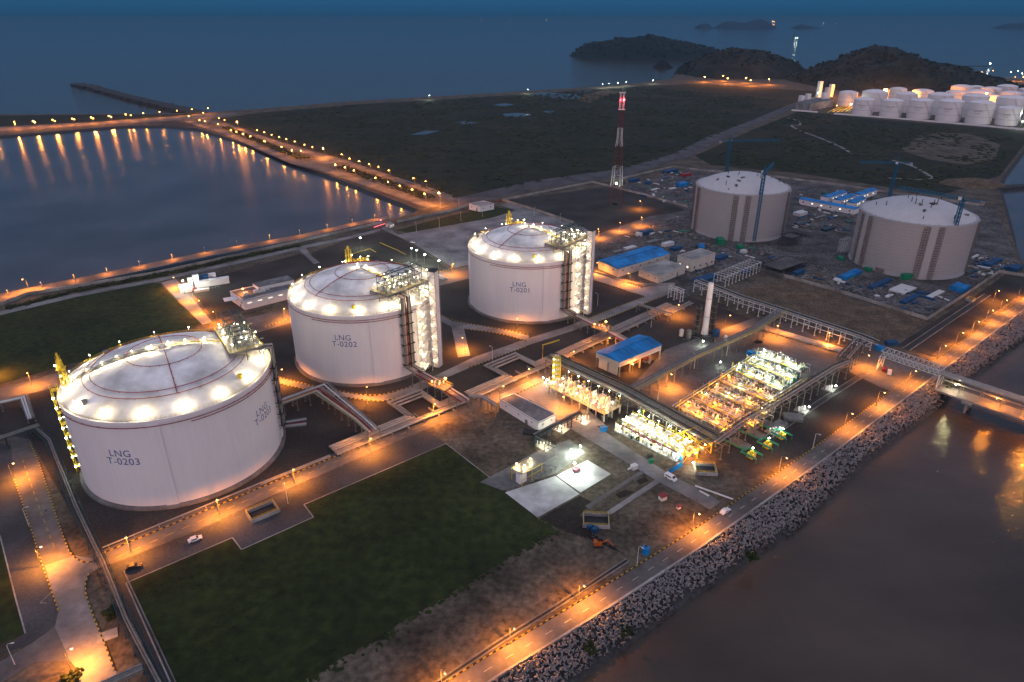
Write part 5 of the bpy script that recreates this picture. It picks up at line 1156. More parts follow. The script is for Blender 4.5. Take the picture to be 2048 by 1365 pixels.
wall_line('pale wall crossing the site below the right concrete tank', [(1512, 539), (1680, 586), (1854, 641), (1930, 592), (1998, 546), (2060, 556)])
wall_line('low pale wall along the front of the warehouse', [(1185, 545), (1240, 562), (1290, 572), (1350, 570)], 1.6)
wall_line('white boundary wall along the front of the tank farm', [(1668, 229), (1800, 239), (1950, 252), (2060, 262)], 3, .6, 'white')
def trench(label, px, w, d):
    pts = GP(px); mb = MB()
    for s in (-1, 1):
        q = off_line(pts, s * w / 2); mb.strip(q, .4, .05, .5)
    o = mb.build('drain_channel', M['concrete_dark']); tag(o, label, 'drain')
    mb = MB(); mb.strip(pts, w - .4, .07); o2 = mb.build('channel_floor', M['dark'], o)
trench('open drain channel in the dark field below the site wall', [(1812, 700), (1900, 640), (1975, 590)], 4, 1)
trench('open drain channel along the sea side of the process yard', [(1530, 880), (1640, 805), (1735, 745)], 3, 1)
trench('shallow drain beside the left pipe bridge and the big lawn', [(236, 1150), (300, 1290), (345, 1390)], 4, 1)
trench('narrow dark drain along the seaward road below the dirt field', [(862, 1378), (1000, 1285), (1120, 1210), (1255, 1122)], 1.5, 1)
# ================================================================== PROCESS EQUIPMENT
def clutter(parent, fn, n, L_, W_, z, hmax, m, seed, name='small_pipework'):
    rg = random.Random(seed); mb = MB()
    for _ in range(n):
        s, o = rg.uniform(0, L_), rg.uniform(0, W_); p = fn(s, o, z); h = rg.uniform(.6, hmax); k = rg.random()
        if k < .45: mb.bar(p, p + Vector((0, 0, h)), rg.uniform(.07, .16), 6); mb.box(p + Vector((0, 0, h)), (rg.uniform(.4, .9), rg.uniform(.4, .9), rg.uniform(.3, .8)), rg.random())
        elif k < .7: q = fn(s + rg.uniform(-4, 4), o, z + h); mb.bar(fn(s, o, z + h), q, rg.uniform(.08, .18), 6); mb.bar(q, fn(s, o, z) + (q - fn(s, o, z + h)), .08)
        elif k < .9: q = fn(s, o + rg.uniform(-4, 4), z + h); mb.bar(fn(s, o, z + h), q, rg.uniform(.08, .18), 6); mb.bar(p, p + Vector((0, 0, h)), .08)
        else: mb.box(p, (rg.uniform(.8, 2), rg.uniform(.8, 1.6), rg.uniform(.6, 2)), rg.random(), bottom=True)
    return stuff(mb.build(name, M[m], parent))
def frame_at(px0, px1):
    a, b = G(*px0), G(*px1); d = (b - a).normalized(); return a, d, Vector((-d.y, d.x, 0)), (b - a).length
# heater bay: deck with tall vessels in pink-orange light
a, d, u, ln = frame_at((1096, 788), (1208, 846))
t = thing('heater_bay', 'orange lit raised bay of upright heaters beside the long pipe rack', 'process unit', a); W_ = 13.0
def hb(s, o, z): return a + d * s + u * o + Vector((0, 0, z))
mb = MB(); mb.prism([hb(0, 0, 0), hb(ln, 0, 0), hb(ln, W_, 0), hb(0, W_, 0)], 4.4, 4.7); mb.build('deck', M['concrete'], t)
for i in range(8):
    mb = MB()
    for o in (.4, W_ / 2, W_ - .4): mb.box(hb(.5 + i * (ln - 1) / 7, o, 2.2), (.6, .6, 4.4), math.atan2(d.y, d.x))
    mb.build('deck_column', M['concrete'], t)
mb = MB()
for p, q in ((hb(0, 0, 4.7), hb(ln, 0, 4.7)), (hb(0, 0, 4.7), hb(0, W_, 4.7)), (hb(ln, 0, 4.7), hb(ln, W_, 4.7))):
    for z in (.6, 1.2): mb.bar(p + Vector((0, 0, z)), q + Vector((0, 0, z)), .06)
    for w_, _ in along([p, q], 1.6): mb.bar(w_, w_ + Vector((0, 0, 1.2)), .05)
mb.build('handrail', M['yellow'], t)
for i in range(9):
    for j in range(2):
        p = hb(2.2 + i * (ln - 4) / 8, 3.6 + j * 5.2, 4.7); mb = MB(); kz = random.uniform(.65, 1.15); mb.lathe(p, [(.3, 0), (.8, .4 * kz), (.8, 2.6 * kz), (.45, 3.2 * kz), (.45, 4.2 * kz)], 12); mb.tube([p + Vector((0, 0, 3.6)), p + u * 2.2 + Vector((0, 0, 3.6)), p + u * 2.2], .2, 6); mb.bar(p + d * 1.2, p + d * 1.2 + Vector((0, 0, 3.0)), .16, 6)
        mb.build('heater_vessel', M[('white_steel', 'pipe', 'white_steel', 'pipe')[(i * 2 + j * 3) % 4 if (i + j) % 2 else 0]], t, smooth=True)
clutter(t, hb, 90, ln, W_, 4.7, 3.6, 'white_steel', 5); clutter(t, hb, 30, ln, W_, 4.7, 4.4, 'yellow', 6, 'access_steel'); clutter(t, hb, 10, ln, W_, 4.7, 3, 'red', 7, 'red_pipework'); clutter(t, hb, 50, ln, W_, .1, 3.6, 'rack', 8, 'under_deck_pipework')
for i in range(7):
    bulb_lamp(t, 'bay_lamp', hb(2 + i * (ln - 4) / 6, 1.0, 4.7), 3.2, 'warm' if i % 2 else 'sod', 900 if i % 2 else 1500, .25, 'yellow')
    bulb_lamp(t, 'bay_lamp', hb(4 + i * (ln - 5) / 6, 7.0, 4.7), 3.6, 'sod' if i % 2 else 'warm', 1400 if i % 2 else 800, .25, 'yellow')
    if i < 6: bulb_lamp(t, 'bay_lamp', hb(3 + i * (ln - 4) / 5, 12.5, 4.7), 5.2, 'cool', 450, .28, 'yellow')
# pipe stair tower at the head of the rack
p0 = G(1112, 770); t = thing('pipe_tower', 'narrow pipe and ladder tower with white lamps at the head of the long pipe rack', 'tower', p0)
mb = MB()
for sx_, sy_ in ((-1, -1), (1, -1), (1, 1), (-1, 1)): mb.bar(p0 + Vector((sx_ * 2, sy_ * 2, 0)), p0 + Vector((sx_ * 2, sy_ * 2, 17)), .18)
for k in range(6):
    z = 2.8 * (k + 1)
    for e1, e2 in (((-2, -2), (2, -2)), ((2, -2), (2, 2)), ((2, 2), (-2, 2)), ((-2, 2), (-2, -2))): mb.bar(p0 + Vector((*e1, z)), p0 + Vector((*e2, z)), .1); mb.bar(p0 + Vector((*e1, z - 2.8)), p0 + Vector((*e2, z)), .07)
    mb.box(p0 + Vector((0, 0, z)), (3.8, 3.8, .12))
mb.build('tower_frame', M['yellow'], t)
for x in (-.9, 0, .9): mb = MB(); mb.bar(p0 + Vector((x, 1, 0)), p0 + Vector((x, 1, 18)), .3, 8); mb.build('standpipe', M['white_steel'], t)
for k in range(5): bulb_lamp(t, 'tower_lamp', p0 + Vector((-1.6, -2.2, 1.5 + k * 3.5)), 1.2, 'cool', 380, .28, 'yellow')
for k, (x, y) in enumerate(((-5, -1), (-6, -4), (-3, -5), (-7, 1))): bulb_lamp(t, 'tower_lamp', p0 + Vector((x, y, 0)), 3.5, 'cool', 420, .4, 'yellow')
mb = MB()
for k in range(8): p = p0 + Vector((random.uniform(-7, -2), random.uniform(-6, 3), 0)); mb.bar(p, p + Vector((0, 0, random.uniform(1.5, 4))), .25, 8)
mb.build('valve_posts', M['white_steel'], t)
mb = MB(); q = G(1085, 718); mb.tube([q, q + Vector((0, 0, 9)), q + Vector((6, 4, 9)), q + Vector((10, 7, 9))], .4, 8); mb.build('yellow_pipe', M['yellow'], t)
# vaporiser bay, white light
a, d, u, ln = frame_at((1228, 862), (1352, 925))
t = thing('vaporiser_bay', 'brilliant white lit row of vaporiser panels and pumps beside the long pipe rack', 'process unit', a); W_ = 17.0
mb = MB(); mb.prism([hb(0, 0, 0), hb(ln, 0, 0), hb(ln, W_, 0), hb(0, W_, 0)], .02, .45); mb.build('plinth', M['concrete'], t)
for i in range(8):
    mb = MB(); p = hb(.6 + i * (ln - 1.2) / 7, .5, .45); mb.bar(p, p + Vector((0, 0, 4.5)), .35, 8); mb.box(p, (1.0, 1.0, .5), bottom=True); mb.build('post', M['white_steel'], t)
mb = MB(); mb.bar(hb(0, .5, 5.0), hb(ln, .5, 5.0), .3); mb.bar(hb(ln * .3, .1, 4.5), hb(ln * .75, .1, 4.5), .28, 8); mb.build('front_beam', M['red'], t)
for i in range(7):
    s = 2.5 + i * (ln - 5) / 6; mb = MB()
    for k in range(5): mb.box(hb(s - 1.4 + k * .7, 8.5, 2.6), (.28, 7.5, 4.2), math.atan2(d.y, d.x))
    mb.box(hb(s, 12.2, 4.9), (3.4, .6, .6), math.atan2(d.y, d.x)); mb.box(hb(s, 4.8, 4.9), (3.4, .6, .6), math.atan2(d.y, d.x)); mb.build('vaporiser_panel', M['white_steel'], t)
    mb = MB(); mb.bar(hb(s + 1.6, 3.2, .45), hb(s + 1.6, 3.2, 4.2), .5, 10); mb.bar(hb(s - .8, 3.2, .45), hb(s - .8, 3.2, 2.2), .7, 12); mb.tube([hb(s + 1.6, 3.2, 3.6), hb(s, 3.2, 3.6), hb(s, 6, 3.6), hb(s, 6, 5.2)], .24, 6); mb.build('pump', M['white'], t, smooth=True)
    mb = MB()
    for k in range(5): q = hb(s + random.uniform(-2, 2), random.uniform(2, 14), .45); mb.bar(q, q + Vector((0, 0, random.uniform(2, 6))), .14); mb.box(q + Vector((0, 0, random.uniform(1.5, 3))), (.9, .7, .9), random.random())
    for o in (2, 13.5): mb.bar(hb(s - 2, o, 5.4), hb(s + 2, o, 5.4), .12); mb.bar(hb(s - 2, o, .4), hb(s - 2, o, 6.2), .12)
    mb.build('access_frame', M['yellow'], t)
for i in range(7):
    bulb_lamp(t, 'bay_lamp', hb(1 + i * (ln - 2) / 6, 1.6, .45), 2.4, 'cool', 1800, .25); bulb_lamp(t, 'bay_lamp', hb(2.8 + i * (ln - 5) / 6, 5.6, .45), 6.2, 'warm', 2600, .26)
    if i < 6: bulb_lamp(t, 'bay_lamp', hb(4 + i * (ln - 6) / 5, 13.6, .45), 6.4, 'cool', 2200, .27)
a, d, u, ln = frame_at((1228, 862), (1352, 925)); clutter(t, hb, 110, ln, 17, .45, 5.5, 'white_steel', 9); clutter(t, hb, 60, ln, 17, .45, 6.5, 'yellow', 10, 'access_steel'); clutter(t, hb, 15, ln, 17, .45, 5.0, 'green', 12, 'green_pipework'); clutter(t, hb, 60, ln, 17, .45, 5.5, 'dark', 13, 'dark_valves')
# orange end bay by the yellow frames
a, d, u, ln = frame_at((1362, 925), (1418, 905)); t = thing('metering_bay', 'orange lit bay with heavy yellow frames at the corner of the pipe racks', 'process unit', a)
mb = MB()
for s in (0, ln / 2, ln):
    for o in (-1, 9): mb.bar(hb(s, o, 0), hb(s, o, 9), .3)
    mb.bar(hb(s, -1, 9), hb(s, 9, 9), .3); mb.bar(hb(s, -1, 4.5), hb(s, 9, 4.5), .25)
for o in (-1, 9):
    for z in (4.5, 9): mb.bar(hb(0, o, z), hb(ln, o, z), .28)
    mb.bar(hb(0, o, 0), hb(ln / 2, o, 9), .15); mb.bar(hb(ln, o, 0), hb(ln / 2, o, 9), .15)
mb.build('yellow_frame', M['yellow'], t)
mb = MB()
for k in range(4): mb.bar(hb(2 + k * 4, 1, 1.6), hb(2 + k * 4, 7, 1.6), .8, 12); mb.box(hb(2 + k * 4, 4, .4), (1.2, 5, .8), math.atan2(d.y, d.x))
mb.build('meter_drum', M['white_steel'], t, smooth=True)
for s, o in ((2, 2), (ln * .5, 7), (ln - 2, 1), (ln * .4, -2)): bulb_lamp(t, 'bay_lamp', hb(s, o, 0), 4, 'sod', 2600, .42)
# drum yard: rows of exchanger skids
def skid(a, d, u, L_, label, seed, lit):
    rg = random.Random(seed); t = thing('exchanger_skid', label, 'process skid', a, 'exchanger skids in the drum yard'); rz = math.atan2(d.y, d.x)
    def s_(s, o, z): return a + d * s + u * o + Vector((0, 0, z))
    mb = MB(); mb.box(s_(L_ / 2, .6, .2), (L_, 6.4, .4), rz); mb.build('plinth', M['concrete'], t)
    s = 1.5
    while s < L_ - 4:
        l = rg.uniform(4.5, 7.5); r_ = rg.uniform(.55, .9); e = min(s + l, L_ - 1); mb = MB(); z = 1.5 + r_
        mb.bar(s_(s, -.7, z), s_(e, -.7, z), r_, 14); mb.ball(s_(s, -.7, z), r_ * .98, .9, 12, 6); mb.ball(s_(e, -.7, z), r_ * .98, .9, 12, 6); mb.build('drum', M[rg.choice(('white', 'white', 'pipe', 'green' if lit else 'pipe'))], t, smooth=True)
        mb = MB(); mb.box(s_(s + .8, -.7, .9), (.4, 1.5, 1.4), rz); mb.build('saddle', M['concrete'], t); mb = MB(); mb.box(s_(e - .8, -.7, .9), (.4, 1.5, 1.4), rz); mb.build('saddle', M['concrete'], t)
        s = e + 1.2
    for o, r_, m_ in ((1.1, .24, 'white_steel'), (1.7, .18, 'pipe'), (2.3, .14, 'yellow' if not lit else 'green'), (3.0, .26, 'white_steel'), (3.6, .2, 'pipe')):
        mb = MB(); mb.tube([s_(.5, o, 1.2 + o * .3), s_(L_ * .45, o, 1.2 + o * .3), s_(L_ * .45, o, 2.6), s_(L_ - .5, o, 2.6)], r_, 8); mb.build('pipe', M[m_], t, smooth=True)
    mb = MB()
    for k in range(34):
        q = s_(rg.uniform(1, L_ - 1), rg.uniform(-2.4, 4.2), .4); mb.bar(q, q + Vector((0, 0, rg.uniform(1.2, 3.6))), .12, 6)
        if rg.random() < .6: mb.bar(q + Vector((0, 0, 1.8)), q + Vector((0, 0, 1.8)) + u * rg.uniform(-2, 2), .12, 6)
        mb.box(q + Vector((0, 0, rg.uniform(1, 2.4))), (.6, .5, .6), rg.random())
    mb.build('valve_tree', M['white_steel'], t)
    mb = MB()
    for o in (-2.2, 2.4):
        for z in (3.4, 3.9): mb.bar(s_(0, o, z), s_(L_, o, z), .06)
        for k in range(int(L_ / 2.4) + 1): mb.bar(s_(k * 2.4, o, .3), s_(k * 2.4, o, 3.9), .06)
    mb.strip([s_(0, -2.0, 2.9), s_(L_, -2.0, 2.9)], .9, h=.08)
    mb.bar(s_(.2, -2, 0), s_(.2, -2, 7.5), .16, 6)
    mb.build('gangway', M['yellow'], t)
    clutter(t, s_, 120, L_, 9, .3, 4.5, 'white_steel', seed + 100); clutter(t, s_, 18, L_, 7, .3, 5.0, 'yellow', seed + 200, 'access_steel'); clutter(t, s_, 45, L_, 9, .3, 3.5, 'green' if lit else 'rack', seed + 300, 'cross_pipework')
    return t, s_
rows = [((1516, 716), 26, 'white'), ((1494, 731), 28, 'white'), ((1466, 746), 30, 'white'), ((1443, 768), 33, 'mix'), ((1419, 785), 34, 'mix'), ((1389, 803), 36, 'sod'), ((1362, 822), 30, 'sod')]
a0, d0, u0, _ = frame_at((1100, 730), (1428, 900))
for i, (q, L_, k) in enumerate(rows):
    t, s_ = skid(G(*q), d0, u0, L_, ORD[i] + ' row of drums and pipes in the process yard, counting from the unlit gravel corner', 40 + i, k == 'white')
    for j, fr in enumerate((.06, .35, .65, .92)):
        kd = 'cool' if k == 'white' else ('sod' if (k == 'sod' or j % 2 == 0) else 'warm')
        bulb_lamp(t, 'skid_lamp', s_(L_ * fr, -1.2 if j % 2 else 2.6, .4), 4.6, kd, {'cool': 3200, 'sod': 1900, 'warm': 2200}[kd], .26, 'yellow')
    if k == 'white': bulb_lamp(t, 'skid_lamp', s_(L_ * .5, .4, .4), 4.0, 'warm', 1600, .25, 'yellow')
for nm, q0, q1, o0 in (('header pipes across the sea side ends of the drum rows', (1610, 762), (1448, 868), 1.5), ('header pipes across the inner ends of the drum rows', (1512, 712), (1352, 815), -1.5)):
    a_, b_ = G(*q0, 2.0), G(*q1, 2.0); d_ = (b_ - a_).normalized(); t = thing('header_pipes', nm, 'pipework', (a_.x, a_.y, 0)); u_ = Vector((-d_.y, d_.x, 0))
    for k in range(5): mb = MB(); zz = (0, .9, .2, 1.6, .4)[k]; mb.bar(a_ + u_ * (k * .9 - 2) + Vector((0, 0, zz)), b_ + u_ * (k * .9 - 2) + Vector((0, 0, zz)), (.3, .22, .35, .2, .26)[k], 8); mb.build('pipe', M[('white_steel', 'pipe', 'white_steel', 'yellow', 'pipe')[k]], t)
    for k in range(int((b_ - a_).length / 6)): mb = MB(); p_ = a_ + d_ * k * 6; mb.bar(Vector((p_.x, p_.y, 0)) - u_ * 2.5, p_ - u_ * 2.5 + Vector((0, 0, 1.8)), .14); mb.bar(Vector((p_.x, p_.y, 0)) + u_ * 2.3, p_ + u_ * 2.3 + Vector((0, 0, 1.8)), .14); mb.bar(p_ - u_ * 2.5 + Vector((0, 0, -.4)), p_ + u_ * 2.3 + Vector((0, 0, -.4)), .12); mb.build('pipe_support', M['rack'], t)
# green loading skids with lamps
for i, (q, L_) in enumerate((((1502, 915), 9), ((1534, 895), 9), ((1562, 876), 9))):
    a, d, u = G(*q) - d0 * 10, d0, u0; t = thing('green_pump_skid', ('nearest', 'middle', 'farthest')[i] + ' green pipe skid with a white lamp by the seaward road', 'pump', a, 'green pump skids')
    rz = math.atan2(d.y, d.x)
    mb = MB(); mb.tube([hb(-10, 0, 2.2), hb(L_ - 3, 0, 2.2)], .42, 10); mb.build('green_main', M['green'], t, smooth=True)
    for o in (-2.6, 2.6): mb = MB(); mb.tube([hb(L_ - 3, 0, 2.2), hb(L_ - 3, o, 2.2), hb(L_ + 5, o, 2.2), hb(L_ + 5, o, .2)], .38, 10); mb.build('green_branch', M['green'], t, smooth=True)
    mb = MB(); mb.bar(hb(L_ + 1, -3.4, 1.6), hb(L_ + 1, 3.4, 1.6), .3, 8); mb.build('green_header', M['green'], t, smooth=True)
    mb = MB(); mb.box(hb(L_ + 1, 0, 1.2), (3, 3, 2.4), rz); mb.cyl(hb(L_ + 1, 0, 2.4), .7, 1.2, 12); mb.build('pump_motor', M['yellow'], t)
    mb = MB(); mb.box(hb(1, 5.0, .6), (9, 5, 1.2), rz); mb.build('plinth', M['concrete_dark'], t)
    bulb_lamp(t, 'skid_lamp', hb(L_ + 1.2, 0, 3.6), 1.4, 'cool', 420, .34)
for q, l in (((1603, 822), 'nearer'), ((1657, 780), 'farther'), ((1545, 865), 'lowest')):
    t = thing('lit_footing', l + ' white lit pump footing under the sea side pipe rack', 'pump', G(*q), 'pump footings under the rack'); p = G(*q)
    mb = MB(); mb.box(p, (6, 5, .5), R(-45), bottom=True); mb.build('plinth', M['concrete'], t); mb = MB()
    for x in (-1.5, 0, 1.5): mb.cyl(p + Vector((x, x * .3, .5)), .5, 2.2, 10)
    mb.build('pump', M['white'], t); bulb_lamp(t, 'pump_lamp', p + Vector((2.5, -2, 0)), 3.4, 'cool', 1300, .4)
for q, l in (((1088, 893), 'left'), ((1120, 858), 'upper'), ((1165, 842), 'right')):
    p = G(*q); t = thing('valve_pit', l + ' white lit valve pit under the dark pipe bridge', 'pump', p, 'valve pits'); mb = MB(); mb.box(p, (8, 6, .3), R(-40), bottom=True); mb.build('slab', M['concrete'], t)
    mb = MB()
    for k in range(5): mb.bar(p + Vector((-3 + 1.5 * k, 1, .2)), p + Vector((-3 + 1.5 * k, 1, 2.4)), .22, 8)
    mb.build('pipe_stub', M['white_steel'], t); bulb_lamp(t, 'pit_lamp', p + Vector((0, -1.5, 0)), 2.6, 'warm', 1900, .34)
# skid on the concrete pad
a, d, u, ln = frame_at((1022, 975), (1102, 930)); t = thing('flare_skid', 'white lit equipment skid at the lawn side of the concrete pad', 'process skid', a)
mb = MB(); mb.box(hb(6, 0, 2.6), (4, 2.6, 5.2), math.atan2(d.y, d.x)); mb.build('cabinet', M['white'], t)
mb = MB()
for s in (4, 10, 16):
    for o in (-2.5, 4): mb.bar(hb(s, o, 0), hb(s, o, 6), .15)
for z in (3, 6):
    for o in (-2.5, 4): mb.bar(hb(4, o, z), hb(16, o, z), .12)
mb.build('yellow_frame', M['yellow'], t); mb = MB(); mb.box(hb(10, .7, 5.9), (12, 6.4, .15), math.atan2(d.y, d.x)); mb.build('grating_deck', M['grey_steel'], t)
mb = MB()
for k in range(6): mb.bar(hb(10 + k * 2.6, -4, .1), hb(10 + k * 2.6, -4, 2.2), .3, 8); mb.box(hb(10 + k * 2.6, -4, 2.2), (1.2, 1.2, .5))
mb.bar(hb(8, -4, 1.2), hb(26, -4, 1.2), .2, 8); mb.bar(hb(6, 2, 1.2), hb(30, 2, 1.2), .2, 8); mb.build('valve', M['grey_steel'], t)
for s, o in ((8, 0), (13, 1.5), (6, 3)): bulb_lamp(t, 'skid_lamp', hb(s, o, 6.0), 1.6, 'warm', 1100, .26)
for q, l, pw in (((1148, 948), 'dazzling white work lamp standing on the concrete pad', 14000), ((1142, 912), 'white work lamp beside the dark pipe at the pad corner', 6500), ((1160, 905), 'second white work lamp beside the pad corner', 5000), ((1385, 938), 'white work lamp by the blue hoarding', 1700), ((1440, 735), 'small green tinted lamp at the foot of the slim stack', 900), ((1405, 693), 'greenish lamp low between the dark columns', 1700), ((1412, 800), 'greenish lamp at the near end of the drum rows', 700)):
    t = thing('work_lamp', l, 'lamp', G(*q)); bulb_lamp(t, 'lamp_post', G(*q), 5.5 if pw > 10000 else 3.2, 'cool', pw, .45); mb = MB()
    for k in range(3): mb.bar(G(*q) + Vector((0, 0, 1.2)), G(*q) + Vector((math.cos(k * 2.1), math.sin(k * 2.1), 0)), .05)
    mb.build('tripod', M['grey_steel'], t)
# ================================================================== STACK, TOWERS, CRANES
p = G(1409, 668); h = z_at(p, 566); t = thing('flare_stack', 'slim white round stack behind the pipe racks', 'stack', p)
mb = MB(); mb.lathe(p, [(2.3, 0), (1.9, 6), (1.7, h - .6), (1.2, h)], 24); mb.build('shell', M['white'], t, smooth=True)
mb = MB()
for z in (h * .35, h * .7): mb.lathe(p + Vector((0, 0, z)), [(1.95, 0), (1.95, .2)], 20)
mb.build('band', M['grey_steel'], t)
for q, ty, l in (((1392, 672), 609, 'left dark column beside the slim white stack'), ((1422, 668), 598, 'right dark column beside the slim white stack')):
    p = G(*q); h = z_at(p, ty); t = thing('dark_column', l, 'column', p, 'dark columns by the stack'); mb = MB(); mb.cyl(p, 1.0, h, 16); mb.build('shell', M['dark'], t, smooth=True); mb = MB()
    for k in range(int(h / 4)):
        z = 3 + k * 4; mb.lathe(p + Vector((0, 0, z)), [(1.05, 0), (1.9, 0), (1.9, .15), (1.05, .15)], 12, cap=False)
        for i in range(6): a_ = i * 1.05 + k; mb.bar(p + Vector((1.8 * math.cos(a_), 1.8 * math.sin(a_), z)), p + Vector((1.8 * math.cos(a_), 1.8 * math.sin(a_), z + 1.2)), .06)
    for s in (-.3, .3): mb.bar(p + Vector((1.3, s, 0)), p + Vector((1.3, s, h)), .07)
    mb.build('ladder_cage', M['rack'], t)
p = G(1405, 680); t = thing('knockout_unit', 'cluster of small vessels and steps at the foot of the slim stack', 'equipment', p)
for k, (x, y, r_, hh) in enumerate(((-8, 3, 1.6, 5), (-12, 6, 1.4, 4), (5, -3, 1.2, 3.2), (10, 6, 2.2, 4), (14, -1, 1.0, 3))): mb = MB(); mb.lathe(p + Vector((x, y, 0)), [(r_, 0), (r_, hh), (r_ * .5, hh + .6)], 14); mb.build('vessel', M[('grey_steel', 'white_steel', 'dark', 'blue_tarp', 'white_steel')[k]], t, smooth=True)
mb = MB()
for k in range(14): x, y = random.uniform(-12, 14), random.uniform(-9, 8); mb.bar(p + Vector((x, y, 0)), p + Vector((x, y, random.uniform(1, 4))), .12); mb.bar(p + Vector((x, y, 1)), p + Vector((x + random.uniform(-5, 5), y + random.uniform(-2, 2), 1)), .14, 6)
mb.build('pipework', M['grey_steel'], t)
# lattice tower
pb = [G(1210, 405), G(1226, 430), G(1250, 414), G(1236, 396)]; c_ = sum(pb, Vector()) / 4; h = z_at(c_, 186); t = thing('lattice_tower', 'tall red and white lattice tower with a red beacon', 'tower', c_)
hw = 8.5; rot = R(20)
def lt(i, z): w = hw * max(.22, (1 - z / h * 1.0) * .95 + .05) if z < .62 * h else hw * .36 * (1 - (z / h - .62) * .5); a_ = rot + i * math.pi / 2; return c_ + Vector((math.cos(a_) * w, math.sin(a_) * w, z))
ls = [0, .09, .18, .27, .36, .45, .54, .62, .70, .78, .86, .93, 1.0]
sec = [(0, 2, 'tower_red'), (2, 4, 'white_steel'), (4, 6, 'tower_red'), (6, 8, 'white_steel'), (8, 10, 'tower_red'), (10, 12, 'white_steel')]
for s0, s1, m_ in sec:
    mb = MB()
    for k in range(s0, s1):
        for i in range(4):
            a1, b1 = lt(i, ls[k] * h), lt((i + 1) % 4, ls[k] * h); a2, b2 = lt(i, ls[k + 1] * h), lt((i + 1) % 4, ls[k + 1] * h)
            mb.bar(a1, a2, .19 if m_ == 'tower_red' else .24); mb.bar(a1, b2, .06); mb.bar(b1, a2, .06); mb.bar(a2, b2, .1)
    mb.build('lattice_section', M[m_], t)
mb = MB(); mb.box(c_ + Vector((0, 0, h)), (6, 6, .4)); mb.box(c_ + Vector((0, 0, h * .86)), (6.5, 6.5, .3))
for i in range(8): a_ = i * .785; mb.bar(c_ + Vector((3 * math.cos(a_), 3 * math.sin(a_), h)), c_ + Vector((3 * math.cos(a_), 3 * math.sin(a_), h + 1.4)), .1)
mb.bar(c_ + Vector((0, 0, h)), c_ + Vector((0, 0, h + 6)), .12); mb.build('top_platform', M['white_steel'], t)
bulb_lamp(t, 'beacon', c_ + Vector((1.5, -3, h * .93)), 1.2, 'red', 3500, .9); bulb_lamp(t, 'beacon', c_ + Vector((-2, -3, h * .93)), 1.2, 'red', 1000, .5)
bulb_lamp(t, 'tower_floodlight', c_ + Vector((-1, -5, h * .2)), 1.2, 'cool', 3500, 1.0)
# tower cranes
def crane(label, base, mast_py, jib_ang, jib_l, cj_l, zb=0.0, up=0.0):
    p = G(*base, zb); p.z = zb; h = z_at(p, mast_py); t = thing('tower_crane', label, 'crane', p, 'blue tower cranes'); w = 1.1
    mb = MB(); n = int((h - zb) / 3)
    for s1 in (-1, 1):
        for s2 in (-1, 1): mb.bar(p + Vector((w * s1, w * s2, 0)), Vector((p.x + w * s1, p.y + w * s2, h)), .36)
    cs = [(-w, -w), (w, -w), (w, w), (-w, w)]
    for k in range(n):
        z0, z1 = zb + (h - zb) * k / n, zb + (h - zb) * (k + 1) / n
        for i in range(4):
            a_, b_ = cs[i], cs[(i + 1) % 4]; mb.bar((p.x + a_[0], p.y + a_[1], z0), (p.x + b_[0], p.y + b_[1], z1), .2); mb.bar((p.x + a_[0], p.y + a_[1], z1), (p.x + b_[0], p.y + b_[1], z1), .1)
    mb.build('mast', M['crane'], t)
    d = Vector((math.cos(jib_ang), math.sin(jib_ang), 0)); u = Vector((-d.y, d.x, 0)); T_ = Vector((p.x, p.y, h)); mb = MB()
    e = d * jib_l + Vector((0, 0, up)); n = int(jib_l / 3)
    for k in range(n):
        a_, b_ = e * (k / n), e * ((k + 1) / n); A = [T_ + a_ + u, T_ + a_ - u, T_ + a_ + Vector((0, 0, 1.9))]; B = [T_ + b_ + u, T_ + b_ - u, T_ + b_ + Vector((0, 0, 1.9))]
        for i in range(3): mb.bar(A[i], B[i], .28); mb.bar(A[i], B[(i + 1) % 3], .16)
    mb.build('jib', M['crane'], t)
    mb = MB(); c2_ = -d * cj_l
    for s in (-1, 1): mb.bar(T_ + u * s, T_ + c2_ + u * s, .2); mb.bar(T_ + u * s + Vector((0, 0, 1.1)), T_ + c2_ + u * s + Vector((0, 0, 1.1)), .1)
    mb.box(T_ + c2_ * .5, (cj_l, 2, .15), jib_ang); mb.build('counter_jib', M['crane'], t)
    mb = MB(); mb.box(T_ + c2_ * .9 + Vector((0, 0, -.6)), (3, 1.8, 2.4), jib_ang); mb.build('counterweight', M['concrete'], t)
    mb = MB(); mb.bar(T_ + u * .7, T_ + Vector((0, 0, 7)), .2); mb.bar(T_ - u * .7, T_ + Vector((0, 0, 7)), .2); mb.bar(T_ + Vector((0, 0, 7)), T_ + e * .7 + Vector((0, 0, 1.9)), .08); mb.bar(T_ + Vector((0, 0, 7)), T_ + c2_ * .9, .08); mb.build('apex_frame', M['crane'], t)
    mb = MB(); mb.box(T_ + d * 1.5 + u * 1.8 + Vector((0, 0, .6)), (2, 1.6, 2.2), jib_ang); mb.build('cab', M['white_steel'], t)
crane('blue tower crane against the front wall of the left concrete tank', (1507, 484), 347, R(62), 48, 14)
crane('blue tower crane against the front wall of the right concrete tank', (1881, 557), 399, R(130), 46, 14)
crane('blue tower crane rising behind the left concrete tank', (1452, 352), 283, R(2), 62, 14)
crane('blue tower crane rising behind the right concrete tank', (1778, 398), 327, R(175), 40, 16)
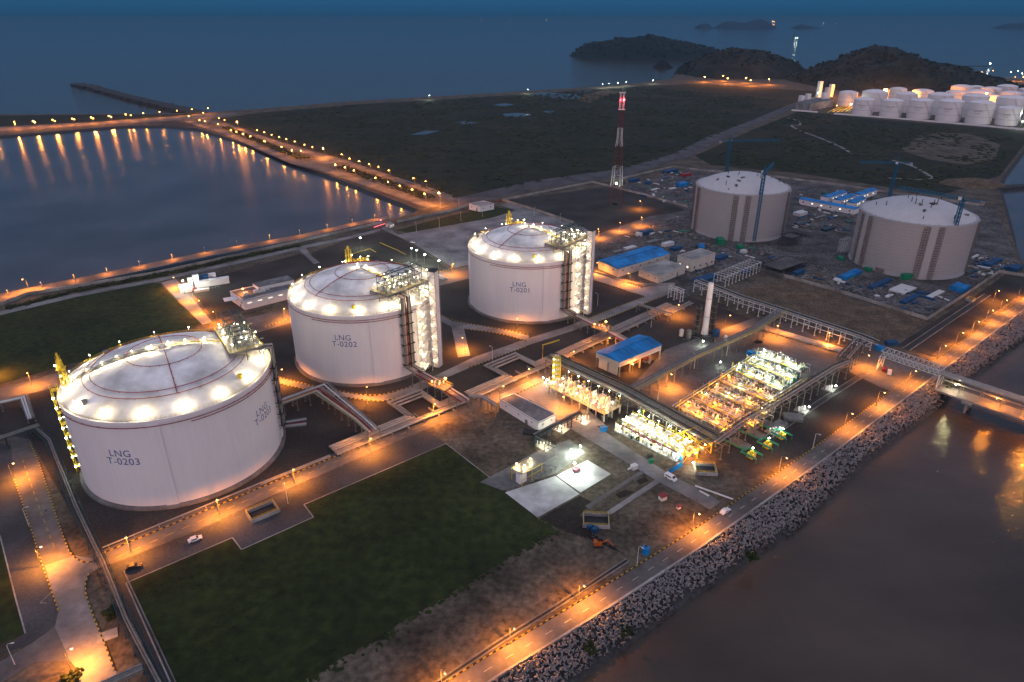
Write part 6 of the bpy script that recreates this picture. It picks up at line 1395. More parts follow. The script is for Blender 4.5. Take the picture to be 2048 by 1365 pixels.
# ================================================================== TANK FARM
def oil_tank(label, x, by, w, h_px, grp='white storage tanks of the tank farm', writing=False):
    f_ = G(x, by); dist = Vector((f_.x, f_.y, -H)).length * 1.0
    r_ = w / 2 * (f_ - Vector((0, 0, H))).length / FOC * .97 / math.sqrt(1 + ((x - CX) / FOC) ** 2)
    d = Vector((f_.x, f_.y, 0)).normalized(); p = f_ + d * r_; hh = max(8, h_px * (f_ - Vector((0, 0, H))).length / FOC * 1.02)
    t = thing('oil_tank', label, 'storage tank', p, grp)
    mb = MB(); mb.lathe(p, [(r_, 0), (r_, hh - .6), (r_ + .25, hh - .5), (r_ + .25, hh)], 40); mb.build('shell', M['white'], t, smooth=True)
    mb = MB(); mb.lathe(p + Vector((0, 0, hh)), [(r_ + .1, .01), (r_ * .75, r_ * .10), (r_ * .4, r_ * .17), (.3, r_ * .2)], 40, cap=False); mb.build('roof', M['white'], t, smooth=True)
    mb = MB()
    for k in range(20): a_ = math.atan2(-d.y, -d.x) + 1.2 - k * .05; mb.box(p + Vector((math.cos(a_) * (r_ + .5), math.sin(a_) * (r_ + .5), hh * k / 20 + .5)), (1, 1.6, .3), a_)
    for z in (hh * .33, hh * .66): mb.lathe(p + Vector((0, 0, z)), [(r_ + .06, 0), (r_ + .06, .35)], 40, cap=False)
    mb.build('spiral_stair', M['grey_steel'], t)
    if writing:
        mb = MB(); fa = math.atan2(-d.y, -d.x)
        for z, wd_ in ((hh * .62, .30), (hh * .5, .15)):
            n = 7 if wd_ > .2 else 4
            for k in range(n):
                a_ = fa - .15 + (k / (n - 1) - .5) * wd_ * 2; q = p + Vector((math.cos(a_) * (r_ + .1), math.sin(a_) * (r_ + .1), z)); mb.box(q, (.1, r_ * wd_ * 1.0 / n * 1.2, 1.5 if wd_ > .2 else 1.3), a_)
        mb.build('lettering', M['grey_steel'], t)
for i, (x, b, w, hp) in enumerate([(1723, 231, 38, 24), (1779, 235, 40, 25), (1835, 239, 43, 28), (1893.5, 244, 45, 30), (1953.5, 249, 46, 31), (2010, 252, 40, 25)]): oil_tank(ORD[i] + ' white storage tank in the front row of the tank farm, from the works building', x, b, w, hp, writing=True)
for i, (x, b, w, hp) in enumerate([(1742, 224, 46, 30), (1805, 226, 40, 28), (1872, 231, 46, 30), (1941, 237, 48, 32), (2010, 240, 50, 31), (2068, 250, 44, 28)]): oil_tank(ORD[i] + ' large white tank in the second row of the tank farm, from the works building', x, b, w, hp)
for i, (x, b, w, hp) in enumerate([(1692, 214, 34, 22), (1791, 205, 31, 20), (1817, 203, 20, 13), (1842, 202, 38, 14), (1908, 203, 36, 13), (1920, 194, 40, 14), (1948, 191, 26, 12), (1952, 205, 50, 14), (1978, 198, 36, 14), (1985, 211, 30, 12), (2010, 192, 36, 13), (2018, 207, 38, 14), (2045, 196, 22, 12), (2046, 206, 24, 12)]): oil_tank(ORD[i] + ' white tank in the rear of the tank farm below the hill, from the left', x, b, w, hp)
# pipes glowing at the left of the tank farm
t = thing('pipe_bank', 'orange lit bank of pipes left of the front row storage tanks', 'pipework', G(1685, 222))
for k in range(5): mb = MB(); mb.bar(G(1655 + k * 9, 227 - k * .3) + Vector((0, 0, 2)), G(1688 + k * 5, 212 + k * .5) + Vector((0, 0, 2)), .9, 8); mb.build('pipe', M['yellow'], t)
bulb_lamp(t, 'pipe_lamp', G(1672, 220), 8, 'sod', 6000, 1.0); bulb_lamp(t, 'pipe_lamp', G(1700, 216), 8, 'sod', 5000, 1.0)
# ================================================================== JETTY
a = G(1766, 709, 9); b = G(1884, 749, 9); d = (b - a); d.z = 0; Ltr = d.length; d.normalize(); u = Vector((-d.y, d.x, 0))
t = thing('truss_bridge', 'white steel truss pipe bridge over the seaward road', 'bridge', (a.x, a.y, 0)); w = 3.6
for s in (-1, 1):
    mb = MB(); n = 12
    for k in range(n):
        p, q = a + d * Ltr * k / n + u * w * s, a + d * Ltr * (k + 1) / n + u * w * s; up = Vector((0, 0, 3.2)); m_ = (p + q) / 2
        mb.bar(p, q, .18); mb.bar(p + up, q + up, .18); mb.bar(p, m_ + up, .14); mb.bar(m_ + up, q, .14)
    mb.build('truss_side', M['white_steel'], t)
mb = MB()
for k in range(13): p = a + d * Ltr * k / 12; mb.bar(p - u * w, p + u * w, .16); mb.bar(p - u * w + Vector((0, 0, 3.2)), p + u * w + Vector((0, 0, 3.2)), .12)
mb.build('cross_beams', M['white_steel'], t)
for o, r_ in ((-2.4, .5), (-1, .5), (.4, .4), (1.6, .3), (2.6, .3)): mb = MB(); mb.bar(a + u * o + Vector((0, 0, .7)), b + u * o + Vector((0, 0, .7)), r_, 8); mb.build('pipe', M['pipe'], t, smooth=True)
for p in (a, b):
    mb = MB()
    for s in (-1, 1): mb.bar(Vector((p.x, p.y, 0)) + u * w * s, p + u * w * s, .35); mb.bar(Vector((p.x, p.y, 0)) + u * w * s, p - u * w * s, .16)
    mb.build('bridge_pier', M['white_steel'], t)
# trestle out over the sea
a = b.copy(); d2 = (G(2048, 803, 9) - a); d2.z = 0; d2.normalize(); d = d2; u = Vector((-d.y, d.x, 0)); LJ = 230.0
t = thing('jetty', 'long jetty of lit deck and overhead pipes running out over the sea', 'jetty', (a.x, a.y, 0)); w = 4.6
mb = MB(); c0 = a + d * LJ / 2; rz = math.atan2(d.y, d.x); mb.box((c0.x, c0.y, 1.1), (LJ, 2 * w + 1, 1.0), rz); mb.build('deck', M['pale_road'], t)
mb = MB()
for s in (-1, 1):
    for z in (2.2, 2.8): mb.bar(Vector((a.x, a.y, z)) + u * (w + .3) * s, Vector((a.x, a.y, z)) + d * LJ + u * (w + .3) * s, .06)
    for k in range(int(LJ / 3)): p = Vector((a.x, a.y, 1.6)) + d * k * 3 + u * (w + .3) * s; mb.bar(p, p + Vector((0, 0, 1.2)), .05)
mb.build('railing', M['grey_steel'], t)
for k in range(int(LJ / 9.5)):
    p = a + d * (1 + k * 9.5); mb = MB()
    for o in (-1.2, 4.4): mb.bar(Vector((p.x, p.y, 1.6)) + u * o, p + u * o, .22)
    mb.bar(p - u * 1.6, p + u * 4.8, .22); mb.bar(p - u * 1.2 + Vector((0, 0, -3.6)), p + u * 4.4 + Vector((0, 0, -3.6)), .16); mb.bar(Vector((p.x, p.y, 1.6)) - u * 4.3, p - u * 1.3, .14); mb.build('portal_frame', M['grey_steel'], t)
mb = MB()
for o in (-1.4, 4.6): mb.bar(a + u * o, a + d * LJ + u * o, .3)
mb.build('top_beam', M['grey_steel'], t)
for o, r_, z in ((-.7, .4, .3), (.5, .45, .3), (1.6, .45, .3), (2.6, .35, .3), (3.5, .3, .3), (4.2, .25, .3), (1.2, .3, -3.3), (2.2, .3, -3.3)): mb = MB(); mb.bar(a + u * o + Vector((0, 0, z)), a + d * LJ + u * o + Vector((0, 0, z)), r_, 8); mb.build('pipe', M['pipe'], t, smooth=True)
for k in range(8):
    p = a + d * (16 + k * 28.5); mb = MB(); mb.box((p.x, p.y, .2), (4.5, 2 * w + 3, 1.4), rz)
    for s in (-1, 0, 1): mb.bar(Vector((p.x, p.y, .2)) + u * w * s, Vector((p.x, p.y, -12)) + u * w * s, .7, 10)
    mb.build('pier', M['concrete'], t)
for k in range(5):
    p = Vector((a.x, a.y, 1.6)) + d * (8 + k * 19) + u * -1.8; bulb_lamp(t, 'deck_lamp', p, 5.0, 'sod' if k % 3 else 'warm', 4200, .3)
p = a + d * 46 + u * 5.2; lm = thing('jetty_lamp', 'bright orange lamp on a post beyond the jetty pipes', 'lamp', (p.x, p.y, 1.6)); bulb_lamp(lm, 'lamp_post', Vector((p.x, p.y, 1.6)), 13, 'sod', 12000, .6)
for k in range(2):
    p = a + d * (50 + k * 36) - u * 6.2; lm = thing('jetty_lamp', ('nearer', 'farther')[k] + ' orange lamp on the sea wall side of the jetty deck', 'lamp', (p.x, p.y, 1.4), 'jetty deck lamps'); bulb_lamp(lm, 'lamp_post', Vector((p.x, p.y, .6)), 5.5, 'sod', 9000, .4, 'grey_steel')
# ================================================================== VEHICLES AND SMALL THINGS
def car_proto(van, m):
    t = thing('van' if van else 'car', 'x', 'van' if van else 'car'); L_, Wd, hh = (4.8, 1.8, 1.95) if van else (4.4, 1.75, 1.45)
    def loop(y, k):
        if van: pr = [(-2.4, .35), (-2.4, 1.2), (-2.3, hh * k), (1.0, hh * k), (1.7, 1.2), (2.4, 1.0), (2.4, .35)]
        else: pr = [(-2.2, .35), (-2.2, .85), (-1.7, .95), (-1.1, hh * k), (.4, hh * k), (1.1, .95), (2.2, .8), (2.2, .35)]
        return [Vector((x, y, z)) for x, z in pr]
    mb = MB(); A, B = loop(-Wd / 2, 1), loop(Wd / 2, 1); n = len(A)
    mb.add(A + B, [tuple(range(n)), tuple(range(2 * n - 1, n - 1, -1))] + [((i + 1) % n, i, n + i, n + (i + 1) % n) for i in range(n)]); mb.build('body', M[m], t, local=True)
    mb = MB()
    for s in (-1, 1): mb.box((-.5 if van else -.35, s * (Wd / 2 + .01), hh * .72 if van else 1.18), (2.6 if van else 1.7, .03, .5 if van else .38))
    mb.add([(1.05, -.75, hh - .06), (1.05, .75, hh - .06), (1.72, .75, 1.25), (1.72, -.75, 1.25)] if van else [(.46, -.7, hh - .02), (.46, .7, hh - .02), (1.12, .7, 1.0), (1.12, -.7, 1.0)], [(0, 3, 2, 1)])
    mb.build('windows', M['glass'], t, local=True)
    for x in (-1.4, 1.4):
        for s in (-1, 1): mb = MB(); mb.bar((x, s * (Wd / 2 - .12), .33), (x, s * (Wd / 2 + .06), .33), .33, 14); mb.build('wheel', M['dark'], t, local=True)
    for s in (-1, 1): mb = MB(); mb.box(((2.42 if van else 2.22), s * .6, .75), (.05, .3, .18)); mb.build('headlight', M['white_steel'], t, local=True)
    return t
def veh(van, m, q, rz, label): v = car_proto(van, m); v.location = G(*q) + Vector((0, 0, .16)); v.rotation_euler = (0, 0, rz); v['label'] = label; v.scale = (1.15,) * 3; return v
veh(True, 'white', (1341, 959), R(-50), 'white van parked at the end of the concrete lane by the blue hoarding')
veh(False, 'white', (1450, 1026), rda, 'white car driving on the seaward road')
veh(False, 'white', (391, 1082), R(35), 'white car parked on the gravel beside the near tank road')
veh(False, 'dark', (268, 1137), R(20), 'dark car with a pale roof by the corner of the big lawn')
veh(True, 'red', (1768, 742), R(60), 'red van beneath the truss bridge'); veh(True, 'white', (1778, 748), R(60), 'white van under the truss bridge beside the red one')
veh(False, 'red', (1000, 404), R(20), 'red car at the wall corner behind the gatehouse'); veh(False, 'white', (825, 487), R(-30), 'pale car parked on the edge of the concrete yard')
veh(True, 'white', (1515, 707), R(40), 'white truck cab among crates at the top of the process yard'); veh(False, 'dark', (1517, 686), R(20), 'dark car on the orange lit corner of the process yard')
# gate barrier with red lights
t = thing('gate_barrier', 'lowered gate barrier glowing red beside the guard cabin', 'barrier', G(757, 452)); mb = MB(); mb.bar(G(748, 457) + Vector((0, 0, 1.1)), G(770, 450) + Vector((0, 0, 1.1)), .25); mb.build('boom', emis('red_barrier_glow', (1, .04, .08), 3), t)
bulb_lamp(t, 'gate_lamp', G(762, 447), 3, 'red', 500, .5)
# sumps with railings
def sump(label, q, L_, Wd, rz, m='concrete'):
    p = G(*q); t = thing('sump', label, 'pit', p); ca = Matrix.Rotation(rz, 3, 'Z'); mb = MB()
    for s in (-1, 1): mb.box(p + ca @ Vector((0, s * Wd / 2, .8)), (L_ + .8, .4, 1.6), rz); mb.box(p + ca @ Vector((s * L_ / 2, 0, .79)), (.4, Wd, 1.58), rz)
    mb.build('rim', M[m], t); mb = MB(); mb.box(p + Vector((0, 0, .18)), (L_, Wd, .06), rz); mb.build('floor', M['dark'], t); mb = MB()  # floor coloured black for the shade of a deep pit
    for s in (-1, 1):
        for z in (2.0, 2.5): mb.bar(p + ca @ Vector((-L_ / 2, s * Wd / 2, z)), p + ca @ Vector((L_ / 2, s * Wd / 2, z)), .06); mb.bar(p + ca @ Vector((s * L_ / 2, -Wd / 2, z)), p + ca @ Vector((s * L_ / 2, Wd / 2, z)), .06)
        for k in range(6): b_ = p + ca @ Vector((-L_ / 2 + k * L_ / 5, s * Wd / 2, 1.6)); mb.bar(b_, b_ + Vector((0, 0, .95)), .05)
    mb.build('handrail', M['yellow'], t); return t
sump('open concrete sump with a dark floor beside the near tank road', (526, 1027), 11, 7, R(38))
sump('open sump with yellow rails in the dug soil by the excavator', (1192, 1045), 10, 7, R(-5))
sump('dark open pit near the corner of the pipe racks', (1410, 942), 9, 7, R(-5)); sump('small dark culvert opening in the drain beside the seaward field', (1940, 602), 5, 4, R(38))
# excavator
p = G(1197, 1092); t = thing('excavator', 'orange excavator on dark dug soil near the seaward road', 'excavator', p); mb = MB()
for s in (-1, 1): mb.box(p + Vector((0, s * 1.2, .45)), (3.6, .6, .9))
mb.build('track', M['dark'], t); mb = MB(); mb.box(p + Vector((-.3, 0, 1.5)), (2.8, 2.4, 1.1)); mb.box(p + Vector((-1.4, 0, 1.7)), (.9, 2.5, 1.3)); mb.build('body', M['orange'], t)
mb = MB(); mb.box(p + Vector((.5, .7, 2.6)), (1.4, 1.0, 1.5)); mb.build('cab', M['glass'], t); mb = MB(); mb.bar(p + Vector((1, -.3, 1.8)), p + Vector((3.4, -1.2, 4.0)), .3); mb.bar(p + Vector((3.4, -1.2, 4.0)), p + Vector((5.4, -2.0, 1.8)), .24); mb.build('boom', M['orange'], t)
mb = MB(); mb.box(p + Vector((5.4, -2.0, 1.1)), (1.1, 1.1, 1.1), .4); mb.build('bucket', M['dark'], t)
for q, l in (((1180, 1058), 'left'), ((1190, 1064), 'right')): mb = MB(); mb.box(G(*q), (2.4, 1.4, 1.8), R(30), bottom=True); mb.box(G(*q) + Vector((0, 0, 1.8)), (2.6, 1.6, .2), R(30)); tag(mb.build('portable_cabin', M['blue_tarp']), l + ' small blue cabin below the yellow railed sump', 'cabin')
p = G(1291, 1106); t = thing('water_tank', 'round blue water tank beside the seaward road kerb', 'tank', p); mb = MB(); mb.lathe(p, [(1.5, 0), (1.5, 2.6), (.6, 3.2)], 18); mb.build('shell', M['blue'], t, smooth=True); mb = MB(); mb.cyl(p + Vector((0, 0, 3.2)), .5, .25, 12); mb.build('lid', M['dark'], t)
for q, m_, l, s in (((1325, 999), 'red', 'red lidded white bin on the dirt field', 2.2), ((1357, 1017), 'red', 'small red and white marker box on the dirt field', 1.3), ((1152, 945), 'red', 'red machine standing on the bright concrete pad', 2.0), ((1207, 862), 'blue', 'blue crate beside the heater bay end', 2.2), ((1268, 938), 'white_steel', 'pale cabinet at the start of the concrete lane', 2), ((1300, 915), 'dark', 'dark pump box in front of the vaporiser bay', 1.6), ((1302, 926), 'green', 'green machine beside the concrete lane', 1.6)):
    p = G(*q); t = thing('site_box', l, 'box', p); mb = MB(); mb.box(p, (s * 1.3, s, s * .8), .5, bottom=True); mb.build('case', M['white_steel' if m_ == 'red' else m_], t); mb = MB(); mb.box(p + Vector((0, 0, s * .8)), (s * 1.4, s * 1.1, s * .3), .5, bottom=True); mb.build('lid', M[m_], t)
mb = MB(); pts = GP([(1344, 909), (1366, 924), (1363, 934), (1337, 949)])
mb.strip(pts, .3, 0, 2.6); tag(mb.build('hoarding', M['blue']), 'bright blue sheet hoarding bent round the corner by the vaporiser bay', 'fence')
for q, q2, l in (((1256, 941), (1273, 932), 'white pipe length lying beside the concrete lane'), ((1390, 974), (1466, 1001), 'long white pipe lying near the seaward road'), ((1399, 984), (1419, 995), 'green ended pipe lying near the seaward road')):
    p = (G(*q) + G(*q2)) / 2; e_ = (G(*q2) - G(*q)) / 2; t = thing('loose_pipe', l, 'pipe', p); mb = MB(); mb.bar(p - e_ + Vector((0, 0, .5)), p + e_ + Vector((0, 0, .5)), .4, 10); mb.build('pipe_length', M['white_steel'], t)
    mb = MB(); mb.bar(p + e_ + Vector((0, 0, .5)), p + e_ * 1.02 + Vector((0, 0, .5)), .55, 10); mb.build('flange', M['green' if 'green' in l else 'grey_steel'], t)
for i, (q, s) in enumerate((((215, 1272), 6), ((150, 1010), 1.2), ((92, 1022), .8))):
    p = G(*q); t = thing('manhole', ('large pale concrete slab beside the lower left road', 'small dark cover on the left road', 'tiny dark cover on the left road')[i], 'cover', p); mb = MB(); mb.box(p, (s, s * .7, .3), R(30), bottom=True); mb.build('slab', M['concrete' if i == 0 else 'dark'], t)
# ------------------------------------------------------------------ building site
def prefab(label, px0, px1, w, h=5.5, m='blue'):
    a_, b_ = G(*px0), G(*px1); d = (b_ - a_).normalized(); c_ = (a_ + b_) / 2; t = thing('prefab_block', label, 'building', c_, 'blue roofed site cabins'); rz = math.atan2(d.y, d.x); ln = (b_ - a_).length; u = Vector((-d.y, d.x, 0))
    mb = MB(); mb.box(c_, (ln, w, h), rz, bottom=True); mb.build('wall', M['white'], t)
    mb = MB(); A = []
    for s in (-1, 1): A += [c_ + d * s * (ln / 2 + .5) - u * (w / 2 + .6) + Vector((0, 0, h)), c_ + d * s * (ln / 2 + .5) + u * (w / 2 + .6) + Vector((0, 0, h)), c_ + d * s * (ln / 2 + .5) + Vector((0, 0, h + 1.6))]
    mb.add(A, [(0, 3, 5, 2), (4, 1, 2, 5), (0, 2, 1), (3, 4, 5), (0, 1, 4, 3)]); mb.build('roof', M[m], t)
    for k in range(6):
        p = c_ + d * (ln * (-.42 + k * .168)) - u * (w / 2 + .03) + Vector((0, 0, h * .55)); mb = MB(); mb.box(p, (1.6, .1, 1.2), rz); mb.build('window', M['window_lit' if k in (1, 2, 4) else 'glass'], t)
prefab('longest blue roofed site cabin between the concrete tanks', (1602, 407), (1712, 428), 11)
for i, (a_, b_) in enumerate((((1648, 404), (1685, 393)), ((1672, 410), (1702, 400)), ((1700, 416), (1722, 405)), ((1712, 399), (1745, 388)))): prefab(ORD[i] + ' short blue roofed cabin row behind the longest site cabin', a_, b_, 9)
rg = random.Random(11)
def crate_stack(label, q, s, m, rz=None, kind='container', cat='container', n=1):
    p = G(*q); t = thing(kind, label, cat, p); rz = rg.uniform(0, 3) if rz is None else rz
    for k in range(n): mb = MB(); mb.box(p + Vector((0, 0, k * s[2])), (s[0], s[1], s[2] - .08), rz, bottom=True); mb.build('box', M[m], t)
    mb = MB(); ca = Matrix.Rotation(rz, 3, 'Z')
    for k in range(int(s[0] / 1.2)): 
        for s_ in (-1, 1): mb.box(p + ca @ Vector((-s[0] / 2 + .6 + k * 1.2, s_ * (s[1] / 2 + .03), s[2] * .5)), (.18, .1, s[2] * .9), rz)
    mb.box(p + Vector((0, 0, n * s[2] - .05)), (s[0] + .1, s[1] + .1, .14), rz, bottom=True); mb.build('ribs', M[m], t)
for q, s, m, l in [((1430, 357), (16, 8, 3), 'blue_tarp', 'long blue shed at the far wall behind the left concrete tank'), ((1365, 372), (14, 9, 4), 'blue', 'blue tarped stack touching the left edge of the left concrete tank'), ((1340, 345), (22, 8, 3), 'blue_tarp', 'blue roofed store along the far wall of the site'), ((1295, 368), (9, 6, 3), 'blue_tarp', 'blue container nearest the lattice tower'), ((1268, 363), (14, 6, 3), 'blue_tarp', 'long blue container behind the lattice tower'),
    ((1372, 352), (16, 7, 3), 'red', 'red roofed hut beside the left concrete tank'), ((1310, 380), (12, 4, 1), 'white_steel', 'white stack of sheets in the yard behind the lattice tower'), ((1345, 378), (10, 4, 1), 'white_steel', 'second white sheet stack behind the left concrete tank'), ((1355, 388), (8, 6, 2.4), 'rust', 'brown round edged stack left of the left concrete tank'),
    ((1290, 468), (16, 7, 3), 'blue_tarp', 'blue tarped stack beyond the warehouse on the road side'), ((1278, 472), (6, 4, 3), 'white_steel', 'white container beside the blue tarped stack beyond the warehouse'), ((1305, 485), (14, 5, 1.4), 'grey_steel', 'grey stack of steel behind the warehouse roof'), ((1260, 497), (12, 5, 1.2), 'white_steel', 'white sheet stack left behind the warehouse'), ((1235, 505), (10, 4, 1.2), 'grey_steel', 'grey pipe stack nearest the lift tower behind the warehouse'),
    ((1335, 492), (12, 5, 3), 'white_steel', 'white cabin at the right end of the warehouse'), ((1352, 500), (10, 5, 2.4), 'blue_tarp', 'blue container between warehouse and cream building'), ((1402, 497), (9, 5, 3), 'blue', 'blue container behind the cream building'), ((1440, 518), (14, 6, 2.5), 'blue_tarp', 'long blue container right of the cream building'), ((1410, 560), (22, 8, 2), 'blue_tarp', 'blue covered stack below the pale empty rack'),
    ((1440, 488), (9, 6, 5), 'green', 'green netted stack at the foot of the left concrete tank'), ((1480, 498), (7, 5, 3), 'green', 'bright green tarped heap before the left concrete tank'), ((1487, 506), (5, 4, 2.4), 'white_steel', 'small white hut beside the green tarped heap'), ((1490, 545), (10, 6, 2), 'blue_tarp', 'blue stack beside the scaffolded foundation'),
    ((1680, 520), (6, 4, 2.6), 'green', 'green heap left of the right concrete tank'), ((1735, 542), (5, 4, 2.5), 'green', 'small green heap at the left foot of the right concrete tank'), ((1758, 546), (6, 4, 3.5), 'rust', 'rusty crate at the front of the right concrete tank'), ((1812, 558), (8, 4, 4), 'green', 'green screen at the front of the right concrete tank'), ((1700, 552), (26, 6, 2.4), 'blue', 'long blue roofed shed below the right concrete tank'),
    ((1760, 570), (30, 4, 2), 'blue_tarp', 'narrow blue shed row below the right concrete tank'), ((1805, 580), (20, 11, 1.0), 'white_steel', 'large white sheeted slab below the right concrete tank'), ((1820, 600), (24, 4, 1.6), 'blue_tarp', 'lowest blue shed row near the site wall'), ((1870, 590), (22, 4, .8), 'white_steel', 'white pipes laid right of the white sheeted slab'), ((1918, 580), (12, 9, 3.6), 'blue', 'blue roofed hut in the corner of the site wall'),
    ((1985, 528), (26, 5, 2.4), 'blue_tarp', 'long blue sheds at the right edge of the site'), ((2030, 540), (14, 6, 3), 'blue_tarp', 'blue shed at the far right edge by the water basin'), ((1950, 515), (12, 2, 1.2), 'white_steel', 'white fence panels right of the right concrete tank'), ((1600, 430), (14, 8, 3), 'white_steel', 'white store right of the left concrete tank'), ((1640, 436), (20, 3, 1.4), 'grey_steel', 'row of grey forms between the concrete tanks'),
    ((1610, 448), (18, 3, 1.2), 'dark_steel', 'row of dark forms between the concrete tanks'), ((1655, 460), (16, 5, 2), 'dark_steel', 'dark steel stack behind the right concrete tank wall'), ((1575, 385), (9, 5, 2.6), 'white_steel', 'white cabin right behind the left concrete tank'), ((1520, 707), (9, 5, 2.6), 'grey_steel', 'grey covered container at the top of the process yard'), ((1507, 712), (8, 3, 2.2), 'blue', 'blue container at the top of the process yard'),
    ((1757, 700), (5, 4, 2.6), 'blue', 'blue box beside the end of the long pipe rack'), ((1782, 690), (7, 4, 2.4), 'blue_tarp', 'blue hut by the drain above the truss bridge'), ((1585, 838), (9, 6, 1.6), 'grey_steel', 'grey slab roof between the green pipe skids'), ((1555, 855), (10, 5, 1.6), 'concrete_dark', 'pinkish slab roof beside the farthest green pipe skid'), ((1065, 868), (9, 4, 1.2), 'dark', 'dark cooling coils beside the grey roofed building'), ((1597, 548), (12, 4, 2.6), 'blue_tarp', 'blue tarped beam stack by the site wall')]:
    crate_stack(l, q, s, m, R(38) if s[0] > 9 else None, 'container' if s[2] > 2 else 'material_stack', 'container' if s[2] > 2 else 'stack')
# scaffolded foundations and small frames
def scaffold(label, q, L_, Wd, h, rz, m='rust'):
    p = G(*q); t = thing('scaffold', label, 'scaffold', p); ca = Matrix.Rotation(rz, 3, 'Z'); nx, ny, nz = int(L_ / 2.5), int(Wd / 2.5), int(h / 2); mb = MB()
    for i in range(nx + 1):
        for j in range(ny + 1):
            if 0 < i < nx and 0 < j < ny and (i + j) % 2: continue
            b_ = p + ca @ Vector((-L_ / 2 + i * L_ / nx, -Wd / 2 + j * Wd / ny, 0)); mb.bar(b_, b_ + Vector((0, 0, h)), .1)
    mb.build('standards', M[m], t); mb = MB()
    for k in range(1, nz + 1):
        z = k * h / nz
        for j in range(ny + 1): mb.bar(p + ca @ Vector((-L_ / 2, -Wd / 2 + j * Wd / ny, z)), p + ca @ Vector((L_ / 2, -Wd / 2 + j * Wd / ny, z)), .09)
        for i in range(nx + 1): mb.bar(p + ca @ Vector((-L_ / 2 + i * L_ / nx, -Wd / 2, z)), p + ca @ Vector((-L_ / 2 + i * L_ / nx, Wd / 2, z)), .09)
    mb.build('ledgers', M[m], t); mb = MB(); mb.box(p + Vector((0, 0, h - .6)), (L_ * .8, Wd * .8, .2), rz); mb.build('deck', M['concrete_dark'], t)
scaffold('dark scaffolded foundation between the pale rack frame and the right concrete tank', (1565, 540), 40, 20, 6, R(38), 'dark')
scaffold('dark scaffold tower with a concrete deck right of the left concrete tank', (1578, 490), 16, 12, 9, R(38), 'dark')
scaffold('pale scaffold frame left of the right concrete tank', (1688, 505), 12, 6, 12, R(38), 'white_steel')
scaffold('grey covered steel frame between the concrete tanks', (1605, 470), 20, 8, 5, R(-40), 'grey_steel')
# loose rubble and beams over the site: a mass
mb = MB()
poly = GP([(1195, 492), (1370, 430), (1420, 470), (1560, 505), (1690, 550), (1900, 600), (1850, 632), (1500, 535), (1400, 560), (1300, 480)]); xs = [p.x for p in poly]; ys = [p.y for p in poly]; k = 0
while k < 900:
    p = Vector((rg.uniform(min(xs), max(xs)), rg.uniform(min(ys), max(ys)), .1))
    if not inside(p, poly): continue
    k += 1
    if rg.random() < .5: mb.box(p, (rg.choice((1, 2, 3, 6, 9)), rg.uniform(.3, 1.6), rg.uniform(.2, .8)), rg.uniform(0, 3), bottom=True)
    else: mb.ball(p, rg.uniform(.5, 1.6), .4, 6, 4, .4)
stuff(mb.build('site_debris', M['concrete_dark']))
for nm, m_, n_ in (('timber_scraps', 'rust', 260), ('tarpaulin_scraps', 'blue_tarp', 90), ('sheet_scraps', 'white_steel', 70), ('netting_scraps', 'green', 25)):
    mb = MB(); k = 0
    for poly in (GP([(1195, 492), (1370, 430), (1420, 470), (1560, 505), (1690, 550), (1900, 600), (1850, 632), (1500, 535), (1400, 560), (1300, 480)]), GP([(1235, 372), (1345, 340), (1385, 345), (1380, 420), (1290, 395)]), GP([(1590, 380), (1700, 378), (1720, 470), (1590, 460)]), GP([(1950, 510), (2030, 525), (2000, 545), (1935, 560)])):
        xs = [p.x for p in poly]; ys = [p.y for p in poly]; k = 0
        while k < n_ // 3:
            p = Vector((rg.uniform(min(xs), max(xs)), rg.uniform(min(ys), max(ys)), .1))
            if not inside(p, poly): continue
            k += 1; mb.box(p, (rg.choice((1.5, 3, 5, 9)), rg.uniform(.6, 3), rg.uniform(.2, 1.4)), rg.choice((R(38), R(-50), rg.uniform(0, 3))), bottom=True)
    stuff(mb.build(nm, M[m_]))
mb = MB(); poly = GP([(1100, 1060), (1420, 985), (1300, 1085), (1090, 1235), (900, 1345), (680, 1350), (1000, 1130)]); xs = [p.x for p in poly]; ys = [p.y for p in poly]; k = 0
while k < 900:
    p = Vector((rg.uniform(min(xs), max(xs)), rg.uniform(min(ys), max(ys)), .02))
    if not inside(p, poly): continue
    k += 1; mb.ball(p, rg.uniform(.15, .55), .5, 5, 4, .4)
stuff(mb.build('loose_stones', M['soil']))
mb = MB()
for q in ((1900, 772), (1905, 768), (1895, 778), (1230, 410), (1500, 1115), (1250, 1265), (222, 1228), (228, 1232), (150, 1352), (140, 1360), (1890, 770), (1180, 1300)):
    for _ in range(14): mb.ball(G(*q) + Vector((rg.uniform(-2.2, 2.2), rg.uniform(-2.2, 2.2), rg.uniform(.2, 1.6))), rg.uniform(.5, 1.0), .8, 6, 4, .35)
stuff(mb.build('sea_wall_scrub', M['lawn']))
for q, rr, l in (((1945, 368), 26, 'broad pale sand heap by the far water basin'), ((1600, 590), 10, 'ochre earth heap behind the long jetty rack')):
    p = G(*q); mb = MB(); n = 24; vs = [p + Vector((0, 0, rr * .28))]
    for k in range(1, 6):
        for i in range(n): a_ = i * 6.283 / n; r_ = rr * k / 5 * (1 + .2 * noise.noise(Vector((math.cos(a_), math.sin(a_), k)) * 1.3)); vs.append(p + Vector((r_ * 1.6 * math.cos(a_), r_ * math.sin(a_), rr * .28 * (1 - (k / 5) ** 1.3) - .02)))
    fs = [(0, 1 + i, 1 + (i + 1) % n) for i in range(n)]
    for k in range(4):
        for i in range(n): fs.append((1 + k * n + i, 1 + (k + 1) * n + i, 1 + (k + 1) * n + (i + 1) % n, 1 + k * n + (i + 1) % n))
    mb.add(vs, fs); tag(mb.build('earth_heap', M['red_soil'], smooth=True), l, 'heap')
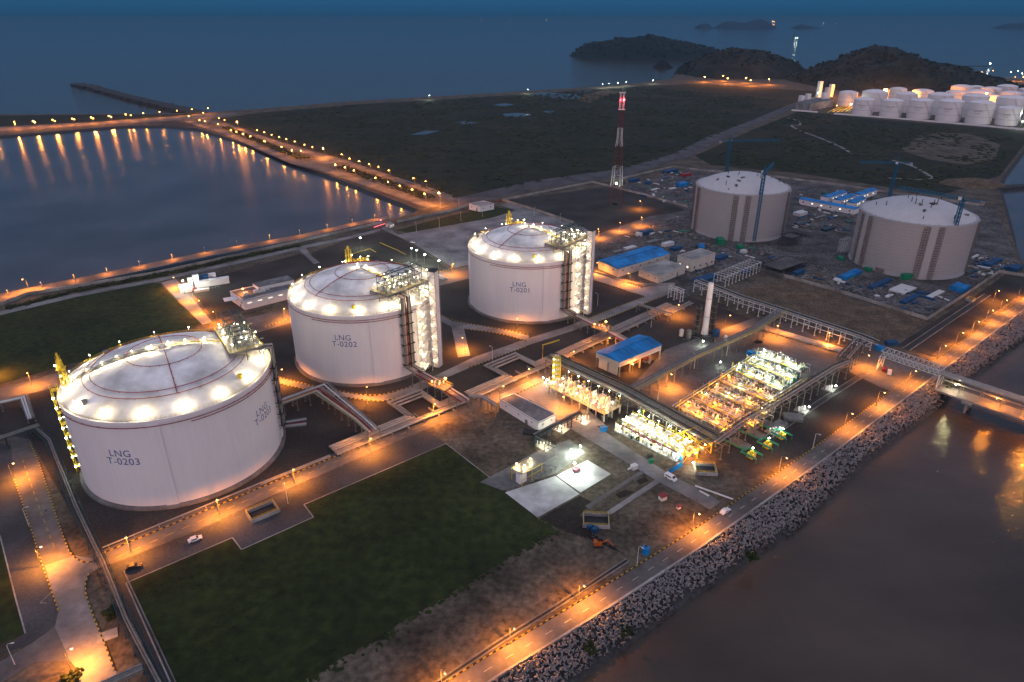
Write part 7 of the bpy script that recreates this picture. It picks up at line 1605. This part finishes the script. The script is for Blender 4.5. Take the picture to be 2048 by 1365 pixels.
# ------------------------------------------------------------------ ships at sea
def ship(label, x, y, kind, L_=60, two=False):
    p = G(x, y, SEA); t = thing('ship', label, 'ship', p, 'ships on the horizon'); k = L_ / 60
    mb = MB(); mb.prism([p + Vector((-30, -5, 0)) * k, p + Vector((24, -5, 0)) * k, p + Vector((32, 0, 0)) * k, p + Vector((24, 5, 0)) * k, p + Vector((-30, 5, 0)) * k], SEA - 2, SEA + 5 * k); mb.build('hull', M['dark_steel'], t)
    mb = MB(); mb.box(p + Vector((-18, 0, 9)) * k, (12 * k, 8 * k, 10 * k)); mb.box(p + Vector((-18, 0, 16)) * k, (6 * k, 6 * k, 4 * k)); mb.build('bridge', M['white'], t)
    em = {'sod': 'lamp_sodium_far', 'cool': 'lamp_cool', 'red': 'lamp_red'}[kind]
    for j, dx in enumerate((0, 26) if two else (0,)): mb = MB(); mb.bar(p + Vector((-10 + dx, 0, 4)) * k, p + Vector((-10 + dx, 0, 20)) * k, .5 * k); o = mb.build('mast', M['dark_steel'], t); mb = MB(); mb.ball(p + Vector((-10 + dx, -1, 21)) * k, (3.4 if kind == 'sod' else 2.3) * k, 1, 8, 5); mb.build('mast_lamp', M[em], o)
for i, (x, y, kd, s, tw) in enumerate([(779, 40, 'cool', 90, 0), (796, 41, 'cool', 80, 0), (828, 41, 'sod', 130, 0), (964, 43, 'sod', 130, 0), (1021, 43, 'cool', 80, 0), (1094, 43, 'sod', 130, 0), (1181, 44, 'cool', 80, 1), (1380, 44, 'cool', 80, 0), (1648, 49, 'cool', 80, 0), (1672, 50, 'cool', 80, 0)]):
    ship(ORD[i] + ' ship light along the sea horizon, counting from the left', x, y, kd, s, tw)
ship('lit boat alone on the open sea between the islands and the conical hill', 1592, 80, 'cool', 45, 1); ship('lit vessel beside the far islands with a pink orange light', 1546, 47, 'sod', 170, 1)
t = thing('far_jetty', 'thin far jetty with one lamp beyond the conical hill', 'jetty', G(1976, 136, SEA)); mb = MB(); a_, b_ = G(1905, 136, SEA), G(1978, 136, SEA); mb.bar(a_ + Vector((0, 0, 6)), b_ + Vector((0, 0, 6)), 2.5); mb.build('deck', M['dark_steel'], t); bulb_lamp(t, 'jetty_lamp', b_ + Vector((0, 0, 7)), 8, 'cool', 0, 2.6)
for i, (x, y, kd) in enumerate([(1962, 152, 'sod'), (1984, 149, 'sod'), (2020, 152, 'cool'), (2034, 150, 'cool'), (2042, 155, 'cool'), (2028, 163, 'sod'), (2044, 163, 'sod')]):
    p = G(x, y); t = thing('port_lamp', ORD[i] + ' port lamp beyond the right flank of the conical hill', 'lamp', p, 'port lamps'); bulb_lamp(t, 'lamp_post', p, 12, kd, 26000, .9)
# ================================================================== HAZE: one box of thin sea air
mb = MB(); mb.box((0, 7000, 87), (38000, 24000, 210)); hz = stuff(mb.build('haze', bpy.data.materials.new('sea_air')))
m = hz.data.materials[0]; m.use_nodes = True; nt = m.node_tree; nt.nodes.remove(nt.nodes['Principled BSDF'])
v = nt.nodes.new('ShaderNodeVolumePrincipled'); v.inputs['Density'].default_value = .000065; v.inputs['Color'].default_value = (.16, .36, .55, 1); v.inputs['Anisotropy'].default_value = .2
nt.links.new(v.outputs[0], nt.nodes['Material Output'].inputs['Volume'])
